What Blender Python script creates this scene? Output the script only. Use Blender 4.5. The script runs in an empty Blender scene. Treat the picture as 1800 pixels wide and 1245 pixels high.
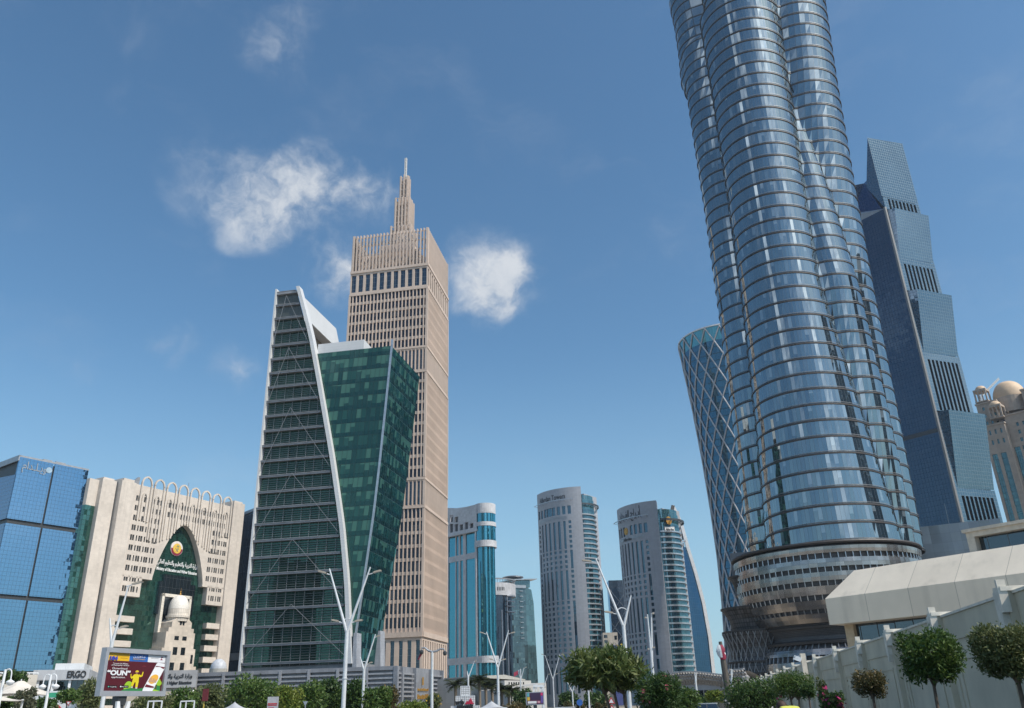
import bpy, math, random
import numpy as np
from mathutils import Vector, Matrix
SC = bpy.context.scene
COL = SC.collection
R = math.radians
rnd = random.Random(7)
# ------------------------------------------------------------ camera
F, VPX, VPY = 1433.0, -100.0, 3322.0            # focal length and zenith in photo pixels (1800 x 1245)
_n = np.array([VPX, VPY, F]); _n /= np.linalg.norm(_n)
_sp = _n[2]; _cp = math.sqrt(1 - _sp * _sp); _sf = _n[0] / _cp; _cf = math.sqrt(1 - _sf * _sf)
_r0 = np.array([1, 0, 0.]); _u0 = np.array([0, -_sp, _cp]); CF = np.array([0, _cp, _sp])
CR = _cf * _r0 + _sf * _u0; CU = -_sf * _r0 + _cf * _u0
EYE = np.array([0, 0, 1.7])
cam = bpy.data.cameras.new('camera'); camo = bpy.data.objects.new('camera', cam); COL.objects.link(camo)
cam.sensor_width = 36; cam.lens = F * 36 / 1800; cam.clip_end = 20000; cam.clip_start = .1
camo.matrix_world = Matrix(((CR[0], CU[0], -CF[0], 0), (CR[1], CU[1], -CF[1], 0), (CR[2], CU[2], -CF[2], 1.7), (0, 0, 0, 1)))
SC.camera = camo
def ray(px, py): return CF * F + CR * (px - 900) - CU * (py - 622.5)
def at(px, py, Y):
    d = ray(px, py); return EYE + d * (Y / d[1])
def atz(px, py, z):
    d = ray(px, py); return EYE + d * ((z - 1.7) / d[2])
# ------------------------------------------------------------ sun, sky
SUN_AZ, SUN_EL = R(59), R(47)                   # azimuth measured from straight behind the camera to the right
sdir = Vector((math.cos(SUN_EL) * math.sin(SUN_AZ), -math.cos(SUN_EL) * math.cos(SUN_AZ), math.sin(SUN_EL)))
sun = bpy.data.lights.new('sun', 'SUN'); suno = bpy.data.objects.new('sun', sun); COL.objects.link(suno)
sun.energy = 4.5; sun.angle = R(.53); sun.color = (1, .93, .83)
suno.rotation_euler = sdir.to_track_quat('Z', 'Y').to_euler(); suno.location = sdir * 50
SC.view_settings.view_transform = 'Standard'; SC.view_settings.look = 'None'
SC.view_settings.gamma = 1; SC.view_settings.exposure = 0
SC.cycles.max_bounces = 6; SC.cycles.diffuse_bounces = 2; SC.cycles.glossy_bounces = 4; SC.cycles.volume_bounces = 0
SC.cycles.sample_clamp_indirect = 4; SC.cycles.caustics_reflective = False; SC.cycles.caustics_refractive = False

class NT:
    """small node helper"""
    def __init__(s, tree): s.t = tree; tree.nodes.clear()
    def n(s, typ, ins=None, **kw):
        nd = s.t.nodes.new(typ)
        for k, v in kw.items(): setattr(nd, k, v)
        for k, v in (ins or {}).items():
            sock = nd.inputs[k]
            if isinstance(v, bpy.types.NodeSocket): s.t.links.new(v, sock)
            else: sock.default_value = v
        return nd
    def math(s, op, a, b=0., c=0., clamp=False):
        return s.n('ShaderNodeMath', {0: a, 1: b, 2: c}, operation=op, use_clamp=clamp).outputs[0]
    def vm(s, op, a, b=(0, 0, 0)):
        nd = s.n('ShaderNodeVectorMath', {0: a, 1: b}, operation=op)
        return nd.outputs['Value'] if op in ('DISTANCE', 'LENGTH', 'DOT_PRODUCT') else nd.outputs[0]
    def scale(s, a, f): return s.n('ShaderNodeVectorMath', {0: a, 'Scale': f}, operation='SCALE').outputs[0]
    def mix(s, f, a, b):
        nd = s.n('ShaderNodeMix', data_type='RGBA')
        for i, v in ((0, f), (6, a), (7, b)):
            if isinstance(v, bpy.types.NodeSocket): s.t.links.new(v, nd.inputs[i])
            else: nd.inputs[i].default_value = v if i == 0 else (*v[:3], 1)
        return nd.outputs[2]
    def ramp(s, v, a, b, c=0., d=1., smooth=True):
        return s.n('ShaderNodeMapRange', {0: v, 1: a, 2: b, 3: c, 4: d}, interpolation_type='SMOOTHSTEP' if smooth else 'LINEAR').outputs[0]
    def noise(s, vec, sc, det=4., rough=.5):
        return s.n('ShaderNodeTexNoise', {'Vector': vec, 'Scale': sc, 'Detail': det, 'Roughness': rough}).outputs

W = bpy.data.worlds.new('World'); SC.world = W; W.use_nodes = True
def world():
    k = NT(W.node_tree)
    sky = k.n('ShaderNodeTexSky', sky_type='NISHITA', sun_disc=False, sun_elevation=SUN_EL, sun_rotation=math.pi - SUN_AZ,
              air_density=1.0, dust_density=.6, ozone_density=1.3, altitude=0)
    d = k.n('ShaderNodeTexCoord').outputs['Generated']
    d = k.vm('NORMALIZE', d)
    skc = k.n('ShaderNodeHueSaturation', {'Saturation': SKY_SAT, 'Value': 1., 'Color': sky.outputs[0]}).outputs[0]
    upz = k.n('ShaderNodeSeparateXYZ', {0: d}).outputs[2]
    skc = k.vm('MULTIPLY', skc, (.88, 1.07, 1.06))
    skc = k.mix(k.ramp(upz, .42, -.02, 0, .8), skc, (2.65, 4.2, 5.4))       # milky air towards the horizon
    b1 = k.n('ShaderNodeBackground', {'Color': skc, 'Strength': SKY_STR})
    wn = k.noise(d, 7., 3.)[1]
    wd = k.vm('ADD', d, k.scale(k.vm('SUBTRACT', wn, (.5, .5, .5)), .07))
    wn2 = k.noise(d, 30., 3.)[1]
    wd = k.vm('ADD', wd, k.scale(k.vm('SUBTRACT', wn2, (.5, .5, .5)), .03))
    tot = None
    for px, py, rad, w in CLOUDS:
        c = ray(px, py); c = tuple(c / np.linalg.norm(c))
        ds = k.vm('DISTANCE', wd, c)
        v = k.ramp(ds, 0, rad / 1500., w, 0)
        tot = v if tot is None else k.math('ADD', tot, v)
    # scattered clouds all round the sky, seen only in reflections
    fb = k.noise(wd, 9., 11., .62)[0]
    up = k.n('ShaderNodeSeparateXYZ', {0: d}).outputs
    behind = k.math('MULTIPLY', k.ramp(up[1], .25, -.15), k.ramp(up[2], .05, .3))
    far = k.math('MULTIPLY', k.ramp(k.noise(wd, 3.2, 7., .55)[0], .52, .72), k.math('MULTIPLY', behind, .75))
    for az, el, rad, w in ((30, 22, .2, 1.0), (33, 34, .2, 1.1), (36, 46, .2, 1.1), (40, 58, .2, .9), (75, 20, .25, .9), (-30, 40, .1, .5)):   # clouds behind the street
        c = (math.sin(R(az)) * math.cos(R(el)), -math.cos(R(az)) * math.cos(R(el)), math.sin(R(el)))
        tot = k.math('ADD', tot, k.ramp(k.vm('DISTANCE', wd, c), 0, rad, w * 1.25, 0))
    dens = k.ramp(k.math('MULTIPLY', tot, k.ramp(fb, .27, .78)), .05, 1.0)
    thin = k.math('MULTIPLY', k.ramp(k.noise(k.vm('MULTIPLY', wd, (1, 1, 2.2)), 4., 8., .62)[0], .5, .85), .16)
    dens = k.math('MAXIMUM', k.math('MAXIMUM', dens, far), thin, clamp=True)
    cc = k.mix(k.ramp(fb, .32, .66), (.44, .51, .61), (.74, .77, .81))
    b2 = k.n('ShaderNodeBackground', {'Color': cc, 'Strength': k.math('ADD', 1., k.math('MULTIPLY', k.ramp(up[1], .0, -.5), 3.0))})     # clouds near the sun are far brighter
    m = k.n('ShaderNodeMixShader', {0: k.math('MULTIPLY', dens, .92), 1: b1.outputs[0], 2: b2.outputs[0]})
    k.n('ShaderNodeOutputWorld', {0: m.outputs[0]})
SKY_STR, SKY_SAT = .14, 1.12
CLOUDS = [(480, 350, 150, 1.3), (430, 385, 90, .5), (600, 320, 140, .95), (660, 345, 80, .5), (350, 260, 110, .5), (575, 482, 85, .85), (625, 478, 85, .9),
          (845, 490, 130, 1.15), (920, 485, 110, 1.0), (870, 540, 90, .7), (500, 110, 120, .25), (440, 30, 160, .25), (150, 640, 90, .25), (420, 645, 90, .28),
          (300, 590, 80, .25), (400, 800, 140, .28), (245, 735, 50, .25), (330, 350, 60, .4),
          (145, 612, 42, .5), (180, 590, 36, .45), (165, 655, 40, .45), (100, 632, 30, .4), (285, 595, 36, .42), (325, 597, 42, .5), (425, 645, 70, .45), (305, 632, 36, .4), (490, 112, 90, .24), (215, 160, 70, .3), (250, 30, 110, .26), (550, 25, 90, .28)]
world()

# ------------------------------------------------------------ materials
def newmat(name):
    m = bpy.data.materials.new(name); m.use_nodes = True; return m, NT(m.node_tree)
def pbr(name, col, rough=.6, metal=0., var=.12, sc=2., spec=.5, stain=0.):
    """plain surface with uneven tone"""
    m, k = newmat(name)
    o = k.n('ShaderNodeTexCoord').outputs['Object']
    f = k.noise(o, sc, 6., .6)[0]
    f2 = k.noise(k.vm('MULTIPLY', o, (1, 1, .12)), sc * .9, 4.)[0]
    v = k.math('ADD', k.ramp(f, .3, .7, 1 - var, 1 + var), k.ramp(f2, .55, .8, 0, -stain))
    c = k.n('ShaderNodeVectorMath', {0: (*col,), 'Scale': v}, operation='SCALE').outputs[0]
    p = k.n('ShaderNodeBsdfPrincipled', {'Base Color': c, 'Roughness': rough, 'Metallic': metal, 'Specular IOR Level': spec})
    k.n('ShaderNodeOutputMaterial', {0: p.outputs[0]}); return m
def panels(name, col, pw, ph, lw=.03, line=.6, rough=.6, metal=0., var=.1, pvar=.08, sc=.15, stain=.1, bump=0.):
    """cladding: stone or metal panels w x h metres with joints, tone differing panel to panel and streaks running down"""
    m, k = newmat(name)
    t = k.n('ShaderNodeTexCoord'); uv, o = t.outputs['UV'], t.outputs['Object']
    q = k.vm('MULTIPLY', uv, (1 / pw, 1 / ph, 0)); cell = k.vm('FLOOR', q); fr = k.n('ShaderNodeSeparateXYZ', {0: k.vm('FRACTION', q)}).outputs
    wn = k.n('ShaderNodeTexWhiteNoise', {0: cell}, noise_dimensions='2D').outputs
    ln = k.math('MAXIMUM', k.math('LESS_THAN', fr[0], lw / pw), k.math('LESS_THAN', fr[1], lw / ph))
    f = k.noise(o, sc, 7., .62)[0]; f2 = k.noise(k.vm('MULTIPLY', o, (1.2, 1.2, .06)), .8, 5.)[0]
    v = k.math('ADD', k.math('ADD', k.ramp(f, .3, .7, 1 - var, 1 + var), k.math('MULTIPLY', k.math('SUBTRACT', wn[0], .5), 2 * pvar)), k.ramp(f2, .5, .8, 0, -stain))
    v = k.math('MULTIPLY', v, k.math('SUBTRACT', 1, k.math('MULTIPLY', ln, 1 - line)))
    c = k.n('ShaderNodeVectorMath', {0: (*col,), 'Scale': v}, operation='SCALE').outputs[0]
    nrm = k.n('ShaderNodeNewGeometry').outputs['Normal']
    if bump: nrm = k.vm('NORMALIZE', k.vm('ADD', nrm, k.scale(k.vm('SUBTRACT', wn[1], (.5, .5, .5)), bump)))
    p = k.n('ShaderNodeBsdfPrincipled', {'Base Color': c, 'Roughness': rough, 'Metallic': metal, 'Normal': nrm})
    k.n('ShaderNodeOutputMaterial', {0: p.outputs[0]}); return m
def glass(name, pw, ph, dark, tint, r0=.2, tilt=.012, rough=.02, lw=.06, line=(.1, .1, .1), var=.6, band=0., bandcol=None, wav=.004, blind=0., blindcol=(.3, .3, .28), lh=None):
    """curtain wall: every pane tilts a little by itself, dim rooms behind, mullions, optional spandrel band"""
    m, k = newmat(name)
    t = k.n('ShaderNodeTexCoord'); uv, o = t.outputs['UV'], t.outputs['Object']
    q = k.vm('MULTIPLY', uv, (1 / pw, 1 / ph, 0)); cell = k.vm('FLOOR', q); fr = k.n('ShaderNodeSeparateXYZ', {0: k.vm('FRACTION', q)}).outputs
    wn = k.n('ShaderNodeTexWhiteNoise', {0: cell}, noise_dimensions='2D').outputs
    ln = k.math('MAXIMUM', k.math('LESS_THAN', fr[0], lw / pw), k.math('LESS_THAN', fr[1], (lw if lh is None else lh) / ph))
    fl = k.noise(o, .05, 3.)[0]
    v = k.math('MULTIPLY', k.math('ADD', 1 - var / 2, k.math('MULTIPLY', wn[0], var)), k.ramp(fl, .3, .7, .75, 1.25))
    c = k.n('ShaderNodeVectorMath', {0: (*dark,), 'Scale': v}, operation='SCALE').outputs[0]
    if blind:
        w2 = k.n('ShaderNodeTexWhiteNoise', {0: k.vm('ADD', cell, (31.5, 7.25, 0))}, noise_dimensions='2D').outputs
        hit = k.math('MULTIPLY', k.math('LESS_THAN', w2[0], blind), k.math('GREATER_THAN', fr[1], k.n('ShaderNodeSeparateXYZ', {0: w2[1]}).outputs[1]))
        c = k.mix(hit, c, blindcol)
    if band: c = k.mix(k.math('LESS_THAN', fr[1], band), c, bandcol)
    n0 = k.n('ShaderNodeNewGeometry').outputs['Normal']
    nz = k.noise(o, .35, 2.)[1]
    nn = k.vm('ADD', n0, k.vm('ADD', k.scale(k.vm('SUBTRACT', wn[1], (.5, .5, .5)), tilt), k.scale(k.vm('SUBTRACT', nz, (.5, .5, .5)), wav)))
    nn = k.vm('NORMALIZE', nn)
    fz = k.n('ShaderNodeFresnel', {0: 1.5, 1: nn}).outputs[0]
    fac = k.math('ADD', r0, k.math('MULTIPLY', fz, 1 - r0), clamp=True)
    df = k.n('ShaderNodeBsdfDiffuse', {0: c}); gl = k.n('ShaderNodeBsdfGlossy', {0: (*tint, 1), 1: rough, 'Normal': nn})
    g = k.n('ShaderNodeMixShader', {0: fac, 1: df.outputs[0], 2: gl.outputs[0]})
    fp = k.n('ShaderNodeBsdfPrincipled', {'Base Color': (*line, 1), 'Roughness': .45, 'Metallic': .3})
    mx = k.n('ShaderNodeMixShader', {0: ln, 1: g.outputs[0], 2: fp.outputs[0]})
    k.n('ShaderNodeOutputMaterial', {0: mx.outputs[0]}); return m
def leafmat(name, a, b, sc=.8):
    """foliage: two real leaf tones in clumps, a little light coming through"""
    m, k = newmat(name)
    g = k.n('ShaderNodeNewGeometry').outputs
    o = k.n('ShaderNodeTexCoord').outputs['Object']
    f = k.math('ADD', k.math('MULTIPLY', k.noise(o, sc, 3.)[0], .7), k.math('MULTIPLY', g['Random Per Island'], .5))
    c = k.mix(k.ramp(f, .35, .85), a, b)
    d = k.n('ShaderNodeBsdfPrincipled', {'Base Color': c, 'Roughness': .5, 'Specular IOR Level': .35}); t = k.n('ShaderNodeBsdfTranslucent', {0: c})
    mx = k.n('ShaderNodeMixShader', {0: .3, 1: d.outputs[0], 2: t.outputs[0]})
    k.n('ShaderNodeOutputMaterial', {0: mx.outputs[0]}); return m

# ------------------------------------------------------------ mesh builder
class MB:
    def __init__(s): s.v = []; s.f = []; s.m = []; s.uv = {}; s.cut = []
    def face(s, pts, m=0, uv=None):
        i = len(s.v); s.v += [tuple(map(float, p)) for p in pts]; s.f.append(tuple(range(i, i + len(pts)))); s.m.append(m)
        if uv: s.uv[len(s.f) - 1] = uv
    def obox(s, c, ax, ay, az, m=0):
        s.cut.append(len(s.f)); c, ax, ay, az = (np.array(q, float) for q in (c, ax, ay, az))
        p = lambda i, j, l: c + i * ax + j * ay + l * az
        for q in (((-1, -1, -1), (1, -1, -1), (1, -1, 1), (-1, -1, 1)), ((1, 1, -1), (-1, 1, -1), (-1, 1, 1), (1, 1, 1)), ((-1, 1, -1), (-1, -1, -1), (-1, -1, 1), (-1, 1, 1)),
                  ((1, -1, -1), (1, 1, -1), (1, 1, 1), (1, -1, 1)), ((-1, -1, 1), (1, -1, 1), (1, 1, 1), (-1, 1, 1)), ((-1, 1, -1), (1, 1, -1), (1, -1, -1), (-1, -1, -1))):
            s.face([p(*t) for t in q], m)
    def box(s, x0, x1, y0, y1, z0, z1, m=0):
        s.obox(((x0 + x1) / 2, (y0 + y1) / 2, (z0 + z1) / 2), ((x1 - x0) / 2, 0, 0), (0, (y1 - y0) / 2, 0), (0, 0, (z1 - z0) / 2), m)
    def bar(s, p, q, w, h=None, up=(0, 0, 1), m=0):
        p, q = np.array(p, float), np.array(q, float); d = q - p; L = np.linalg.norm(d)
        if L < 1e-6: return
        d /= L; u = np.array(up, float)
        if abs(d @ u) > .98: u = np.array((0, 1, 0.))
        a = np.cross(d, u); a /= np.linalg.norm(a); b = np.cross(a, d)
        s.obox((p + q) / 2, a * w / 2, d * L / 2, b * (h or w) / 2, m)
    def prism(s, poly, y0, y1, m=0, mside=None):
        """poly in the local x-z plane (counter-clockwise seen from -y), pushed from y0 to y1"""
        s.cut.append(len(s.f)); s.face([(x, y0, z) for x, z in poly], m); s.face([(x, y1, z) for x, z in reversed(poly)], m)
        for (x0, z0), (x1, z1) in zip(poly, poly[1:] + poly[:1]): s.face([(x0, y0, z0), (x0, y1, z0), (x1, y1, z1), (x1, y0, z1)], m if mside is None else mside)
    def grid(s, P, m=0, closed=False, uvs=None, keep=None):
        """P[i][j] points; shared vertices"""
        i0 = len(s.v); nr, nc = len(P), len(P[0])
        for row in P: s.v += [tuple(map(float, p)) for p in row]
        for i in range(nr - 1):
            for j in range(nc if closed else nc - 1):
                if keep and not keep(i, j): continue
                j2 = (j + 1) % nc
                s.f.append((i0 + i * nc + j, i0 + i * nc + j2, i0 + (i + 1) * nc + j2, i0 + (i + 1) * nc + j)); s.m.append(m)
                if uvs: s.uv[len(s.f) - 1] = uvs(i, j)
    def tube(s, pts, rad, n=8, m=0, cap=True):
        pts = [np.array(p, float) for p in pts]; rows = []
        if not hasattr(rad, '__len__'): rad = [rad] * len(pts)
        for i, p in enumerate(pts):
            d = pts[min(i + 1, len(pts) - 1)] - pts[max(i - 1, 0)]; d /= max(np.linalg.norm(d), 1e-9)
            u = np.array((1, 0, 0.)) if abs(d[0]) < .7 else np.array((0, 1, 0.))
            a = np.cross(d, u); a /= np.linalg.norm(a); b = np.cross(d, a)
            rows.append([p + rad[i] * (math.cos(2 * math.pi * k / n) * a + math.sin(2 * math.pi * k / n) * b) for k in range(n)])
        s.grid(rows, m, True)
        if cap: s.face(rows[0][::-1], m); s.face(rows[-1], m)
    def lathe(s, prof, n=32, c=(0, 0), m=0, a0=0, a1=None, uvn=None):
        """prof: (radius, z) from bottom to top"""
        s.cut.append(len(s.f)); full = a1 is None; k = n if full else n + 1
        A = [a0 + (2 * math.pi if full else a1 - a0) * j / n for j in range(k)]
        rows = [[(c[0] + r * math.cos(t), c[1] + r * math.sin(t), z) for t in A] for r, z in prof]
        rr = max(r for r, z in prof); st = 2 * math.pi * rr / n if full else rr * abs(A[1] - A[0])
        s.grid(rows, m, full, uvs=lambda i, j: [(j * st, prof[i][1]), ((j + 1) * st, prof[i][1]), ((j + 1) * st, prof[i + 1][1]), (j * st, prof[i + 1][1])])
    def build(s, name, mats, parent=None, smooth=False, loc=None, rot=None, split=False):
        if split:                                    # every piece becomes a part of its own
            out = []
            for a, b in zip(s.cut, s.cut[1:] + [len(s.f)]):
                q = MB(); q.v = s.v; ids = sorted({i for f in s.f[a:b] for i in f}); k = {i: n for n, i in enumerate(ids)}
                q.v = [s.v[i] for i in ids]; q.f = [tuple(k[i] for i in f) for f in s.f[a:b]]; q.m = s.m[a:b]; q.uv = {i - a: u for i, u in s.uv.items() if a <= i < b}; out.append(q.build(name, mats, parent, smooth, loc, rot))
            return out
        me = bpy.data.meshes.new(name); me.from_pydata(s.v, [], s.f)
        for mt in (mats if isinstance(mats, (list, tuple)) else [mats]): me.materials.append(mt)
        me.polygons.foreach_set('material_index', s.m)
        if smooth: me.polygons.foreach_set('use_smooth', [True] * len(s.f))
        V = np.array(s.v); out = []
        for fi, f in enumerate(s.f):
            if fi in s.uv: out += [c for p in s.uv[fi] for c in p]; continue
            P = V[list(f)]; n = np.cross(P[1] - P[0], P[2] - P[0]); n /= max(np.linalg.norm(n), 1e-12)
            if abs(n[2]) > .93: out += P[:, :2].ravel().tolist(); continue
            t = np.array((-n[1], n[0], 0.)); t /= np.linalg.norm(t)
            out += np.stack([P @ t, P[:, 2]], 1).ravel().tolist()
        me.uv_layers.new(name='UV').data.foreach_set('uv', out)
        if smooth:
            me.update()
        o = bpy.data.objects.new(name, me); COL.objects.link(o)
        if parent: o.parent = parent
        if loc is not None: o.location = loc
        if rot is not None: o.rotation_euler = rot
        return o
def facade(mb, U0, U1, V0, V1, rects, depth, fn, m=0, mr=None, du=None):
    """wall sheet with real openings: rects (u0,u1,v0,v1) are cut out and get reveals 'depth' deep"""
    us = {round(U0, 3), round(U1, 3)}; vs = {round(V0, 3), round(V1, 3)}
    for a, b, c, d in rects: us |= {round(a, 3), round(b, 3)}; vs |= {round(c, 3), round(d, 3)}
    if du:
        u = U0
        while u < U1: us.add(round(u, 3)); u += du
    us, vs = sorted(us), sorted(vs); iu = {u: i for i, u in enumerate(us)}; iv = {v: i for i, v in enumerate(vs)}
    H = set()
    for a, b, c, d in rects:
        for i in range(iu[round(a, 3)], iu[round(b, 3)]):
            for j in range(iv[round(c, 3)], iv[round(d, 3)]): H.add((i, j))
    mr = m if mr is None else mr
    for i in range(len(us) - 1):
        a, b = us[i], us[i + 1]; j = 0
        while j < len(vs) - 1:
            if (i, j) in H:
                c, d = vs[j], vs[j + 1]
                if (i - 1, j) not in H: mb.face([fn(a, c, 0), fn(a, c, depth), fn(a, d, depth), fn(a, d, 0)], mr)
                if (i + 1, j) not in H: mb.face([fn(b, c, depth), fn(b, c, 0), fn(b, d, 0), fn(b, d, depth)], mr)
                if (i, j - 1) not in H: mb.face([fn(a, c, 0), fn(b, c, 0), fn(b, c, depth), fn(a, c, depth)], mr)
                if (i, j + 1) not in H: mb.face([fn(a, d, depth), fn(b, d, depth), fn(b, d, 0), fn(a, d, 0)], mr)
                j += 1
            else:
                j2 = j
                while j2 < len(vs) - 1 and (i, j2) not in H: j2 += 1
                mb.face([fn(a, vs[j], 0), fn(b, vs[j], 0), fn(b, vs[j2], 0), fn(a, vs[j2], 0)], m, uv=[(a, vs[j]), (b, vs[j]), (b, vs[j2]), (a, vs[j2])]); j = j2
    return mb
def flat(x0=0, y0=0, sx=1): return lambda u, v, d: (x0 + sx * u, y0 + d, v)
def panes(parent, rects, fn, mat, depth, name='window', maxn=100, frame=None, order=None):
    """one glazed pane per opening: the first maxn as parts, the rest as one 'stuff' part"""
    rects = list(rects)
    if order: rects.sort(key=order)
    def add(mb, r):
        a, b, c, d = r; f = lambda u, v: fn(u, v, depth)
        mb.face([f(a, c), f(b, c), f(b, d), f(a, d)], 0)
        if frame:
            g = lambda u, v: fn(u, v, depth - .06); w = .09; um, n = (a + b) / 2, 1
            for p, q, r_, s_ in ((a, a + w, c, d), (b - w, b, c, d), (a + w, b - w, c, c + w), (a + w, b - w, d - w, d)): mb.face([g(p, r_), g(q, r_), g(q, s_), g(p, s_)], 1)
    mt = [mat, frame] if frame else [mat]
    for r in rects[:maxn]:
        mb = MB(); add(mb, r); mb.build(name, mt, parent)
    if rects[maxn:]:
        mb = MB()
        for r in rects[maxn:]: add(mb, r)
        o = mb.build('windows', mt, parent); o['kind'] = 'stuff'
def tag(o, label, cat, group=None):
    o['label'] = label; o['category'] = cat
    if group: o['group'] = group
    return o
def thing(name, label, cat, loc=(0, 0, 0), rz=0., group=None):
    o = bpy.data.objects.new(name, None); COL.objects.link(o); o.location = tuple(map(float, loc)); o.rotation_euler = (0, 0, rz); o.empty_display_size = .5
    return tag(o, label, cat, group)
def copy_thing(src, label, loc, rz=None, sc=None, group=None):
    o = src.copy(); COL.objects.link(o); o.location = tuple(map(float, loc)); o['label'] = label
    if rz is not None: o.rotation_euler = (0, 0, rz)
    if sc: o.scale = (sc, sc, sc)
    if group: o['group'] = group
    def rec(a, b):
        for ch in a.children:
            c = ch.copy(); COL.objects.link(c); c.parent = b; rec(ch, c)
    rec(src, o); return o
def fr(A, B):
    """frame with its origin at A and local x towards B; local -y faces out"""
    return (A[0], A[1], 0), math.atan2(B[1] - A[1], B[0] - A[0])
# Arabic letters -> joined presentation forms, laid right to left
AR = {'ا': (0xFE8D, 2), 'أ': (0xFE83, 2), 'ب': (0xFE8F, 4), 'ة': (0xFE93, 2), 'ت': (0xFE95, 4), 'ج': (0xFE9D, 4), 'د': (0xFEA9, 2), 'ر': (0xFEAD, 2), 'ز': (0xFEAF, 2), 'ع': (0xFEC9, 4),
      'ف': (0xFED1, 4), 'ل': (0xFEDD, 4), 'م': (0xFEE1, 4), 'ن': (0xFEE5, 4), 'ه': (0xFEE9, 4), 'و': (0xFEED, 2), 'ي': (0xFEF1, 4)}
def arabic(t):
    out = []
    for w in t.split(' '):
        g = []
        for i, ch in enumerate(w):
            if ch == 'ـ': g.append('ـ'); continue
            base, nf = AR[ch]
            pj = i > 0 and (w[i - 1] == 'ـ' or AR[w[i - 1]][1] == 4); nj = i < len(w) - 1
            k = (3 if pj and nj else 1 if pj else 2 if nj else 0) if nf == 4 else (1 if pj else 0)
            g.append(chr(base + k))
        out.append(''.join(reversed(g)))
    return ' '.join(reversed(out))
def text(body, mat, parent, loc, size, name='lettering', rot=None, width=None, ext=.05, bold=0., align='CENTER', fn=None):
    c = bpy.data.curves.new(name, 'FONT'); c.body = body; c.size = size; c.align_x = align; c.align_y = 'CENTER'; c.extrude = ext; c.offset = bold; c.resolution_u = 3
    t = bpy.data.objects.new(name, c); COL.objects.link(t); bpy.context.view_layer.update()
    me = bpy.data.meshes.new_from_object(t.evaluated_get(bpy.context.evaluated_depsgraph_get())); bpy.data.objects.remove(t)
    me.name = name; me.materials.clear(); me.materials.append(mat)
    if width and len(me.vertices):
        xs = [v.co.x for v in me.vertices]; s = width / (max(xs) - min(xs))
        for v in me.vertices: v.co.x *= s
    if fn:
        for v in me.vertices: v.co = Vector(fn(v.co.x, v.co.y, v.co.z))
    o = bpy.data.objects.new(name, me); COL.objects.link(o); o.parent = parent
    if not fn: o.location = tuple(map(float, loc)); o.rotation_euler = rot if rot is not None else (R(90), 0, 0)
    return o
# ------------------------------------------------------------ shared materials
M = {}
M['asphalt'] = pbr('asphalt', (.05, .05, .052), .9, sc=.6); M['sand'] = pbr('sandy_ground', (.33, .28, .21), .95, sc=.05, var=.2)
M['paving'] = panels('paving', (.34, .32, .29), .6, .6, .02, .7, .85); M['kerb'] = pbr('kerb_stone', (.4, .39, .36), .8)
M['linepaint'] = pbr('line_paint', (.75, .75, .72), .6)
M['white'] = pbr('white_metal', (.72, .73, .74), .4, sc=.6, var=.06); M['steel'] = pbr('grey_steel', (.36, .37, .39), .4, .5, sc=.8)
M['darksteel'] = pbr('dark_steel', (.06, .065, .07), .45, .4); M['black'] = pbr('black_plastic', (.02, .02, .022), .5)
M['alu'] = pbr('aluminium', (.5, .51, .53), .32, .8, sc=1); M['gold'] = pbr('gold', (.55, .3, .06), .45, .3)
M['lampwhite'] = pbr('galvanised_pole', (.66, .67, .68), .38, .2, sc=1.5, var=.08); M['lampbrown'] = pbr('lamp_housing', (.42, .36, .29), .45, .2)
M['darkglass'] = glass('dark_glass', 1.6, 3.5, (.012, .018, .022), (.75, .85, .95), .1, .015, lw=.05)

# ------------------------------------------------------------ the setting
def ground():
    mb = MB(); n = 48
    rows = [[(r * math.cos(2 * math.pi * j / n), r * math.sin(2 * math.pi * j / n), 0) for j in range(n)] for r in (1, 30, 120, 400, 1200, 4000, 9000)]
    mb.grid([[(x, y + 100, z) for x, y, z in q] for q in rows], 0, True); mb.face([(x, y + 100, z) for x, y, z in rows[0]])
    o = mb.build('ground', M['sand']); o['kind'] = 'structure'
    mb = MB(); mb.box(-16, 9.5, -120, 420, -.1, .004); mb.box(-140, 140, 148, 172, -.1, .008); o = mb.build('road', M['asphalt']); o['kind'] = 'structure'
    mb = MB()
    for lane in (-11.5, -7.5, 1.5, 5.5):
        for k in range(-10, 24): mb.box(lane - .08, lane + .08, k * 6, k * 6 + 2.5, .004, .0082)
    o = mb.build('road_markings', M['linepaint']); o['kind'] = 'structure'
    mb = MB(); mb.box(-3.6, -1.0, -60, 140, 0, .14); mb.box(9.5, 9.7, -60, 140, 0, .14); mb.box(-16.2, -16, -60, 140, 0, .14); o = mb.build('kerbs', M['kerb']); o['kind'] = 'structure'
    mb = MB(); mb.face([(9.7, -60, .12), (60, -60, .12), (60, 140, .12), (9.7, 140, .12)]); mb.face([(-90, 20, .12), (-16.2, 20, .12), (-16.2, 140, .12), (-90, 140, .12)])
    o = mb.build('pavement', M['paving']); o['kind'] = 'structure'
ground()

def nearer(t, s):
    """bring a finished thing closer to the street at a smaller true size"""
    t.location = (t.location[0] * s, t.location[1] * s, t.location[2] * s); t.scale = (s, s, s)
def disc(r, z, n=32): return [(r * math.cos(a), r * math.sin(a), z) for a in np.linspace(0, 2 * math.pi, n, False)]
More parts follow.
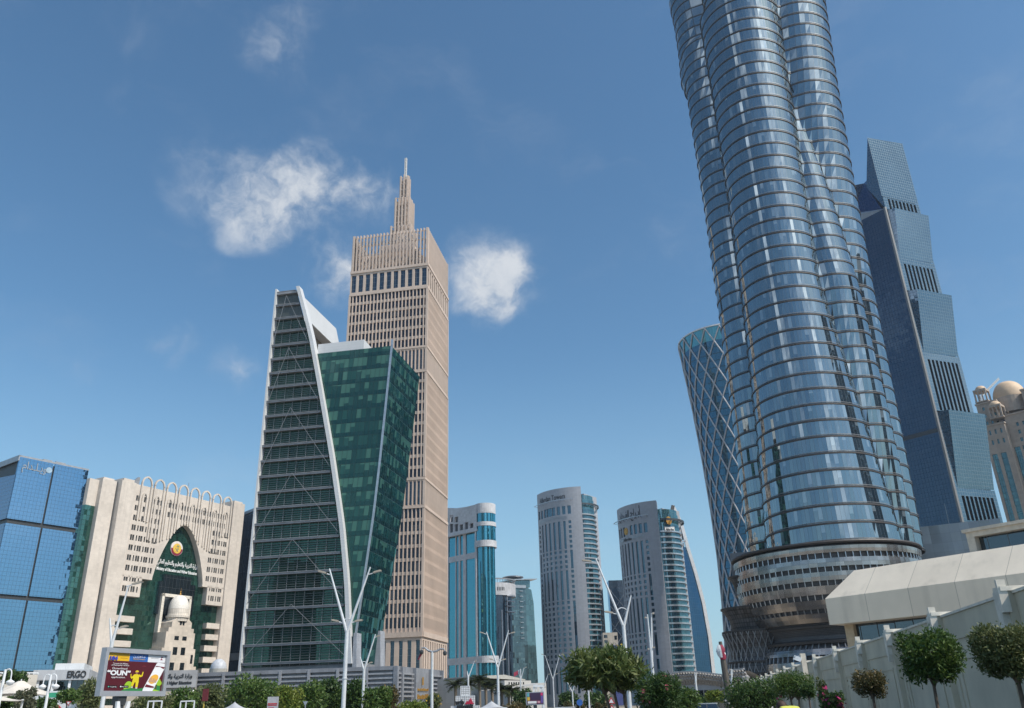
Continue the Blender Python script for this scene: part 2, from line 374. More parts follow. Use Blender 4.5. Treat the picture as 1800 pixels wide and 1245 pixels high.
# ------------------------------------------------------------ far left: blue glass office block
def blue_block():
    loc, rz = fr((-164.8, 260.9), (-151.3, 280)); t = thing('office_tower', 'blue mirror glass office block with dark grooves at the far left edge', 'office tower', loc, rz)
    g = glass('blue_mirror_glass', 1.17, 1.3, (.01, .03, .055), (.4, .66, .92), .5, .006, .015, .07, (.05, .1, .16), .5, wav=.006)
    gs = glass('grey_mirror_glass', 1.17, 1.3, (.03, .04, .055), (.55, .66, .82), .4, .006, .02, .08, (.16, .17, .2), .4, wav=.008)
    dk = M['darksteel']
    z3 = [(17.5, 38.6), (40.0, 61.9), (63.4, 83.9)]
    for i, (a, b) in enumerate(z3):
        for x0, x1 in ((0, 11.1), (11.7, 23.4)):
            mb = MB(); mb.face([(x0, 0, a), (x1, 0, a), (x1, 0, b), (x0, 0, b)]); mb.face([(x1, 0, a), (x1, .6, a), (x1, .6, b), (x1, 0, b)]); mb.face([(x0, .6, a), (x0, 0, a), (x0, 0, b), (x0, .6, b)])
            mb.build('curtain_wall', g, t)
        mb = MB(); mb.face([(0, 26, a), (0, 0, a), (0, 0, b - (6 if i == 2 else 0)), (0, 26, b - (4 if i == 2 else 0))]); mb.face([(23.4, 0, a), (23.4, 26, a), (23.4, 26, b), (23.4, 0, b)]); mb.face([(23.4, 26, a), (0, 26, a), (0, 26, b), (23.4, 26, b)])
        mb.build('side_glazing', gs, t)
    mb = MB(); mb.box(.5, 22.9, .5, 25.5, 0, 80); mb.box(.1, 23.3, .1, 25.8, 12.5, 17.5); mb.box(.6, 22.8, .6, 25.4, 80, 83.2); mb.build('core', dk, t)
    mb = MB(); mb.box(-.15, 23.5, 0.0, .35, 83.9, 84.5); mb.box(-.3, 0, 0, 26, 82.6, 84.5); mb.box(-.3, 23.6, 25.7, 26.1, 83.9, 84.5); mb.build('parapet', M['steel'], t, split=True)
    mb = MB(); mb.box(8, 11, 1, 2, 84.5, 85.1); mb.box(12, 15.4, .6, 1.3, 84.4, 85); mb.box(17, 19, 3, 4, 84, 85); mb.build('roof_plant', M['steel'], t, split=True)
    text(arabic('ويـلـدام'), pbr('sign_grey', (.26, .3, .34), .5), t, (5.3, -.12, 81.3), 3.6, 'sign_lettering', width=7.8, bold=.02)
    mb = MB(); mb.lathe([(1.0, -.1), (1.0, .12)], 24); mb.face(disc(1.0, .12)); mb.build('emblem', pbr('sign_blue', (.3, .42, .52), .5), t, loc=(10.0, -.1, 81.3), rot=(R(90), 0, 0))
    # low podium of the same block
    mb = MB(); mb.box(-22, 24.5, -3, 24, 0, 11.6); mb.build('podium', M['darkglass'], t)
    mb = MB(); mb.box(-22.3, 24.8, -3.3, 24, 11.6, 12.4); mb.build('podium_cornice', M['alu'], t); nearer(t, .52)
blue_block()

def striped_block():
    A, B = atz(104, 1085, 34), atz(152, 1062, 34)
    A, B = at(100, 1085, 330), at(160, 1068, 345); loc, rz = fr(A, B); L = math.hypot(B[0] - A[0], B[1] - A[1]); H = 38
    t = thing('office_block', 'low grey office block with horizontal white bands behind the ministry', 'office block', loc, rz)
    mb = MB(); mb.box(0, L + 8, 0, 18, 0, H - 6); mb.build('glazing', glass('banded_glass', 2, 3.2, (.03, .045, .07), (.6, .75, .95), .22), t)
    mb = MB()
    for k in range(9): mb.box(-.3, L + 8.3, -.5, 18.3, 2 + k * 3.3, 3.1 + k * 3.3)
    mb.build('spandrel_bands', M['steel'], t)
    mb = MB(); mb.prism([(-.4, H - 6), (L + 8.4, H - 6), (L + 8.4, H + 2), (-.4, H - 1)], -.6, 18.4); mb.build('roof', pbr('grey_roof', (.3, .31, .33), .6), t)
striped_block()

def showroom():
    A, B = at(64, 1196, 112), at(152, 1196, 114); loc, rz = fr(A, B); L = math.hypot(B[0] - A[0], B[1] - A[1])
    t = thing('showroom', 'low grey showroom with dark glazed front and black letters on its fascia', 'showroom', loc, rz)
    z = lambda y: at(110, y, 113)[2]
    pn = panels('fascia_panels', (.42, .43, .45), 2.2, 1.6, .04, .7, .5)
    mb = MB(); mb.box(0, L, 0, 10, 0, z(1196)); mb.build('glazing', M['darkglass'], t)
    mb = MB(); mb.box(-.4, L + .3, -.8, 10, z(1196), z(1178)); mb.build('fascia', pn, t)
    mb = MB(); mb.box(1.8, L - .6, .6, 10, z(1178), z(1166)); mb.build('upper_storey', panels('white_panels', (.62, .63, .64), 3, 3, .04, .8, .5), t)
    for x in (.3, L * .35, L * .68, L): mb = MB(); mb.box(x - .15, x + .15, -.5, -.2, 0, z(1196)); mb.build('column', M['white'], t)
    text('ERGO', M['black'], t, (L * .8, -.85, (z(1196) + z(1178)) / 2), 1.15, 'sign_lettering', width=2.2, bold=.03)
showroom()

def balustrade_block():
    A, B = at(-20, 1180, 106), at(66, 1190, 110); loc, rz = fr(A, B); L = math.hypot(B[0] - A[0], B[1] - A[1])
    t = thing('terrace_building', 'low cream terrace building with a railing at the far left', 'building', loc, rz)
    z = lambda y: at(20, y, 108)[2]
    mb = MB(); mb.box(0, L, 0, 12, 0, z(1186)); mb.build('wall', panels('cream_panels', (.5, .46, .4), 2, 1.2, .03, .8, .8), t)
    mb = MB()
    mb.bar((0, 0, z(1183)), (L, 0, z(1183)), .12)
    for k in range(12): mb.bar((L * k / 11, 0, z(1186)), (L * k / 11, 0, z(1183)), .08)
    mb.build('railing', M['white'], t)
balustrade_block()

# ------------------------------------------------------------ ministry: cream stone front with a pointed arch
def ministry():
    loc, rz = fr((-137.5, 295), (-118.5, 330))
    t = thing('ministry_building', 'cream stone ministry with a tall pointed glass arch and crowning hoops', 'office building', loc, rz)
    st = panels('cream_stone', (.62, .558, .495), 1.1, .875, .03, .88, .8, var=.1, pvar=.05, sc=.08, stain=.14)
    sh = M['ministry_glass'] = glass('green_curtain_glass', 1.25, 1.75, (.012, .045, .034), (.55, .9, .76), .17, .03, .03, .1, (.02, .05, .04), .8, wav=.02)
    wg = glass('small_window_glass', 9, 9, (.012, .018, .022), (.7, .8, .9), .1, lw=.0)
    TOP, FL = 80.0, 3.55
    rects = []
    def row(z, xs):
        for x in xs: rects.append((x - .1, x + .65, z, z + 2.0)); rects.append((x + .8, x + 1.55, z, z + 2.0)); rects.append((x + 2.25, x + 2.8, z, z + 2.0))
    rows = [74.2 - FL * k for k in range(10)]
    P = 3.4
    top = []; left = []; right = []
    for k, z in enumerate(rows):
        n = len(rects)
        if k < 2: row(z, [-2.6 + P * i for i in range(13)])
        else: pass
        top += rects[n:]
    zsplit = 69.4
    arch = lambda x: 47.6 + 21.3 * max(0, 1 - abs((x - 20.5) / 11.6) ** 1.75) ** .8
    XL, XR = 9.0, 32.0
    # left of the arch: openings shrink as the curve widens
    for k, z in enumerate(rows[2:]):
        for i in range(4):
            x = -2.6 + P * i
            for a, b in ((x - .1, x + .65), (x + .8, x + 1.55), (x + 2.25, x + 2.8)):
                if b < (9.0 - .5 if z > 46.5 else 4.2) and z > 41.3: left.append((a, b, z, z + 2.0))
        for i in range(3):
            x = 33.2 + 3.4 * i
            for a, b in ((x, x + .7), (x + .9, x + 1.6), (x + 2.3, x + 2.8)):
                if b < 42.0 and a > (32.6 if z > 46.5 else 34.9) and z > 41.3: right.append((a, b, z, z + 2.0))
    # windows over the haunches of the arch
    hau = []
    for k, z in enumerate(rows[2:6]):
        for i in range(9):
            x = -1.6 + P * i
            for a, b in ((x, x + .75), (x + .95, x + 1.7), (x + 2.95, x + 3.55)):
                if a > XL + .2 and b < XR - .2 and z > max(arch(a), arch(b)) + 1.5 and z + 1.75 < zsplit: hau.append((a, b, z, z + 1.75))
    f0 = flat()
    mb = MB()
    facade(mb, -4, 42.6, zsplit, TOP, top, .55, f0)
    facade(mb, -4, XL, 47.2, zsplit, [r for r in left if r[2] > 47.2], .55, f0); facade(mb, -4, 4.8, 40.8, 47.2, [r for r in left if r[2] < 47.2], .55, f0)
    facade(mb, XR, 42.6, 47.2, zsplit, [r for r in right if r[2] > 47.2], .55, f0); facade(mb, 34.6, 42.6, 40.8, 47.2, [r for r in right if r[2] < 47.2], .55, f0)
    # wall above the curve, cut to it, with its reveal
    N = 46; xs = [XL + (XR - XL) * i / N for i in range(N + 1)]
    for a, b in zip(xs, xs[1:]):
        mb.face([(a, 0, arch(a)), (b, 0, arch(b)), (b, 0, zsplit), (a, 0, zsplit)]); mb.face([(a, 0, arch(a)), (a, 2.4, arch(a)), (b, 2.4, arch(b)), (b, 0, arch(b))])
    for x, y in ((XL, 1), (XR, -1)):
        q = [(x, 0, 47.2), (x, 2.4, 47.2), (x, 2.4, arch(x)), (x, 0, arch(x))]; mb.face(q if y > 0 else q[::-1])
    for x0, x1, z in ((4.8, XL, 47.2), (-4, 4.8, 40.8), (XR, 34.6, 47.2), (34.6, 42.6, 40.8)): mb.face([(x0, 0, z), (x0, 2.4, z), (x1, 2.4, z), (x1, 0, z)])
    for x, z0, z1, s in ((4.8, 40.8, 47.2, 1), (34.6, 40.8, 47.2, -1)):
        q = [(x, 0, z0), (x, 2.4, z0), (x, 2.4, z1), (x, 0, z1)]; mb.face(q if s > 0 else q[::-1])
    mb.box(-4, 42.6, 2.6, 26, 75, 80); mb.box(-4, 42.6, .02, 1, 79.9, 80.2); mb.box(-4, 42.6, 6, 26, 20, 75)
    mb.build('stone_front', st, t)
    panes(t, top + left + right, f0, wg, .5, maxn=100, order=lambda r: -r[2] if r[2] < 70 else 0)
    # pillars at both ends
    mb = MB(); mb.box(-10, -4, -.9, 20, 0, 80.2); mb.box(-9.2, -4.8, -.5, 18, 80.2, 81.2); mb.build('pillar', st, t)
    mb = MB(); mb.box(-16.2, -10.6, 1.2, 22, 0, 79.8); mb.box(-15.4, -11.2, 2, 20, 79.8, 80.6); mb.build('pillar', st, t)
    mb = MB(); mb.box(42.6, 48.6, -.7, 20, 0, 82.2); mb.box(43.4, 47.8, 0, 18, 82.2, 83); mb.build('pillar', st, t)
    mb = MB(); mb.box(-19.8, -16.2, 3.2, 24, 0, 70); mb.build('side_glazing', sh, t)
    mb = MB(); mb.box(-19.8, -16.2, 3.2, 24, 70, 79.4); mb.build('side_parapet', st, t)
    # glass wall inside the arch and below it
    mb = MB(); mb.face([(-4, 2.4, 0), (42.6, 2.4, 0), (42.6, 2.4, 70), (-4, 2.4, 70)]); mb.build('curtain_wall', sh, t)
    mb = MB()
    for x0, x1 in ((-4, 4.2), (36.4, 42.6)):
        for k in range(9): z = 34.2 - k * 4.1; mb.box(x0, x1, .1, 2.3, z - 2.0, z)
    mb.build('stone_bands', st, t, split=True)
    mb = MB(); mb.prism([(13.4, 36), (29.8, 36), (29.8, 47.5), (27.5, 47.5), (27.5, 50.2), (15.0, 50.2), (15.0, 47.5), (13.4, 47.5)], 1.2, 2.3); mb.build('glass_bay', M['darkglass'], t)
    mb = MB()
    for x0, x1, z0, z1 in ((14.6, 15.7, 26, 43.2), (26.9, 28, 26, 43.2), (14.6, 28, 42.1, 43.2)): mb.box(x0, x1, .2, 2.3, z0, z1)
    mb.build('white_frame', pbr('white_stone', (.68, .63, .55), .7), t)
    mb = MB(); mb.face([(15.7, 1.9, 26), (26.9, 1.9, 26), (26.9, 1.9, 42.1), (15.7, 1.9, 42.1)]); mb.build('frame_glazing', M['darkglass'], t)
    # hoops along the top: eight tall, eight low
    def hoop(xc, hw, z0a, z0b, zs, rise, dpt, name):
        pts = [(xc - hw, z0a), (xc - hw, zs)]
        n = 7
        for i in range(1, n): a = i / n; pts.append((xc - hw + hw * (1 - math.cos(a * math.pi / 2)) * .98, zs + rise * math.sin(a * math.pi / 2)))
        gap = [] if name == 'low_hoop' else []
        lp = pts + [(xc, zs + rise * 1.04)]; rp = [(2 * xc - x, z) for x, z in lp]; rp[0] = (xc + hw, z0b)
        mb = MB(); w = .27
        for path in (lp, rp):
            for (x0, za), (x1, zb) in zip(path, path[1:]):
                d = math.hypot(x1 - x0, zb - za); mb.obox(((x0 + x1) / 2, -dpt / 2 + .02, (za + zb) / 2), (w, 0, 0) if abs(x1 - x0) < .01 else (w * (zb - za) / d, 0, -w * (x1 - x0) / d), (0, dpt / 2, 0), ((x1 - x0) / 2 * 1.04, 0, (zb - za) / 2 * 1.04))
        mb.build(name, st, t)
    for i in range(8):
        xc = .8 + i * 5.55; c = abs(xc - 20.5)
        lo = lambda x: max(60.5 + 2.2 * min(2, abs(abs(x - 20.5) - 14) / 6), arch(x) + .6 if XL < x < XR else 0) if abs(x - 20.5) < 17 else 66 + abs(x - 20.5) * .08
        hoop(xc, 2.1, lo(xc - 2.1), lo(xc + 2.1), 81.2 - .02 * c, 2.7, .6, 'tall_hoop'); hoop(xc, .95, lo(xc - .95), lo(xc + .95), 75.4, 2.0, .45, 'low_hoop')
    # emblem and lettering on the glass
    mb = MB(); mb.lathe([(2.75, -.1), (2.75, .2)], 36); mb.face(disc(2.75, .2)); mb.build('emblem_rim', pbr('emblem_white', (.75, .7, .68), .5), t, loc=(19.6, 2.25, 60.2), rot=(R(90), 0, 0))
    mb = MB(); mb.lathe([(2.62, .2), (2.62, .3)], 24, a0=math.pi, a1=2 * math.pi); mb.face([(2.62 * math.cos(a), 2.62 * math.sin(a), .3) for a in np.linspace(math.pi, 2 * math.pi, 24)]); mb.build('emblem_band', pbr('maroon', (.25, .02, .05), .5), t, loc=(19.6, 2.25, 60.2), rot=(R(90), 0, 0))
    mb = MB(); mb.lathe([(1.85, .3), (1.85, .42)], 32); mb.face(disc(1.85, .42)); mb.build('emblem_disc', pbr('emblem_yellow', (.75, .5, .08), .5), t, loc=(19.6, 2.25, 60.2), rot=(R(90), 0, 0))
    mb = MB()
    for a in (-.5, .5): mb.bar((a * 1.6, 0, .45), (-a * 1.0, -1.1, .45), .18)
    mb.bar((.25, -.5, .45), (.25, .8, .45), .16)
    for a in range(5): mb.bar((.25, .8, .45), (.25 + .6 * math.cos(a * .75 + .1), .8 + .5 * math.sin(a * .75 + .1) - .1, .45), .16)
    mb.build('emblem_crest', pbr('crest', (.2, .28, .2), .5), t, loc=(19.6, 2.25, 60.2), rot=(R(90), 0, 0))
    wh = pbr('sign_white', (.85, .86, .86), .5)
    text(arabic('وزارة التربية والتعليم والتعليم العالي'), wh, t, (21.2, 2.2, 54.6), 2.2, 'sign_lettering', width=18.6, bold=.02)
    text('Ministry of Education and Higher Education', wh, t, (21.2, 2.2, 52.0), 1.6, 'sign_lettering', width=18.6, bold=.03)
    # roof plant
    mb = MB(); mb.prism([(-1, 80.3), (5, 80.3), (5, 86), (4.4, 86)], 10, 11); mb.box(20, 28, 14, 20, 80, 84); mb.bar((26, 8, 80), (26, 8, 88), .12); mb.build('roof_plant', M['steel'], t, split=True)
    # domed entrance tower
    e = MB(); X = 21.0
    def tier(w, z0, z1, y0): e.box(X - w / 2, X + w / 2, y0, 2.3, z0, z1)
    e.prism([(X - 8.6, 0), (X + 8.6, 0), (X + 8.6, 18), (X + 7.4, 18), (X + 7.4, 24), (X + 6.4, 24), (X + 6.4, 29.5), (X + 5.6, 29.5), (X + 5.6, 31), (X + 4.4, 31), (X + 4.4, 33), (X + 2.6, 34.4), (X + .9, 35.1), (X - .9, 35.1), (X - 2.6, 34.4),
              (X - 4.4, 33), (X - 4.4, 31), (X - 5.6, 31), (X - 5.6, 29.5), (X - 6.4, 29.5), (X - 6.4, 24), (X - 7.4, 24), (X - 7.4, 18), (X - 8.6, 18)], -4.5, 2.3)
    et = e.build('entrance_tower', panels('pale_stone', (.6, .53, .45), 1.2, .9, .03, .9, .8), t)
    wn = lambda x0, x1, z0, z1, nm='window': (lambda q: (q.box(X + x0, X + x1, -4.56, -4.45, z0, z1), q.build(nm, M['darkglass'], et)))(MB())
    for x in (-2.6, .9): wn(x, x + 1.9, 26.8, 28.2); wn(x, x + 1.9, 21.8, 24.4)
    wn(-3.2, 3.2, 9, 15.5); wn(-3.2, -1.3, 15.5, 19.2); wn(1.3, 3.2, 15.5, 19.2); wn(-5, 5, 0, 7.5); wn(-6.6, -5.6, 12, 15); wn(5.6, 6.6, 12, 15); wn(-6.6, -5.6, 19, 22); wn(5.6, 6.6, 19, 22)
    for x in (-1.0, .25): wn(x, x + .8, 32.0, 33.4)
    for s in (-1, 1): mb = MB(); mb.box(X + s * 10.6 - 1, X + s * 10.6 + 1, -1, 2.3, 0, 19 if s < 0 else 14); mb.build('side_pier', st, t)
    mb = MB(); mb.lathe([(3.7, 33.4), (3.8, 34.6), (4.2, 34.7), (4.2, 35.4), (3.65, 35.5), (3.6, 37.8)], 40, (X, -1.6)); mb.build('drum', panels('drum_stone', (.7, .64, .56), .9, 1.3, .08, .55), et)
    prof = [(3.6 * math.cos(a) ** .85 if a < 1.56 else .06, 37.8 + 5.0 * math.sin(a)) for a in np.linspace(0, math.pi / 2, 12)]
    mb = MB(); mb.lathe(prof, 40, (X, -1.6)); mb.build('dome', pbr('dome_white', (.78, .74, .68), .6), et, True)
    mb = MB(); mb.lathe([(.1, 42.7), (.35, 43.2), (.1, 43.7), (.22, 44.1), (.04, 44.5), (.03, 45.5)], 10, (X, -1.6)); mb.build('finial', M['gold'], et)
ministry()

def dark_neighbour():
    A, B = at(400, 918, 352), at(470, 890, 345); loc, rz = fr(A, B); L = math.hypot(B[0] - A[0], B[1] - A[1]); zA = A[2]; zB = B[2]
    t = thing('glass_office', 'dark grey glass office building squeezed between the ministry and green tower', 'office building', loc, rz)
    mb = MB(); mb.prism([(0, 16), (L, 16), (L, zB), (0, zA)], 0, 20); mb.build('curtain_wall', glass('slate_glass', 1.5, 3.5, (.03, .04, .055), (.6, .72, .9), .16, lw=.1, line=(.04, .05, .06)), t)
    mb = MB(); mb.prism([(-.4, zA), (L, zB), (L, zB + 1.3), (-.4, zA + 1.3)], -.5, 20.5); mb.box(-.4, L, -.4, 20, 21.5, 24.2); mb.build('trim_band', M['steel'], t, split=True)
    mb = MB(); mb.box(-.2, L, -.2, 20, 0, 16); mb.build('base', panels('grey_cladding', (.2, .2, .21), .8, 4, .05), t)
dark_neighbour()

# ------------------------------------------------------------ green glass building: louvred wedge and leaning glass volume
def green_tower():
    loc, rz = fr((-79.4, 246), (-46.4, 240))
    t = thing('green_glass_tower', 'green glass tower with a louvred wedge and a white pointed fin', 'office tower', loc, rz)
    wh = panels('white_cladding', (.62, .63, .64), 9, .9, .05, .82, .45, var=.03, pvar=.02, stain=.03); gy = pbr('grey_beam', (.27, .275, .29), .5, .2, sc=.5)
    curve = [(7.4, 133.2), (10.2, 124.5), (13.0, 115.4), (15.6, 104.8), (18.4, 93.1), (22.9, 74.0), (27.3, 52.7), (29.8, 36.2), (32.0, 14)]
    def xr(z):
        for (x0, z0), (x1, z1) in zip(curve, curve[1:]):
            if z >= z1: return x0 + (x1 - x0) * (z0 - z) / (z0 - z1)
        return curve[-1][0]
    lg = glass('louvre_glass', 2.2, 4.9, (.022, .062, .047), (.4, .8, .65), .07, .02, .03, .08, (.05, .09, .08), 1.0, wav=.01, blind=.35, blindcol=(.03, .065, .05))
    zs = [14.6 + 4.93 * k for k in range(25)]           # floor beams
    mb = MB(); poly = [(.5, 14), (31.8, 14)] + [(x - .5, z) for x, z in reversed(curve[:-1])] + [(.5, 133)]
    mb.face([(x, .9, z) for x, z in poly]); mb.build('louvre_wall_glazing', lg, t)
    # side and back of the wedge
    mb = MB(); mb.face([(0, 26, 0), (0, .4, 0), (0, .4, 133), (0, 26, 133)]); mb.face([(0, 26, 133), (7, 26, 104), (32, 26, 14), (0, 26, 14)][::-1]); mb.build('side_glazing', M['darkglass'], t)
    for z in zs:
        x1 = xr(z + .4) - .4
        mb = MB(); mb.box(.2, x1, -.45, .7, z, z + .62); mb.box(.2, x1, -.6, -.45, z + .5, z + .68); mb.build('floor_beam', gy, t)
    mb = MB()
    for k, z in enumerate(zs):
        top = zs[k + 1] if k + 1 < len(zs) else 133
        for q in range(1, 6 if k < 22 else 12):
            zz = z + .72 + (top - z - .9) * q / (6 if k < 22 else 12); mb.box(.5, xr(zz) - .5, .3, .55, zz - .07, zz + (.07 if k < 22 else .2))
    mb.build('louvres', pbr('louvre_metal', (.1, .12, .12), .5, .3), t)
    mb = MB()
    for x in np.arange(3.0, 31, 2.9):
        zt = 133 - 0 if x < 7.4 else [z for z in np.arange(14, 133, .5) if xr(z) > x + .6][-1]
        mb.box(x - .05, x + .05, .35, .5, 14, zt)
    mb.build('mullions', gy, t)
    # zig-zag bracing
    brs = [(4.2, 131, 16.5 + 94.5), (6.5, 111.5, 90.5), (8.3, 90, 68.5), (10, 69, 48), (12, 48, 30), (13.5, 30, 15), ]
    ap = [131.5, 112, 91, 69.5, 49.2, 30.6]
    lowz = [112, 91, 69.5, 49.2, 30.6, 15]
    for za, zb in zip(ap, lowz):
        xm = .5 * xr(za) if za > 120 else .47 * xr(za); dz = za - zb
        mb = MB(); mb.bar((xm, -.9, za), (.6, -.9, zb + dz * .06), .1); mb.bar((xm, -.9, za), (xr(zb + dz * .06) - .3, -.9, zb + dz * .06), .1); mb.build('brace', gy, t)
    mb = MB(); mb.box(-.35, .2, -.8, 26, 0, 134.6); mb.build('edge_fin', wh, t)
    mb = MB(); mb.box(-.5, 8, -.6, 2, 132.4, 133.2); mb.build('top_beam', gy, t)
    # slanting white fin, the front edge of the big side wall
    mb = MB(); wdt = lambda z: .9 + 1.4 * (1 - abs(z - 70) / 70) * .4 + (1.0 if z > 105 else 0)
    zz = list(np.linspace(14, 134.5, 30))
    for a, b in zip(zz, zz[1:]):
        xa, xb = xr(a), xr(b)
        q = [(xa + .3, a), (xa + 1.5, a), (xb + 1.5, b), (xb + .3, b)]
        mb.prism(q, -1.2, 1.6)
    mb.build('slanted_fin', wh, t)
    # sail: sloping wall running back from the fin with a triangular opening
    def back(px, py, d):                        # point on the vertical plane that runs back from the fin
        return (px, py, d)
    S = lambda z, y, dx=0: (xr(max(min(z, 133), 14)) + 1.5 + dx + y * .16, y, z)
    # corners: tip, far end of the ridge, its foot, foot at the fin
    Tw, Ew = at(525, 511, 243.2), at(594, 590, 272.0); pn = np.array((Ew[1] - Tw[1], Tw[0] - Ew[0])); cz, sz = math.cos(rz), math.sin(rz)
    def on(px, py, dx=0.):                       # photo point on the vertical plane of the sail, in local coordinates
        dd = ray(px, py); w = EYE + dd * ((Tw[:2] - EYE[:2]) @ pn / (dd[:2] @ pn)); x, y = w[0] - loc[0], w[1] - loc[1]
        return (x * cz + y * sz + dx, -x * sz + y * cz, w[2])
    tip, rid, ft = on(525, 511), on(591, 576), on(597, 606)
    mb = MB()
    A1, A0, B0 = on(543, 562), on(556, 622), on(589, 607)
    mb.face([tip, A1, B0, rid]); mb.face([rid, B0, ft]); mb.face([(tip[0] - 2.2, 1.6, 133.2), tip, rid, (rid[0] - 3, rid[1], 131)]); mb.face([A1, (A1[0] - 4, A1[1], A1[2]), (B0[0] - 4, B0[1], B0[2]), B0])
    mb.build('white_sail', wh, t)
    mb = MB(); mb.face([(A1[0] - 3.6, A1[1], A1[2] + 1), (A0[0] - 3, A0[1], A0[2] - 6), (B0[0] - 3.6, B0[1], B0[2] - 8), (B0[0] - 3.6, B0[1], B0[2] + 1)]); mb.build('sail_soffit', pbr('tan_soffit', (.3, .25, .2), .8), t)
    # leaning glass volume
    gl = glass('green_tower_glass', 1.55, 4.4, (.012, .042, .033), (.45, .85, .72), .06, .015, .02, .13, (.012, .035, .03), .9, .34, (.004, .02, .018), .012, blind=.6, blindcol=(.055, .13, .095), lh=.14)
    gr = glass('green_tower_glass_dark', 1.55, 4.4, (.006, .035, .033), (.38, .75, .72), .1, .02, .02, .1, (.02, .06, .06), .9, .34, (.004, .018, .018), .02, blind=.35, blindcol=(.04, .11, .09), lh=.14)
    ce = [(41.3, 109.4), (39.8, 87.2), (38.6, 70), (37.4, 55.4), (35.6, 39.1), (33.6, 22.0), (33.0, 14)]
    def xc(z):
        for (x0, z0), (x1, z1) in zip(ce, ce[1:]):
            if z >= z1: return x0 + (x1 - x0) * (z0 - z) / (z0 - z1)
        return 33.
    back_e = lambda z: (xc(z) + .9 - .012 * (109 - z), 28.5 - .07 * (109 - z))
    zz = list(np.linspace(14, 109.4, 23))
    mb = MB(); nU = 12
    fz = lambda z, k: (xr(z) + 1.5 + (xc(z) - xr(z) - 1.5) * k / nU, .6, z)
    for a, b in zip(zz, zz[1:]):
        la, lb = xc(a) - xr(a) - 1.5, xc(b) - xr(b) - 1.5
        for k in range(nU):
            u = lambda z, q: fz(z, q)[0]
            P = [fz(a, k), fz(a, k + 1), fz(b, k + 1), fz(b, k)]
            if P[1][0] - P[0][0] < .02: continue
            mb.face(P, uv=[(p[0] - xc(p[2]), p[2] - 14) for p in P])
    mb.build('front_glazing', gl, t)
    mb = MB()
    for a, b in zip(zz, zz[1:]):
        ba, bb = back_e(a), back_e(b)
        for k in range(10):
            f = lambda z, e, q: (xc(z) + (e[0] - xc(z)) * q / 10, .6 + (e[1] - .6) * q / 10, z)
            P = [f(a, ba, k), f(a, ba, k + 1), f(b, bb, k + 1), f(b, bb, k)]
            mb.face(P, uv=[(p[1], p[2] - 14) for p in P])
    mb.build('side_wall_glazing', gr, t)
    mb = MB(); e = back_e(109.4); mb.face([(16, .6, 109.3), (41.3, .6, 109.3), (e[0], e[1], 109.3), (18, e[1], 109.3)])
    for a, b in zip(zz, zz[1:]): mb.face([(back_e(a)[0], back_e(a)[1], a), (xr(a), back_e(a)[1], a), (xr(b), back_e(b)[1], b), (back_e(b)[0], back_e(b)[1], b)])
    mb.build('roof', M['darksteel'], t)
    mb = MB()
    for a, b in zip(zz, zz[1:]): mb.prism([(xc(a) - .1, a), (xc(a) + .45, a), (xc(b) + .45, b), (xc(b) - .1, b)], .2, .75)
    mb.box(xc(109) - .1, xc(109) + .5, .2, .8, 109, 111.5); mb.build('corner_fin', M['alu'], t)
    mb = MB(); mb.box(15.6, 31.5, 1.6, 14, 108.6, 113.2); mb.build('roof_band', wh, t)
    mb = MB(); mb.prism([(33.4, 0), (35.2, 0), (34.4, 22), (33.5, 22)], -.6, 3); mb.build('stone_leg', panels('leg_cladding', (.35, .37, .41), 1, 1, .03), t)
    mb = MB(); x0, y0 = back_e(14); mb.prism([(x0 - .5, 0), (x0 + 2.6, 0), (x0 + 1.6, 24), (x0 + .5, 24)], y0 - 3, y0 + 1); mb.build('stone_leg', panels('leg_cladding_b', (.35, .37, .41), 1, 1, .03), t)
    mb = MB(); mb.box(-.5, 33, .9, 24, 12.5, 14.4); mb.build('base_band', gy, t); nearer(t, .8)
green_tower()

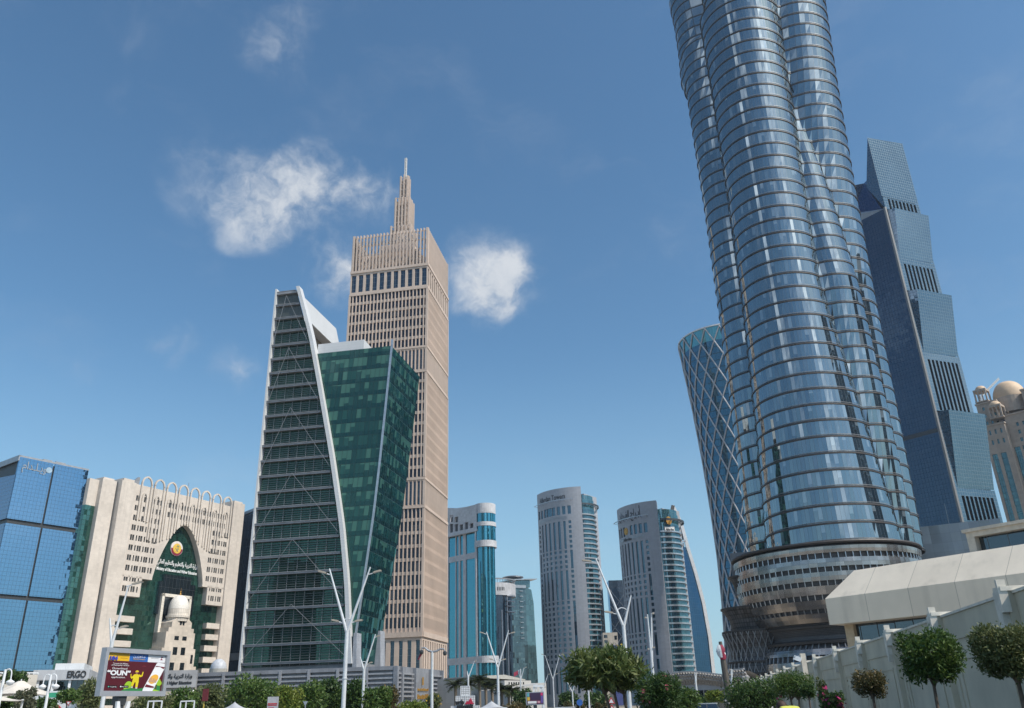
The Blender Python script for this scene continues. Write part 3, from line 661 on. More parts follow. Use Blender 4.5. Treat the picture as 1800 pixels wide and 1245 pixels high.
def podium():
    A, B = at(346, 1180, 222), at(697, 1176, 216); loc, rz = fr(A, B); L = math.hypot(B[0] - A[0], B[1] - A[1]); H = A[2]
    z2 = at(697, 1176, 216)[2]
    t = thing('podium_building', 'long low grey podium with horizontal louvres in front of the green tower', 'podium', loc, rz)
    gp = panels('podium_panels', (.24, .25, .275), 1.2, 1.2, .03, .8, .5)
    lo = pbr('podium_louvre', (.36, .36, .38), .45, .3)
    mb = MB(); mb.box(0, L, .5, 14, 0, H); mb.build('wall', gp, t)
    mb = MB(); mb.box(-.2, L + .2, -.3, 14, H - .9, H); mb.build('coping', gp, t)
    mb = MB()
    for k in range(6): mb.box(0, L, -.25, .5, H - 1.9 - k * 1.05, H - 1.5 - k * 1.05)
    mb.build('louvres', lo, t)
    for x in np.linspace(0, L, 8): mb = MB(); mb.box(x - .35, x + .35, -.45, .4, H - 7.6, H - .2); mb.build('pier', lo, t)
    mb = MB(); mb.box(0, L, .2, .48, 0, H - 7.6); mb.build('ground_floor_glazing', M['darkglass'], t)
    C = at(778, 1190, 250); rx = math.atan2(C[1] - B[1], C[0] - B[0]) - rz; L2 = math.hypot(C[0] - B[0], C[1] - B[1])
    # the right end turns back
    e = MB(); dx, dy = math.cos(rx), math.sin(rx); nx, ny = dy, -dx
    pp = lambda u, d, z: (L + dx * u - nx * d, dy * u - ny * d, z)
    def bx(u0, u1, d0, d1, z0, z1, m=0):
        c = np.array(pp((u0 + u1) / 2, (d0 + d1) / 2, (z0 + z1) / 2)); e.obox(c, np.array((dx, dy, 0)) * (u1 - u0) / 2, np.array((-nx, -ny, 0)) * (d1 - d0) / 2, (0, 0, (z1 - z0) / 2), m)
    bx(0, L2, .5, 12, 0, H); e.build('end_wall', gp, t)
    e = MB()
    for k in range(6):
        for u0, u1 in ((.3, L2 * .34), (L2 * .75, L2)): bx(u0, u1, -.2, .5, H - 1.9 - k * 1.05, H - 1.5 - k * 1.05)
    e.build('end_louvres', lo, t)
    for u in (0, L2 * .1, L2 * .37, L2 * .72, L2 * .98): e = MB(); bx(u - .5, u + .5, -.5, .6, 0, H - .1); e.build('pier', gp, t)
    e = MB(); bx(L2 * .14, L2 * .32, .3, .52, 3.5, H - 8); bx(L2 * .45, L2 * .68, .3, .52, 2.5, H - 8.5); bx(L2 * .78, L2 * .92, .3, .52, 1, H - 8); e.build('end_glazing', M['darkglass'], t)
    mb = MB()
    e = MB(); q = random.Random(3)
    for z0, hh, n in ((H - 5.6, .7, 15), (H - 7.6, 1.3, 13)):
        for k in range(n): u = L2 * .42 + L2 * .27 * k / n; bx(u, u + .22, .15, .42, z0, z0 + hh * q.uniform(.5, 1)); bx(u, u + .5, .15, .42, z0 + (0 if q.random() < .5 else hh * .5), z0 + .16 + (0 if q.random() < .5 else hh * .5)) if k % 2 else None
    e.build('sign_lettering', M['gold'], t)
    mb = MB(); mb.bar(pp(L2 * .55, .1, H - 2.2), pp(L2 * .55, .1, H - 4.2), .35); mb.build('sign_emblem', M['gold'], t); nearer(t, .8)
podium()

def ministry_gate():
    A, B = at(288, 1176, 205), at(347, 1180, 207); loc, rz = fr(A, B); L = math.hypot(B[0] - A[0], B[1] - A[1]); H = A[2]; zb = at(320, 1206, 206)[2]
    t = thing('sign_wall', 'grey sign wall with black ministry lettering beside the billboard', 'sign wall', loc, rz)
    mb = MB(); mb.box(-8, L, 0, 3, zb, H); mb.build('fascia', panels('sign_panels', (.36, .36, .37), 2, 2, .02, .9, .5), t)
    mb = MB(); mb.box(-8, L, .5, 2.5, 0, zb); mb.build('wall', pbr('sign_wall_cream', (.5, .44, .36), .8), t)
    text(arabic('وزارة التربية والتعليم والتعليم العالي'), M['black'], t, (L * .5 - 3.5, -.08, zb + (H - zb) * .66), 1.3, 'sign_lettering', width=L + 5, bold=.02)
    text('Ministry of Education and Higher Education', M['black'], t, (L * .5 - 3.5, -.08, zb + (H - zb) * .28), .95, 'sign_lettering', width=L + 5, bold=.03)
    nearer(t, .83)
    c = at(367, 1174, 186); d = thing('small_dome', 'small pale grey dome rising behind the louvred podium', 'dome', (c[0], c[1] + 6, 0))
    rr = 1.6 * 1.05; mb = MB(); mb.lathe([(1.9, 0), (1.9, c[2])], 24); mb.build('drum', M['kerb'], d)
    mb = MB(); mb.lathe([(1.75 * math.cos(a), c[2] + 2.1 * math.sin(a)) for a in np.linspace(0, 1.55, 9)], 24); mb.build('dome_shell', pbr('pale_dome', (.5, .52, .56), .5), d, True)
ministry_gate()
# ------------------------------------------------------------ beige tower with crown and spire
def beige_tower():
    loc, rz = fr((-69.9, 315.0), (-35.3, 309.0)); W_, D_ = 35.1, 34.5
    t = thing('stone_tower', 'tall beige stone tower with open lattice crown and stepped spire', 'skyscraper', loc, rz)
    st = panels('beige_stone', (.57, .46, .385), 1.6, 1.18, .04, .9, .75, var=.07, pvar=.04, sc=.06, stain=.08)
    wg = glass('tower_window_glass', 1.595, 4.7, (.008, .01, .014), (.5, .62, .8), .03, .03, lw=0, lh=.1, line=(.02, .02, .02), blind=.3, blindcol=(.13, .115, .1)); tg = glass('tall_window_glass', 1.2, 2.4, (.01, .02, .03), (.5, .68, .85), .08, .02, lw=.07, line=(.25, .24, .22))
    rects, tall = [], []
    def rows(z0, z1, n, L, out):
        p = (z1 - z0) / n
        for k in range(n):
            for i in range(22):
                x = (i + .5) * L / 22; out.append((x - .52, x + .52, z0 + k * p + .8, z0 + (k + 1) * p - .45))
    def wide(z0, z1, n, L, w, out):
        for i in range(n):
            x = (i + .5) * L / n; out.append((x - w, x + w, z0 + .7, z1 - .9))
    for name, L, fn in (('front', W_, flat()), ('side', D_, lambda u, v, d: (W_ - d, u, v))):
        r, tl = [], []
        rows(139.4, 167.6, 6, L, r); rows(83.6, 128.8, 10, L, r); rows(27.8, 72.6, 9, L, r)
        wide(168.0, 178.0, 11, L, 1.05, tl); wide(129.0, 139.4, 22, L, .45, tl); wide(72.8, 83.6, 22, L, .45, tl); wide(11.5, 25.2, 11, L, .75, tl); wide(0, 11.0, 11, L, .75, tl)
        dp = .45 if name == 'front' else .8
        mb = MB(); facade(mb, 0, L, 0, 178.2, r + tl, dp, fn); mb.build('stone_facade', st, t)
        panes(t, sorted(r, key=lambda q: q[0] * (-1 if name == 'front' else 0) - q[2] * .02), fn, wg, dp - .03, maxn=70 if name == 'front' else 30); panes(t, tl, fn, tg, dp - .03, 'tall_window', maxn=60 if name == 'front' else 40)
    # projecting ribs and ledges
    mb = MB()
    for L, f in ((W_, lambda u, d, z: (u, -d, z)), (D_, lambda u, d, z: (W_ + d, u, z))):
        for z, h, d in ((178.0, 1.2, .35), (166.9, .9, .3), (139.2, .9, .3), (128.2, .9, .3), (83.2, .9, .3), (72.1, 1.0, .4), (25.4, 1.8, .55), (10.8, .9, .35)):
            P = lambda u, dd, zz: np.array(f(u, dd, zz)); c = (P(0, d / 2, z + h / 2) + P(L, d / 2, z + h / 2)) / 2
            mb.obox(c, (P(L, 0, 0) - P(0, 0, 0)) / 2 * 1.008, (P(0, d, 0) - P(0, 0, 0)) / 2, (0, 0, h / 2))
    mb.build('ledges', st, t, split=True)
    mb = MB()
    for L, f in ((W_, lambda u, d, z: (u, -d, z)), (D_, lambda u, d, z: (W_ + d, u, z))):
        for i in range(23):
            u = min(max(i * L / 22, .2), L - .2); w = .14 if 0 < i < 22 else .45
            for z0, z1 in (((26.9, 72), (84.3, 128), (140.2, 166.8)) if L == D_ else ((26.9, 72), (73.3, 83), (84.3, 128), (129.2, 139), (140.2, 166.8))):
                c = np.array(f(u, .13, (z0 + z1) / 2)); mb.obox(c, (np.array(f(u + w, 0, 0)) - np.array(f(u, 0, 0))), (np.array(f(u, .13, 0)) - np.array(f(u, 0, 0))), (0, 0, (z1 - z0) / 2))
    mb.build('ribs', st, t)
    mb = MB(); mb.box(-.02, W_ - 1.2, 1.1, D_, 0, 178); mb.build('core', pbr('core_grey', (.1, .1, .1), .8), t)
    mb = MB(); mb.face([(0, D_, 0), (0, 0, 0), (0, 0, 178.2), (0, D_, 178.2)]); mb.box(-.1, W_ + .1, D_, D_ + .3, 0, 178.2); mb.build('rear_wall', st, t)
    # crown
    mb = MB()
    for i in range(23):
        u = i * (W_ - 1) / 22 + .5; w = .3 if 0 < i < 22 else .55
        for c in ((u, .6), (u, D_ - .6)): mb.box(c[0] - w, c[0] + w, c[1] - .45, c[1] + .45, 178, 197.4)
        v = i * (D_ - 1) / 22 + .5
        for c in ((.6, v), (W_ - .6, v)): mb.box(c[0] - .45, c[0] + .45, c[1] - w, c[1] + w, 178, 197.4)
    mb.build('crown_fins', st, t)
    mb = MB()
    for z in (182.5, 187.3, 192, 196.4):
        for y in (.9, D_ - .9): mb.box(.6, W_ - .6, y - .12, y + .12, z - .22, z + .22)
        for x in (.9, W_ - .9): mb.box(x - .12, x + .12, .6, D_ - .6, z - .22, z + .22)
    mb.build('crown_rails', st, t)
    mb = MB()
    for i in range(11):
        x = 1 + i * 3.2; x2 = x + 3.2
        if x2 > W_: break
        for z0, z1 in ((178.5, 187), (187, 196)):
            for y in (2.2, D_ - 2): mb.bar((x, y, z0), (x2, y, z1), .22); mb.bar((x2, y, z0), (x, y, z1), .22)
            for q in (2.2, W_ - 2): mb.bar((q, x, z0), (q, x2, z1), .22)
        mb.bar((x, 2.2, 196), (x, 13, 199), .25); mb.bar((x, 2.2, 187), (x, 2.2, 196), .25)
    mb.build('crown_truss', M['steel'], t)
    mb = MB(); mb.box(6, W_ - 6, 6, D_ - 6, 178, 190); mb.box(10, 25, 10, 25, 190, 197); mb.build('plant_room', st, t)
    # spire
    cx, cy = 17.8, 18.2
    for w, z0, z1, n in ((4.9, 196, 209.5, 6), (3.55, 206, 225.5, 5), (1.95, 222, 239.5, 3)):
        mb = MB()
        for i in range(n):
            u = -w + .35 + (2 * w - .7) * i / (n - 1); q = .26 if w < 3 else .33; top = z1 - (abs(i - (n - 1) / 2) % 2) * .7
            for c in ((cx + u, cy - w), (cx + u, cy + w), (cx - w, cy + u), (cx + w, cy + u)): mb.box(c[0] - q, c[0] + q, c[1] - q, c[1] + q, z0, top)
        for z in np.arange(z0 + 2, z1, 3.4):
            for s in (-1, 1): mb.box(cx - w, cx + w, cy + s * w - .1, cy + s * w + .1, z, z + .3); mb.box(cx + s * w - .1, cx + s * w + .1, cy - w, cy + w, z, z + .3)
        mb.box(cx - w * .45, cx + w * .45, cy - w * .45, cy + w * .45, z0, z1 - 1.5)
        mb.build('spire_tier', st, t)
    mb = MB()
    for k in range(4): a = k * math.pi / 2 + .78; mb.bar((cx + .5 * math.cos(a), cy + .5 * math.sin(a), 236), (cx + .5 * math.cos(a), cy + .5 * math.sin(a), 250.5), .3)
    for z in range(238, 251, 2): mb.box(cx - .5, cx + .5, cy - .5, cy + .5, z, z + .3)
    mb.build('mast', pbr('mast_white', (.7, .68, .64), .5), t)
beige_tower()

# ------------------------------------------------------------ towers at the end of the road
def turquoise_tower():
    A, B = at(770, 1140, 430), at(844, 1140, 410); loc, rz = fr(A, B); L = math.hypot(B[0] - A[0], B[1] - A[1]); z = lambda y, x=820: at(x, y, 418)[2]
    t = thing('turquoise_tower', 'white tower with turquoise mirror glass strips and cut out panels on top', 'office tower', loc, rz)
    wh = panels('white_stone_panels', (.55, .56, .59), 1.2, .9, .03, .88, .6); tq = glass('turquoise_glass', 1.1, 1.6, (.008, .085, .125), (.28, .78, .95), .34, .012, lw=.06, line=(.02, .12, .16), var=.4, wav=.02)
    zt = z(893); zA = z(942, 845); zb = z(1165)
    strips = [(.2, L * .08), (L * .13, L * .22), (L * .25, L * .42), (L * .44, L * .5), (L * .54, L * .61), (L * .68, L * .94)]
    zz = [(2, z(1168)), (z(1156), z(985, 820)), (z(975, 820), z(938, 835))]
    rects = [(a, b, c + .01 * i, d) for i, (a, b) in enumerate(strips[2:]) for c, d in zz] + [(a, b, 2, z(985)) for a, b in strips[:2]] + [(a, b, z(975), z(938)) for a, b in strips[:2]]
    f0 = flat(); mb = MB(); facade(mb, 0, L, 0, z(928), rects, .5, f0); mb.box(0, L, .9, 6, 0, zt - 2); mb.build('stone_frame', wh, t)
    panes(t, rects, f0, tq, .45)
    # slanting upper screen with square openings
    top = lambda u: z(880) - (z(880) - z(925)) * (u / L) ** 1.2
    cut = [(L * (.08 + .125 * i), L * (.08 + .125 * i) + L * .085, z(936) + .8, z(936) + (top(L * (.11 + .125 * i)) - z(936)) * (.42 if i < 5 else .6)) for i in range(7)]
    cut += [(a, b, d + .9, min(d + (d - c), top(b) - 1.2)) for a, b, c, d in cut[:4]]
    mb = MB(); facade(mb, 0, L, z(936), z(936) + 9.4, cut, .9, lambda u, v, d: (u, -1.4 + d, v if v <= z(936) + .01 else z(936) + (v - z(936)) * 1.0)); mb.box(0, L, -1.5, 0, z(936) - 1.2, z(936)); mb.build('cut_out_screen', wh, t)
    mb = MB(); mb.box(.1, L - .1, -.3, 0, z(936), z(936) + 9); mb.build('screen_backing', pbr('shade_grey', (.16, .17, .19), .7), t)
    mb = MB(); mb.prism([(0, z(920)), (L, z(920)), (L, z(893, 845)), (L * .4, z(889, 820)), (0, z(882, 800))], 1.6, 3); mb.build('rear_screen', wh, t)
    # round corner bay
    R_ = 5.2; c = (L + .5, 4.2)
    mb = MB()
    for a, b, r in ((0, z(1168), R_ * .9), (z(1156), z(968), R_ * .9), (z(958), z(932), R_), (z(925), z(910), R_)): mb.lathe([(r, a), (r, b)], 30, c, a0=-math.pi * 1.02, a1=.6)
    mb.build('bay_glazing', tq, t)
    mb = MB()
    for a, b, r in ((z(1168), z(1156), R_ + .3), (z(968), z(957), R_ + .4), (z(932), z(925), R_ + .3), (z(910), z(893), R_ + .15)): mb.lathe([(r - 1, a), (r, a), (r, b), (r - 1, b)], 30, c)
    for a in (-2.9, -1.95): mb.bar((c[0] + R_ * math.cos(a), c[1] + R_ * math.sin(a), 0), (c[0] + R_ * math.cos(a), c[1] + R_ * math.sin(a), z(905)), .9)
    mb.build('bay_bands', wh, t)
turquoise_tower()

def curved_office():
    A, B = at(842, 1150, 500), at(897, 1150, 500); loc, rz = fr(A, B); L = math.hypot(B[0] - A[0], B[1] - A[1]); z = lambda y, x=875: at(x, y, 500)[2]
    t = thing('curved_office', 'curved grey office tower with white crown and small red emblem', 'office tower', loc, rz)
    wh = panels('office_white', (.5, .51, .54), 1.5, 1, .04, .85, .55); gl = glass('office_dark_glass', 1.5, 3.4, (.015, .02, .028), (.5, .6, .75), .1, .02, lw=.12, line=(.05, .05, .06))
    Rr = L * .78; c = (L * .42, Rr * .95)
    def arc(mb, r, z0, z1, m=0, a0=-2.6, a1=-.55, n=20): mb.lathe([(r, z0), (r, z1)], n, c, m, a0, a1)
    mb = MB(); arc(mb, Rr, 0, z(1040)); mb.build('curtain_wall', gl, t)
    mb = MB(); mb.lathe([(Rr - 2, z(1046)), (Rr + .5, z(1046)), (Rr + .5, z(1024)), (Rr - 2, z(1024))], 36, c); mb.build('white_crown', wh, t)
    mb = MB()
    for k, a in enumerate((-2.35, -1.95, -1.55, -1.12, -.85)):
        p = lambda zz: (c[0] + (Rr + .2) * math.cos(a), c[1] + (Rr + .2) * math.sin(a), zz); mb.bar(p(0), p(z(1072 if k in (1, 3) else 1046)), .7 if k != 1 else 1.6)
    for y in (1056, 1064, 1071): mb.lathe([(Rr + .1, z(y)), (Rr + .45, z(y)), (Rr + .45, z(y) + .7), (Rr + .1, z(y) + .7)], 10, c, a0=-2.1, a1=-1.45)
    for y in (1048, 1057, 1066, 1076): mb.lathe([(Rr, z(y)), (Rr + 1.3, z(y)), (Rr + 1.3, z(y) + .5), (Rr, z(y) + .5)], 8, c, a0=-.9, a1=-.4)
    mb.build('piers', wh, t)
    mb = MB()
    for a in [-2.5 + .08 * i for i in range(5)] + [-1.3 + .07 * i for i in range(5)]:
        p = lambda zz: (c[0] + (Rr + .55) * math.cos(a), c[1] + (Rr + .55) * math.sin(a), zz); mb.bar(p(z(1038)), p(z(1032)), .5, .15)
    mb.build('crown_windows', M['darksteel'], t, split=True)
    mb = MB(); mb.lathe([(Rr - .6, z(1018)), (Rr + .6, z(1018)), (Rr + .6, z(1016)), (Rr - .6, z(1016))], 40, c)
    for i in range(26):
        a = -3.1 + i * .12; p = lambda r, zz: (c[0] + r * math.cos(a), c[1] + r * math.sin(a), zz); mb.bar(p(Rr, z(1025)), p(Rr + .3, z(1017)), .25)
    mb.build('roof_ring', M['steel'], t)
    a = -1.68; p = (c[0] + (Rr + .9) * math.cos(a), c[1] + (Rr + .9) * math.sin(a), z(1034))
    mb = MB(); mb.box(p[0] - 1.5, p[0] + 1.5, p[1] - .2, p[1] + .4, z(1039), z(1027)); mb.build('sign_board', wh, t)
    mb = MB(); mb.lathe([(.75, 0), (.75, .15)], 14); mb.face([(.75 * math.cos(q), .75 * math.sin(q), .15) for q in np.linspace(0, 6.28, 14)]); mb.build('sign_emblem', pbr('sign_red', (.5, .03, .05), .5), t, loc=(p[0], p[1] - .25, z(1031.5)), rot=(R(90), 0, 0))
curved_office()

def disc_tower():
    A, B = at(897, 1150, 590), at(946, 1150, 600); loc, rz = fr(A, B); L = math.hypot(B[0] - A[0], B[1] - A[1]); z = lambda y, x=920: at(x, y, 595)[2]
    t = thing('disc_top_tower', 'dark teal glass tower with a flat disc above its roof', 'skyscraper', loc, rz)
    g1 = glass('teal_tower_glass', 1.6, 3.5, (.035, .06, .068), (.55, .75, .85), .12, .02, lw=.12, line=(.03, .04, .05), var=.9, blind=.2, blindcol=(.08, .13, .14)); g2 = glass('teal_tower_glass_light', 1.6, 3.5, (.05, .1, .11), (.55, .8, .88), .16, .02, lw=.12, line=(.06, .09, .1), var=.8)
    mb = MB(); mb.box(0, L * .62, 0, 22, 0, z(1032)); mb.build('curtain_wall', g1, t)
    mb = MB(); mb.prism([(L * .6, 0), (L * 1.0, 0), (L * .93, z(1060)), (L * .86, z(1036)), (L * .6, z(1030))], 1.0, 20); mb.build('side_glazing', g2, t)
    mb = MB(); mb.box(L * .02, L * .8, .4, 20, z(1032), z(1019)); mb.build('upper_glazing', g2, t)
    mb = MB(); mb.prism([(-1, z(1022)), (L * 1.02, z(1018)), (L * 1.02, z(1016.5)), (-1, z(1020))], -2, 20); mb.box(L * .22, L * .62, -.8, .2, z(1034), z(1029)); mb.build('roof_slab', M['alu'], t)
    mb = MB(); mb.lathe([(1.5, z(1020)), (1.8, z(1016)), (7.3, z(1014)), (7.6, z(1012.5)), (5.5, z(1011)), (.1, z(1010.6))], 32, (L * .36, 8)); mb.build('disc', M['steel'], t)
    mb = MB()
    for y in np.arange(1040, 1130, 9.2): mb.box(L * .38, L * .5, -.9, .1, z(y), z(y) + .5)
    mb.build('balconies', M['alu'], t, split=True)
disc_tower()

def twin_tower(name, label, A, B, top, k, sign):
    """grey stone tower: bowed front with inset windows, bowed glass side with balconies"""
    loc, rz = fr(A, B); L = math.hypot(B[0] - A[0], B[1] - A[1]); s = L * .16; Rr = (L * L / 4 + s * s) / (2 * s); ha = math.asin(L / 2 / Rr)
    t = thing('hotel_tower', label, 'skyscraper', loc, rz)
    st = M['twin_stone']; gl = M['twin_glass']
    def fn(u, v, d):
        a = -ha + 2 * ha * u / L; r = Rr - d
        return (L / 2 + r * math.sin(a), Rr - s - r * math.cos(a), v)
    rects = []; f = 3.5 * k
    cols = [L * (.075 + .1 * i) for i in range(8)]; wd = L * .032
    z = top - 13.5 * k
    for i, c in enumerate(cols):                                     # tall windows under the canopy
        if not (sign == 'ar' and i == 3): rects.append((c - (wd if i != 3 else wd * 2), c + (wd if i != 3 else wd * 2), z - 6.2 * k, z))
    z = top - 24.5 * k; base = 6 * k
    pat = [('s', 6), ('w', 4), ('s', 6), ('w', 99)]
    for kind, n in pat:
        n = min(n, int((z - base - 18 * k) / f))
        for i, c in enumerate(cols):
            strip = (kind == 's') == (0 < i < 7)
            if strip and n < 30: rects.append((c - wd * .75, c + wd * .75, z - n * f + .9 * k, z))
            elif kind == 'w' and i == 7: rects.append((c - wd * .75, c + wd * .75, z - n * f + .9 * k, z))
            else:
                for q in range(n): rects.append((c - wd * .8, c + wd * .8, z - q * f - 2.1 * k, z - q * f))
        z -= n * f
    for i, c in enumerate(cols): rects.append((c - wd * .75, c + wd * .75, base + 2, z - 1))
    mb = MB(); facade(mb, 0, L, 0, top, rects, .6, fn, du=L / 14); mb.face([fn(L, 0, 0), fn(L, 0, 6), fn(L, top, 6), fn(L, top, 0)]); mb.face([fn(0, 0, 2), fn(0, 0, 0), fn(0, top, 0), fn(0, top, 2)])
    a = [fn(L * i / 14, top, 0) for i in range(15)]; b = [fn(L * i / 14, top, 1.2) for i in range(15)]
    for i in range(14): mb.face([a[i], a[i + 1], b[i + 1], b[i]])
    mb.build('stone_front', st, t)
    panes(t, rects, fn, gl, .55, frame=M['darksteel'], order=lambda r: -(r[1] - r[0]) * (r[3] - r[2]))
    # glass side with curved balconies
    E = np.array(fn(L, 0, 0)); ex = 2.5 if sign == 'ar' else .5; r = 12.5 * k; c0 = (E[0] + ex * k - r, E[1] + 12.5 * k)
    mb = MB(); mb.lathe([(r, 0), (r, top - 8 * k)], 40, c0, a0=-1.15, a1=1.6); mb.build('side_glazing', M['twin_side'], t)
    mb = MB(); mb.box(1.2, E[0] - 1.5, 6.5, 24 * k, 0, top - 4 * k); mb.build('core', st, t)
    n = int((top - 22 * k) / f)
    for i in range(n):
        z = top - 20 * k - i * f
        if z < 14: break
        mb = MB(); rr = [r, r + 1.3 * k, r + 1.4 * k, r]; mb.lathe([(r, z), (r + 1.35 * k, z), (r + 1.35 * k, z + .9 * k), (r + 1.2 * k, z + .9 * k), (r + 1.2 * k, z + .3), (r, z + .3)], 22, c0, a0=-.85, a1=1.3); mb.build('balcony', M['steel'] if sign == 'en' else M['alu'], t)
    # canopy ring, canopy rail and lettering
    mb = MB(); z = top - 10 * k
    for q in range(9): u = L * (.02 + .1 * q); mb.bar(fn(u, z, 0), fn(u, z + .8, -2.6), .25)
    for q in range(14): mb.bar(fn(L * (.0 + .062 * q), z + .8, -2.6), fn(L * (.062 + .062 * q), z + .8, -2.6), .35)
    mb.build('canopy_rail', M['alu'], t)
    mb = MB(); z = top - 13 * k
    mb.lathe([(r + 3.2 * k, z), (r + 3.7 * k, z), (r + 3.7 * k, z + 1.2), (r + 3.2 * k, z + 1.2)], 24, c0, a0=-.8, a1=1.2)
    for q in range(9): a = -.75 + q * .24; mb.bar((c0[0] + r * math.cos(a), c0[1] + r * math.sin(a), z + .5), (c0[0] + (r + 3.4 * k) * math.cos(a), c0[1] + (r + 3.4 * k) * math.sin(a), z + .5), .4)
    mb.build('canopy_ring', M['darksteel'], t)
    u0, u1 = L * .05, L * .74
    mb = MB(); z = top - 22.6 * k
    for q in range(60):
        u = L * (.08 + .66 * q / 60)
        if sign == 'ar' and .25 < u / L < .46: continue
        mb.bar(fn(u, z, -.05), fn(u, z + 1.7 * k, -.05), .3, .15)
    mb.build('vent_grille', M['steel'], t)
    onf = lambda uc, zc: (lambda x, y, e: fn(uc + x, zc + y, -.15 - e))
    if sign == 'en': text('Alfardan Towers', M['black'], t, None, 5.2, 'sign_lettering', width=L * .6, bold=.04, fn=onf(L * .42, top - 6.4 * k))
    else:
        text(arabic('أبـراج الفـردان'), M['black'], t, None, 6.4, 'sign_lettering', width=L * .56, bold=.06, fn=onf(L * .42, top - 6.2 * k))
        text('Alfardan', M['black'], t, None, 2.6, 'sign_lettering', width=L * .24, bold=.04, fn=onf(L * .355, top - 22 * k))
        mb = MB()
        for q in range(11): a = q * 2 * math.pi / 11; mb.obox(np.array(fn(L * .345 + 1.35 * k * math.cos(a), top - 16.6 * k + 1.9 * k * math.sin(a), -.2)), (.45 * k, 0, 0), (0, .2, 0), (0, 0, .45 * k))
        mb.obox(np.array(fn(L * .345, top - 16.6 * k, -.25)), (.8 * k, 0, 0), (0, .2, 0), (0, 0, 1.1 * k)); mb.build('sign_emblem', M['gold'], t)
        for a in (.05,):
            p = (c0[0] + (r + .4) * math.cos(-.35), c0[1] + (r + .4) * math.sin(-.35))
            ra = -.35 + math.pi / 2
            mb = MB(); mb.box(-3.2, 3.2, -.2, .2, -1.7, 1.7); mb.build('sign_board', M['white'], t, loc=(*p, top - 18.4 * k), rot=(0, 0, ra))
            text('Alfardan', M['black'], t, (c0[0] + (r + .66) * math.cos(-.35), c0[1] + (r + .66) * math.sin(-.35), top - 18.4 * k), 1.9, 'sign_lettering', rot=(R(90), 0, ra), width=5.4, bold=.03)
            mb = MB()
            for q in range(11): an = q * 2 * math.pi / 11; mb.obox((1.35 * math.cos(an), 0, 1.9 * math.sin(an)), (.5, 0, 0), (0, .2, 0), (0, 0, .5))
            mb.obox((0, 0, 0), (.8, 0, 0), (0, .25, 0), (0, 0, 1.2)); mb.build('sign_emblem', M['gold'], t, loc=(*p, top - 12.6 * k), rot=(0, 0, ra))
    mb = MB(); mb.lathe([(r - .5, top - 8 * k), (r - .5, top - 5 * k)], 24, c0, a0=-1.1, a1=1.6); mb.build('side_parapet', M['twin_side'], t)
M['twin_stone'] = panels('grey_granite', (.34, .355, .39), 1.4, 1.15, .045, .86, .6, var=.06, pvar=.06, sc=.04)
M['twin_glass'] = glass('twin_window_glass', 9, 9, (.01, .04, .06), (.5, .75, .9), .14, .03, lw=0)
M['twin_side'] = glass('twin_side_glass', 1.6, 3.5, (.022, .07, .085), (.4, .66, .76), .2, .02, lw=.1, line=(.1, .2, .22), var=.9)
twin_tower('hotel_tower', 'far grey granite tower with English lettering along its curved crown', (15.8, 613.6), (45.0 + 2.5, 590.2), 148.5, 1.0, 'en')
twin_tower('hotel_tower', 'nearer grey granite tower with Arabic name and gold emblem near its top', (62.2, 504.8), (82.8, 480.0), 111.3, .92, 'ar')

def lattice_block():
    A, B = at(1078, 1140, 600), at(1112, 1140, 600); loc, rz = fr(A, B); L = math.hypot(B[0] - A[0], B[1] - A[1]); H = at(1090, 1020, 600)[2]
    t = thing('lattice_block', 'slim dark glass block with crossing white bracing behind the gold emblem tower', 'office tower', loc, rz)
    mb = MB(); mb.box(0, L, 0, 12, 0, H); mb.build('curtain_wall', glass('slim_glass', 1.5, 3.5, (.03, .05, .07), (.55, .7, .9), .18, lw=.1), t)
    mb = MB(); s = H / 7.
    for k in range(8):
        z = k * s
        for a, b in (((0, z), (L, z + 1.5 * s)), ((L, z), (0, z + 1.5 * s))):
            if b[1] <= H + .1: mb.bar((a[0], -.3, a[1]), (b[0], -.3, b[1]), .5)
    mb.build('bracing', M['steel'], t)
lattice_block()
def cream_block():
    A, B = at(1062, 1150, 560), at(1088, 1150, 560); loc, rz = fr(A, B); L = math.hypot(B[0] - A[0], B[1] - A[1]); H = at(1075, 1112, 560)[2]
    t = thing('cream_block', 'small cream apartment block seen in the gap between the granite towers', 'building', loc, rz)
    mb = MB(); mb.box(0, L, 0, 10, 0, H); mb.build('wall', panels('cream_render', (.5, .45, .38), 3, 3.2, .05), t)
    mb = MB()
    for k in range(6): mb.box(L * .08, L * .3, -.1, .05, H - 3.2 - k * 3.2, H - 1.4 - k * 3.2)
    mb.box(L * .78, L * .95, -.1, .05, H - 4.5, H - 2); mb.build('window', M['darkglass'], t, split=True)
    mb = MB(); mb.box(L * .55, L + .2, -2, 4, 0, H - 8); mb.build('blue_hoarding', pbr('hoarding_blue', (.06, .08, .25), .6), t)
cream_block()

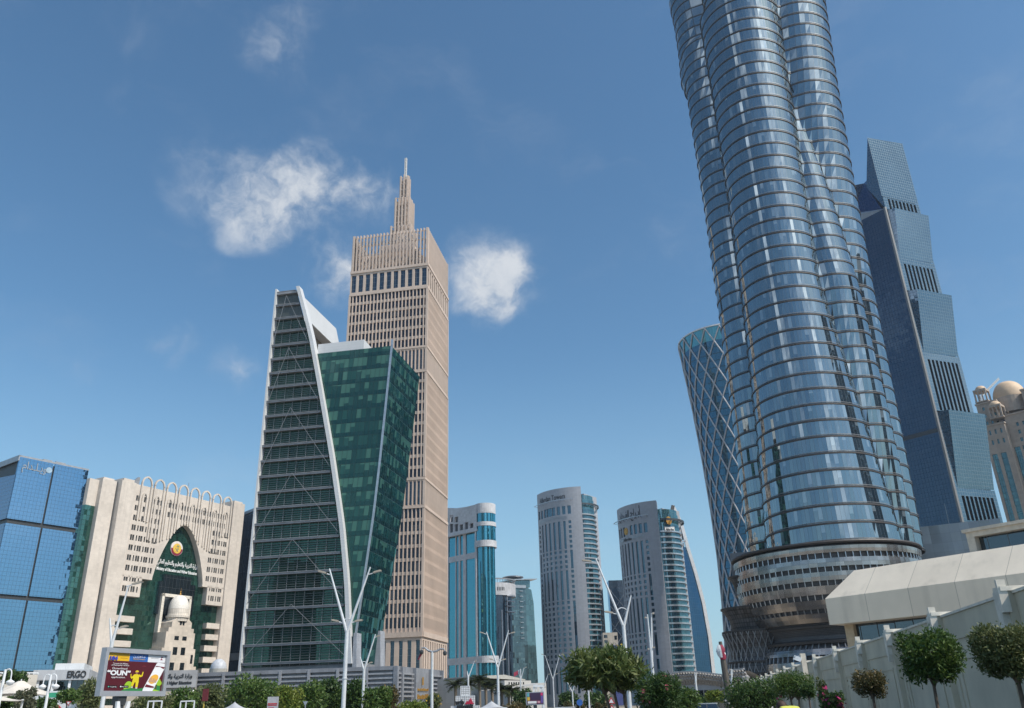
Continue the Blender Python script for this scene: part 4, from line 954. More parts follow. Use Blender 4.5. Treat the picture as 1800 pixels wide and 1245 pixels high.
def sail_tower():
    Y0 = 560; z = lambda y, x=1200: at(x, y, Y0 + 14)[2]; X = lambda x, y: at(x, y, Y0 + 14)[0]
    t = thing('sail_tower', 'blue glass tower with a white curved sail edge rising to a point', 'skyscraper', (0, Y0, 0))
    edge = [(1256, 1184), (1249, 1120), (1238, 1060), (1225, 1010), (1211, 965), (1200, 925), (1190, 900), (1184, 889)]
    P = [(X(a, b), z(b, a)) for a, b in edge]; xl = X(1170, 1100)
    gl = glass('sail_glass', 1.5, 3.6, (.005, .02, .04), (.2, .4, .62), .22, .012, lw=.08, line=(.02, .06, .1), var=.5, wav=.02)
    top = z(963)
    xr = lambda zz: np.interp(zz, [p[1] for p in P], [p[0] for p in P])
    mb = MB(); n = 16; hs = np.linspace(0, top, 18)
    bulge = lambda q: -9 * math.sin(q * math.pi * .5)
    rows = [[(xl + (xr(h) - 1.2 - xl) * k / n, 14 * (k / n) ** 2 * 1.0, h) for k in range(n + 1)] for h in hs]
    mb.grid(rows, 0, uvs=lambda i, j: [(rows[i][j][0], hs[i]), (rows[i][j + 1][0], hs[i]), (rows[i + 1][j + 1][0], hs[i + 1]), (rows[i + 1][j][0], hs[i + 1])])
    mb.build('curtain_wall', gl, t)
    mb = MB(); mb.face([(xl, 0, top), (xr(top) - 1, 14, top), (xr(top) - 1, 30, top), (xl, 30, top)]); mb.face([(xr(h) - 1.3, 14.2, h) for h in hs] + [(xl, 30, top), (xl, 30, 0)]); mb.build('rear', M['darksteel'], t)
    mb = MB()
    for (x0, z0), (x1, z1) in zip(P, P[1:]): mb.bar((x0 - .6, 14, z0), (x1 - .6, 14, z1), 2.2 if z0 < 118 else 1.6, 2.0, up=(0, 1, 0))
    mb.build('sail_edge', M['white'], t)
    mb = MB(); mb.bar((P[-1][0] - .4, 14, P[-1][1]), (X(1176, 925), 14, z(925)), 2.2); mb.prism([(xl, z(948)), (xr(z(948)) - 1.5, z(948)), (xr(z(922)) - 1.5, z(922)), (xl + 2, z(919))], 15, 16.5)
    mb.build('mesh_screen', pbr('mesh_brown', (.09, .085, .08), .7), t)
    mb = MB(); mb.bar((xl, 10, z(958)), (xr(z(952)) - 1, 13, z(952)), .8); mb.box(X(1186, 960), X(1200, 960), 8, 12, top, z(957)); mb.build('roof_plant', M['steel'], t, split=True)
sail_tower()

# ------------------------------------------------------------ lattice tower
def lattice_tower():
    cx, cy = 122.5, 432.0
    t = thing('lattice_tower', 'dark blue waisted round tower wrapped in a white diamond lattice', 'skyscraper', (cx, cy, 0))
    H = 191.5
    rad = lambda z: float(np.interp(z, [0, 12, 30, 50, 70, 95, 125, 155, 180, 200], [22.2, 21.0, 19.6, 18.6, 18.2, 18.6, 19.9, 21.9, 24.3, 26.4]))
    gl = glass('lattice_tower_glass', 1.35, 3.9, (.006, .035, .065), (.25, .55, .8), .16, .03, lw=.05, lh=.35, line=(.015, .05, .07), var=.8, wav=.01)
    mb = MB(); zs = np.arange(0, 184, 3.9); n = 96
    rows = [[(rad(z) * math.cos(2 * math.pi * j / n), rad(z) * math.sin(2 * math.pi * j / n), z) for j in range(n)] for z in zs]
    mb.grid(rows, 0, True, uvs=lambda i, j: [(j * 1.35, zs[i]), (j * 1.35 + 1.35, zs[i]), (j * 1.35 + 1.35, zs[i] + 3.9), (j * 1.35, zs[i] + 3.9)]); mb.build('curtain_wall', gl, t)
    mb = MB(); rows = [[(rad(z) * math.cos(2 * math.pi * j / n), rad(z) * math.sin(2 * math.pi * j / n), z) for j in range(n)] for z in (183.3, H)]; mb.grid(rows, 0, True, uvs=lambda i, j: [(j * 1.35, 0), (j * 1.35 + 1.35, 0), (j * 1.35 + 1.35, 8), (j * 1.35, 8)])
    mb.face([(rad(183) * math.cos(2 * math.pi * j / n), rad(183) * math.sin(2 * math.pi * j / n), 183) for j in range(n)]); mb.build('crown_glazing', glass('crown_teal_glass', 1.35, 8, (.02, .13, .17), (.4, .85, .95), .22, .02, lw=.1, line=(.1, .3, .35)), t)
    mb = MB(); mb.lathe([(rad(H), H - .4), (rad(H) + .5, H - .4), (rad(H) + .5, H + .4), (rad(H), H + .4)], 64); mb.build('crown_rim', M['white'], t)
    lm = pbr('lattice_grey', (.42, .43, .46), .45, .2)
    N = 20; step = 2 * math.pi / N; dz = 15.9
    for s in (1, -1):
        for k in range(N):
            mb = MB(); pts = []
            for q in np.linspace(0, H, 40): a = step * k + s * step / 2 * (q / (dz / 2)) * 1.0; pts.append(((rad(q) + .35) * math.cos(a), (rad(q) + .35) * math.sin(a), q))
            mb.tube(pts, .42, 5); mb.build('lattice_strand', lm, t)
lattice_tower()
# ------------------------------------------------------------ wavy glass tower
SHX = (1.5, 2.7, 3.8, 4.8, 5.8, 6.8, 7.6)
SCL = (.97, .955, .93, .91, .89, .87, .9)
def wavy_tower():
    cx, cy = 71.0, 191.0; rz = -math.atan2(cx, cy)
    t = thing('wavy_glass_tower', 'tall fluted blue glass tower rising from a bulging bronze banded podium', 'skyscraper', (cx, cy, 0), rz)
    key = {   # lobes: (sideways, towards the street, radius) at several heights
        28: dict(C=(0, 4.5, 15.2), L=(-10.6, -4.5, 9.4), M=(12.0, 1.6, 5.6), B=(10.4, -6.5, 9.4)),
        60: dict(C=(-1.4, 5.6, 13.2), L=(-11.8, -4.2, 9.0), M=(10.4, 3.4, 6.6), B=(10.6, -6, 9.2)),
        95: dict(C=(-3.6, 7.0, 11.0), L=(-13.4, -3.8, 8.6), M=(8.4, 5.0, 7.3), B=(10.8, -5.4, 9.2)),
        130: dict(C=(-4.2, 7.4, 11.2), L=(-15.0, -3.8, 8.4), M=(6.9, 4.8, 5.6), B=(10.6, -3.0, 10.0)),
        160: dict(C=(-4.8, 7.6, 12.0), L=(-17.0, -4, 8.4), M=(5.2, 5.4, 2.4), B=(10.4, -1, 10.9)),
        188: dict(C=(-5.2, 7.4, 13.2), L=(-18.6, -5.5, 8.6), M=(2, 2, 1.0), B=(10.6, .2, 12.0)),
        192: dict(C=(-4.7, 4.8, 11.8), L=(-19.0, -9, 8.6), M=(2, 2, 1.0), B=(10.8, .2, 12.2)),
        216: dict(C=(-4.7, 4.8, 12.6), L=(-20.0, -9, 9.5), M=(2, 2, 1.0), B=(11, .2, 13.0))}
    K = sorted(key)
    sx = lambda h: float(np.interp(h, [28, 60, 95, 130, 160, 190, 216], SHX)); sc = lambda h: float(np.interp(h, [28, 60, 95, 130, 160, 190, 216], SCL))
    def lobes(h):
        k_, q_ = sc(h), sx(h); o = [(q_, -7 * k_, 12.0 * k_)]
        for n in 'CLMB': a, b, r = (float(np.interp(h, K, [key[k][n][i] for k in K])) for i in range(3)); o.append((a * k_ + q_, b * k_, r * k_))
        if 158 < h: f_ = min(1, (h - 158) / 24); f_ = f_ * f_ * (3 - 2 * f_); o.append(((-13.5 - 6.0 * f_) * k_ + q_, -5 - 2.5 * f_, (6.8 + 2.2 * f_) * k_))
        return o
    def rad(th, h):
        d = (math.cos(th), math.sin(th)); best = 6.
        for a, b, r in lobes(h):
            p = a * d[0] - b * d[1]; q = a * a + b * b - r * r; dc = p * p - q      # local y = -towards street
            if dc > 0: best = max(best, p + math.sqrt(dc))
        return best
    N = 132; FH = 3.82; z0 = 31.2
    th = [2 * math.pi * (j + .5) / N for j in range(N)]
    def ring(h, off): return [((rad(a, h) + off) * math.cos(a), (rad(a, h) + off) * math.sin(a)) for a in th]
    g = glass('fluted_glass', 1, 1, (.022, .035, .045), (.68, .77, .8), .36, .06, .012, .05, (.1, .12, .14), .9, wav=.008, blind=.12, blindcol=(.16, .2, .23), lh=0)
    led = pbr('bronze_ledge', (.055, .048, .046), .55, .2, sc=.5); rail = pbr('ledge_rail', (.2, .2, .21), .5, .2, sc=.5)
    mg, ml, mr = MB(), MB(), MB(); nf = 48
    for f in range(nf):
        z = z0 + f * FH; a0, a1 = ring(z + .3, 0), ring(z + FH - .3, 0); lo, hi = ring(z - .15, .0), ring(z, .5)
        for j in range(N):
            k = (j + 1) % N
            mg.face([(*a0[j], z + .36), (*a0[k], z + .36), (*a1[k], z + FH), (*a1[j], z + FH)], uv=[(j, f), (j + 1, f), (j + 1, f + 1), (j, f + 1)])
        r2 = [(*p, z - .1) for p in lo], [(*p, z - .05) for p in ring(z, .17)], [(*p, z + .2) for p in ring(z, .17)], [(*p, z + .36) for p in ring(z, 0)]
        ml.grid([list(q) for q in r2], 0, True)
        for dz, of in ((.55, .17),):
            A = ring(z, of - .04), ring(z, of + .04)
            mr.grid([[(*p, z + dz) for p in A[0]], [(*p, z + dz - .06) for p in A[1]], [(*p, z + dz + .05) for p in A[1]], [(*p, z + dz) for p in A[0]]], 0, True)
    zt = z0 + nf * FH; mg.face([(*p, zt) for p in ring(zt, 0)])
    mg.build('curtain_wall', g, t); ml.build('floor_ledges', led, t); mr.build('ledge_rails', rail, t)
    # bulging podium: alternating bronze bands and recessed vent strips
    n = 84
    br = panels('bronze_panels', (.36, .335, .32), 1.75, 9, .05, .55, .24, .85, .12, .22, .3, .12, bump=.05)
    PC = (-.9, 0)
    prof = [(31.2, 22.4), (29, 22.2), (26, 22.3), (23, 22.2), (20, 21.7), (17, 20.4), (14.6, 18.6), (12.9, 17.6), (11.9, 18.2), (10.5, 19.6), (8, 20.4), (4, 20.7), (0, 20.8)][::-1]
    rr = lambda z: .91 * float(np.interp(z, [p[0] for p in prof], [p[1] for p in prof]))
    bands = [(29.0, 30.3), (26.2, 27.9), (23.5, 25.2), (20.8, 22.5), (18.1, 19.8), (15.6, 17.3), (9.4, 10.6), (6.6, 8.2), (3.8, 5.4), (1.0, 2.6)]
    for a, b in bands:
        mb = MB(); q = [(rr(a) - .6, a - .02), (rr(a) + .05, a), (rr((a + b) / 2) + .08, (a + b) / 2), (rr(b) + .05, b), (rr(b) - .6, b + .02)]; mb.lathe(q, n, PC); mb.build('bronze_band', br, t)
    mb = MB(); mb.lathe([(rr(z) - .55, z) for z in np.arange(0, 31, .6)], n, PC); mb.build('vent_screen', M['vent'], t)
    mb = MB()
    gaps = [(b1, a2) for (a2, b2), (a1, b1) in zip(bands, bands[1:])]
    for z1, z2 in gaps + [(10.6, 11.6), (0, 1)]:
        if z2 - z1 > 3: continue
        for j in range(n):
            a = 2 * math.pi * j / n; p = lambda z, o: (PC[0] + (rr(z) - o) * math.cos(a), (rr(z) - o) * math.sin(a), z); mb.bar(p(z1, .2), p(z2, .2), .16, .4)
    mb.build('vent_fins', M['alu'], t)
    mb = MB(); mb.lathe([(18, 30.7), (20.6, 30.8), (20.75, 31.1), (20.6, 31.4), (16, 31.6)], n, PC); mb.lathe([(15.7, 11.7), (17.2, 11.6), (17.3, 12.1), (15.6, 12.5)], n, PC); mb.lathe([(15.6, 14.9), (17.1, 14.7), (17.2, 15.1), (16.4, 15.3)], n, PC); mb.build('rim', led, t, split=True)
    mb = MB(); mb.lathe([(15.5, 12.3), (15.3, 13.6), (15.7, 15)], n, PC); mb.build('waist', M['darksteel'], t)
    # flared lattice annex on the left flank
    la = panels('annex_lattice', (.1, .1, .105), .8, .9, .16, .35, .5, .4, .2, .3)
    mb = MB(); c = (-17.6, -3)
    for pr in ([(2.6, 22), (3.4, 24.5), (4.6, 27.2), (4.8, 27.4), (3.4, 27.6)], [(4.3, 12), (5.2, 15), (6.0, 18.2), (7.2, 20.2), (7.4, 20.5), (4, 20.6)], [(7.6, 0), (7.2, 8), (6.6, 10), (6.6, 12), (7.6, 15.2), (7.4, 15.6), (4, 15.8)]): mb.lathe(pr, 40, c)
    mb.build('annex', la, t, split=True)
    mb = MB()
    for r, z in ((4.8, 27.4), (7.3, 20.4), (7.6, 15.4), (7.2, 9.0), (7.5, 6.6)): mb.lathe([(r - .1, z - .1), (r + .25, z - .1), (r + .25, z + .2), (r - .1, z + .2)], 40, c)
    mb.build('annex_rim', led, t, split=True)
    mb = MB()
    for s in (1, -1):
        for k in range(34):
            pts = [((float(np.interp(q, [0, 8, 10, 12, 15.2], [7.7, 7.3, 6.7, 6.7, 7.7])) + .12) * math.cos(2 * math.pi * k / 34 + s * q * .045) + c[0], (float(np.interp(q, [0, 8, 10, 12, 15.2], [7.7, 7.3, 6.7, 6.7, 7.7])) + .12) * math.sin(2 * math.pi * k / 34 + s * q * .045) + c[1], q) for q in np.linspace(0, 15.2, 9)]
            mb.tube(pts, .09, 4, cap=False)
    mb.build('annex_mesh', M['steel'], t)
    mb = MB(); mb.box(-22, -15, 2, 10, 24, 34); mb.build('annex_block', panels('block_grey', (.2, .2, .21), 1.2, 1, .04, .7), t)
M['vent'] = panels('vent_grille', (.03, .03, .032), .3, .3, .1, 3.5, .6, 0)
wavy_tower()

# ------------------------------------------------------------ dark tapering tower with folded panels
def folded_tower():
    loc, rz = fr((168.1, 310.0), (185.6, 316.9)); L = 21.5
    t = thing('folded_glass_tower', 'dark blue glass tower with tilted panels above slotted fins on its right face', 'skyscraper', loc, rz)
    ga = glass('folded_panel_glass', 1.25, 1.45, (.032, .058, .075), (.42, .58, .7), .22, .003, .06, .12, (.16, .22, .26), .25, wav=.002); gb = glass('folded_dark_glass', 1.25, 1.9, (.008, .018, .035), (.17, .26, .37), .25, .014, .015, .08, (.02, .04, .07), .6, wav=.035)
    gc = glass('folded_side_glass', 1.25, 1.45, (.02, .045, .07), (.5, .65, .8), .18, .015, .03, .1, (.08, .11, .14), .4)
    H = 240.0; ft = 201.0
    tiers = [(200.2, 240.4, 0, 207.0), (159.4, 200.0, 2.4, 176.0), (105.2, 159.2, 2.9, 131.0), (61, 105.0, 3.1, 74.0)]
    # body behind
    mb = MB(); mb.face([(L - .6, 1.2, 0), (L - .6, 26, 0), (L - .6, 26, 236), (L - .6, 1.2, 241)]); mb.face([(L - .6, 26, 0), (-0.0, 26, 0), (0, 26, ft), (0, 22, 226), (L - .6, 26, 236)]); mb.build('rear_glazing', gb, t)
    # left face, local direction turned 70 degrees
    d = np.array((math.cos(R(108)), math.sin(R(108)))); wl = 24
    mb = MB(); q = lambda u, z: (d[0] * u, d[1] * u, z)
    for a, b in ((0, 96.5), (98.2, 196)):
        mb.face([q(wl, a), q(.6, a), q(.6, b + (5 if b > 150 else 0)), q(wl, b + (3.6 if b > 150 else 0))])
    mb.build('left_glazing', gb, t)
    mb = MB(); mb.face([q(wl, 0), q(wl, 196), (d[0] * wl, 26, 196), (d[0] * wl, 26, 0)]); nn = np.array((d[1], -d[0])) * -1
    o = np.array((-d[1], d[0])) * .35; ins = -o
    mb.face([(d[0] * wl + ins[0] * -1, d[1] * wl, 96.4), (0, .4, 96.4), (0, .4, 98.3), (d[0] * wl, d[1] * wl, 98.3)]); mb.build('left_groove', M['darksteel'], t)
    mb = MB(); mb.bar((-.1, -.15, 0), (-.1, -.15, ft), .9, .9); mb.build('corner_trim', pbr('corner_grey', (.2, .2, .2), .5), t)
    mb = MB(); u0, u1 = 17.5, 20; s = np.array((d[1], -d[0])) * 0
    e = np.array((-math.sin(R(108)), math.cos(R(108)))) * .1
    mb.face([(d[0] * u1 + e[0], d[1] * u1 + e[1], 165), (d[0] * u0 + e[0], d[1] * u0 + e[1], 165), (d[0] * u0 + e[0], d[1] * u0 + e[1], 196), (d[0] * u1 + e[0], d[1] * u1 + e[1], 196)]); mb.build('left_slot', M['darksteel'], t)
    mb = MB(); mb.face([q(.3, 200.5), (0, 24, 212), q(wl, 207), q(wl, 199.8)]); mb.build('sloped_roof', panels('mirror_roof', (.3, .31, .33), 2.4, 2.4, .05, .8, .45, .3), t)
    mb = MB()
    for u in (6, 13): mb.bar((d[0] * u, d[1] * u + 8, 200), (d[0] * u, d[1] * u + 8, 214), .8)
    mb.bar((d[0] * 14, d[1] * 14 + 8, 210), (0, 16, 218), 1.2); mb.bar((d[0] * 16, 24, 196), (d[0] * 16, 24, 211), 1); mb.box(-9, -5, 20, 26, 196, 212); mb.build('roof_frame', M['steel'], t, split=True)
    for i, (a, b, out, sl) in enumerate(tiers):
        w0, w1 = (0.0, L) if i == 0 else (1.6 + .2 * i, L + (0 if i < 3 else .4))
        dx = out * .55                                   # the tilted sheet also swings right at its head
        if i == 0:
            mb = MB(); mb.face([(0, 0, sl + .2), (L, 0, sl + .2), (L, 0, b + 1), (0, 0, b - 1)]); mb.build('tilted_panel', ga, t)
            mb = MB(); k_ = np.array(q(5.75, 0)); mb.face([(k_[0], k_[1], 214.9), (0, 0, ft), (0, 0, b - 1)]); mb.build('side_return', gc, t); mb = MB(); mb.face([(.3, .05, b - 1.2), (k_[0] + .3, k_[1], 214.9), (L - .6, 14, 214.9), (L, .05, b + .8)]); mb.build('screen_back', M['darksteel'], t)
        else:
            mb = MB(); P = [(w0, 0, sl), (w1 - .6, 0, sl + .2), (w1 + dx, -out, b), (w0 + dx, -out, b)]
            mb.face(P, uv=[(p[0], p[2]) for p in P]); mb.build('tilted_panel', ga, t)
            mb = MB(); mb.face([(w0, 0, sl), (w0 + dx, -out, b), (w0 - .4, .3, b)]); mb.build('side_return', gc, t); mb = MB(); mb.face([(w1 - .6, 0, sl + .2), (w1 - .6, .3, b), (w1 + dx, -out, b)]); mb.build('side_return', gc, t)
            mb = MB(); mb.face([(w0 + dx, -out, b), (w1 + dx, -out, b), (w1 - .6, .3, b + .2), (w0 - .4, .3, b + .2)]); mb.build('panel_head', M['steel'], t)
            mb = MB(); mb.face([(.3, -.02, sl), (w0 + .1, -.02, sl), (w0 - .3, .28, b), (.3, .28, b)]); mb.build('edge_glazing', ga, t); mb = MB(); mb.face([(w1 - .7, .1, sl), (L, .1, sl), (L, .1, b), (w1 - .7, .1, b)]); mb.build('edge_glazing', ga, t)
        # slots under the panel
        lo = a + .2; mb = MB(); n = 8; f0 = flat()
        sx0, sx1 = 2.6, L - 1.6
        rects = []
        for k in range(n):
            u = sx0 + (sx1 - sx0) * (k + .5) / n; hw = .62 if i == 0 else .5 + .12 * i * .6; rects.append((u - hw, u + hw, lo + .3, sl - (.6 if i == 0 else 3.0)))
        facade(mb, .3, L, lo, sl, rects, 1.6, f0, 0, 1); mb.build('slotted_wall', [ga, M['darksteel']], t)
        mb = MB(); mb.face([(1.5, 1.62, lo), (L - 1, 1.62, lo), (L - 1, 1.62, sl), (1.5, 1.62, sl)]); mb.build('slot_glazing', gb, t)
    mb = MB(); mb.face([(.3, .1, 0), (L, .1, 0), (L, .1, 61.2), (.3, .1, 61.2)]); mb.build('lower_glazing', ga, t)
folded_tower()

def panel_block():
    A, B = at(1632, 927, 222), at(1757, 911, 214); loc, rz = fr(A, B); L = math.hypot(B[0] - A[0], B[1] - A[1]); H = B[2]
    t = thing('panel_block', 'blank grey metal clad block at the foot of the folded tower', 'building', loc, rz)
    g = panels('grey_metal_panels', (.27, .28, .3), 2.4, 2.4, .05, .75, .28, .55, .08, .1, .1, .1, bump=.05); w = panels('pale_panels', (.55, .55, .55), 2.4, 2.4, .05, .8, .5)
    mb = MB(); mb.box(-6, L, 0, 16, 0, H); mb.build('wall', g, t)
    mb = MB(); mb.box(L, L + 4.6, .8, 12, 0, H - 1.4); mb.build('side_wall', g, t)
    mb = MB(); mb.box(L + 6.5, L + 9.2, 1, 12, 0, H - 4.2); mb.box(L + 9.2, L + 16, 2, 14, 0, H - 8); mb.build('white_wing', w, t, split=True)
    mb = MB(); mb.bar((L * .3, 3, H), (L * .3, 3, H + 6), .12); mb.build('mast', M['steel'], t)
panel_block()

def domed_block():
    Y0 = 400; A, B = at(1712, 900, 395), at(1850, 900, 420); 
    loc, rz = fr(at(1712, 760, 395), at(1835, 740, 372)); Hh = lambda y, x=1750: at(x, y, 388)[2]
    t = thing('domed_apartment_block', 'beige stone apartment block with cream domes at the right edge', 'apartment block', loc, rz)
    st = panels('sandstone', (.41, .345, .29), 1.4, 1.2, .04, .9, .8, sc=.08); gl = glass('apartment_glass', 1.6, 3.3, (.012, .05, .055), (.5, .8, .85), .14, .03, lw=.12, line=(.03, .08, .08), var=1.0, blind=.25, blindcol=(.06, .16, .16))
    dm = pbr('dome_cream', (.62, .45, .3), .65, sc=.3)
    f = lambda x, y: None
    def X(px, py, y=0):           # local x on the facade plane for a pixel
        d = ray(px, py); n = np.array((math.sin(rz), -math.cos(rz))); k = ((np.array(loc[:2]) - EYE[:2]) @ n - y) / (d[:2] @ n); p = EYE + d * k
        return (p[0] - loc[0]) * math.cos(rz) + (p[1] - loc[1]) * math.sin(rz), p[2]
    def wing(x0, x1, y0, y1, top, rows, cols, pitch, z0, w=.55, h=1.7, strips=()):
        rects = [(a, b, c, d) for a, b, c, d in strips]
        for r in range(rows):
            for c in cols: rects.append((c - w, c + w, z0 - r * pitch - h, z0 - r * pitch))
        mb = MB(); facade(mb, x0, x1, 0, top, rects, .5, lambda u, v, d: (u, y0 + d, v)); mb.box(x0, x1, y0 + .8, y1, 0, top - .02)
        mb.face([(x1, y0, 0), (x1, y0 + .8, 0), (x1, y0 + .8, top), (x1, y0, top)]); mb.face([(x0, y0 + .8, 0), (x0, y0, 0), (x0, y0, top), (x0, y0 + .8, top)]); mb.face([(x0, y0, top), (x1, y0, top), (x1, y0 + .8, top), (x0, y0 + .8, top)])
        mb.build('stone_wing', st, t); panes(t, rects, lambda u, v, d: (u, y0 + d, v), gl, .45)
        mb = MB(); mb.box(x0 - .4, x1 + .4, y0 - .4, y1, top, top + .8); mb.build('cornice', st, t)
    x1, z1 = X(1710, 690); x2, z2 = X(1727, 757); x3, z3 = X(1800, 760); xa, za = X(1740, 760); xb, zb = X(1785, 775)
    zc = X(1760, 745)[1]
    # left rear wing with little turret
    wing(x1 - 2, x1 + 7.5, 6, 20, X(1725, 705)[1], 12, [x1 + 1, x1 + 3.4, x1 + 5.8], 3.8, X(1720, 712)[1])
    # main middle wing with glass strips
    u0, u1 = X(1728, 760)[0], X(1772, 770)[0]; w = u1 - u0
    wing(u0, u1, 0, 16, zc, 2, [u0 + w * .3, u0 + w * .55, u0 + w * .8], 5, zc - 2, .45, 2.4, strips=[(u0 + w * .12, u0 + w * .36, 8, zc - 14), (u0 + w * .5, u0 + w * .76, 8, zc - 14)])
    wing(u1, u1 + 9, 3, 18, X(1784, 725)[1], 9, [u1 + 4.8, u1 + 7.6], 3.9, X(1784, 740)[1], .6, 1.9, strips=[(u1 + .6, u1 + 3.2, 8, zc - 12)])
    wing(u1 + 9, u1 + 32, 8, 26, X(1785, 690, 8)[1], 8, [u1 + 13 + 4 * i for i in range(5)], 4.4, X(1785, 700, 8)[1], .8, 2.1)
    def turret(px, py, ybase, r, y):
        x, z = X(px, ybase, y); mb = MB(); h = 5.2
        for sx in (-1, 1):
            for sy in (-1, 1): mb.box(x + sx * r - .35, x + sx * r + .35, y + sy * r - .35 + r, y + sy * r + .35 + r, z, z + h)
        for k in range(4): a = x - r + 2 * r * (k + .0) / 3; mb.box(a - .25, a + .25, y - .3, y + .3, z, z + h)
        mb.box(x - r - .4, x + r + .4, y - .4, y + 2 * r + .4, z + h, z + h + 1.1); mb.box(x - r - .5, x + r + .5, y - .5, y + 2 * r + .5, z - .6, z); mb.build('turret', st, t)
        mb = MB(); mb.lathe([(r * 1.02 * math.cos(a), z + h + 1.1 + r * .95 * math.sin(a)) for a in np.linspace(0, 1.56, 8)], 20, (x, y + r)); mb.build('turret_dome', dm, t, True)
    turret(1726, 0, 705, 2.6, 6); turret(1752, 0, 733, 2.7, 1)
    xd, zd = X(1776, 702, 16); rr = 7.6
    mb = MB(); mb.lathe([(rr * math.cos(a) ** .8 if a < 1.55 else .05, zd + 9.4 * math.sin(a)) for a in np.linspace(0, math.pi / 2, 14)], 36, (xd, 16)); mb.build('main_dome', dm, t, True)
    mb = MB(); mb.lathe([(rr + .4, zd - 8), (rr + .4, zd)], 30, (xd, 16)); mb.build('dome_drum', st, t)
    p = at(1722, 690, 440); q = at(1756, 667, 440); cr = thing('crane', 'pale building crane jib sticking up behind the domed apartment block', 'crane', (p[0] - 6, 440, 0))
    mb = MB(); a, b = np.array((6, 0, p[2] - 3)), np.array((q[0] - p[0] + 6, 0, q[2]))
    for dx, dz in ((-.5, 0), (.5, 0), (0, .9)): mb.bar(a + (0, dx, dz), b + (0, dx, dz), .35)
    for k in range(14): c0 = a + (b - a) * k / 14; c1 = a + (b - a) * (k + 1) / 14; mb.bar(c0 + (0, -.5, 0), c1 + (0, 0, .9), .2); mb.bar(c0 + (0, .5, 0), c1 + (0, 0, .9), .2)
    mb.build('jib', pbr('crane_white', (.6, .6, .58), .5), cr)
    mb = MB(); mb.bar((6, 0, 0), (6, 0, p[2] - 2), 1.6); mb.build('mast', M['steel'], cr)
domed_block()

# ------------------------------------------------------------ cream villa and boundary wall on the right
def cream_house():
    A = at(1450, 1053, 72); B = atz(1800, 1013, A[2] - 0); zt = A[2]
    C_ = at(1450, 1053, 72); B = atz(1785, 1009, zt)
    loc, rz = fr(C_, B); L = math.hypot(B[0] - A[0], B[1] - A[1])
    t = thing('cream_house', 'cream concrete house with broad sloping eaves above dark ribbon windows', 'house', loc, rz)
    cr = panels('cream_concrete', (.74, .645, .52), 3.7, 20, .05, .6, .7, var=.08, pvar=.03, sc=.2, stain=.16); tan = pbr('tan_stone', (.48, .38, .26), .7); sof = pbr('cream_render', (.5, .46, .39), .8)
    zf = zt - 2.1; L2 = L + 6
    def slope(y): return zt + .95 * y
    mb = MB(); dp = 2.4
    mb.face([(0, 0, zf), (L2, 0, zf), (L2, 0, zt), (0, 0, zt)])                                   # fascia
    mb.face([(0, 0, zt), (L2, 0, zt), (L2, dp, slope(dp)), (1.7, dp, slope(dp))])                    # sloping eaves
    mb.face([(0, 0, zf), (0, 0, zt), (1.7, dp, slope(dp)), (0, 9, zt + .3), (0, 9, zf)][::-1])
    mb.face([(0, 0, zf), (0, 9, zf), (L2, 9, zf), (L2, 0, zf)]); mb.face([(1.7, dp, slope(dp)), (L2, dp, slope(dp)), (L2, 12, slope(dp)), (1.7, 12, slope(dp))]); mb.build('eaves', cr, t)
    mb = MB(); zc = zf - 2.05; mb.box(-.5, L2, 1.3, 9, 0, zc); mb.build('lower_wall', cr, t)
    mb = MB(); mb.box(.5, L2, 1.9, 8.6, zc, zf); mb.build('ribbon_window', glass('ribbon_glass', 1.55, 9, (.012, .016, .02), (.6, .7, .8), .14, .02, lw=.08, line=(.03, .03, .03)), t)
    for x in (.4, 9.6, 15.6, 21): mb = MB(); mb.box(x, x + .8, 1.5, 2.3, zc, zf); mb.build('pillar', tan, t)
    zu = slope(dp)
    mb = MB(); rects = [(10.6 + 5.0 * i, 10.6 + 5.0 * i + 4.3, zu + .1, zu + 1.7) for i in range(4)]
    facade(mb, 10, 31, zu - .5, zu + 2.1, rects, .8, flat(0, 6)); mb.box(10, 31, 7, 14, zu, zu + 2.1); mb.box(9.8, 31, 5.8, 14, zu + 2.1, zu + 2.35); mb.build('upper_storey', sof, t)
    mb = MB(); mb.face([(10.3, 6.78, zu), (31, 6.78, zu), (31, 6.78, zu + 2), (10.3, 6.78, zu + 2)]); mb.build('upper_window', M['darkglass'], t)
cream_house()

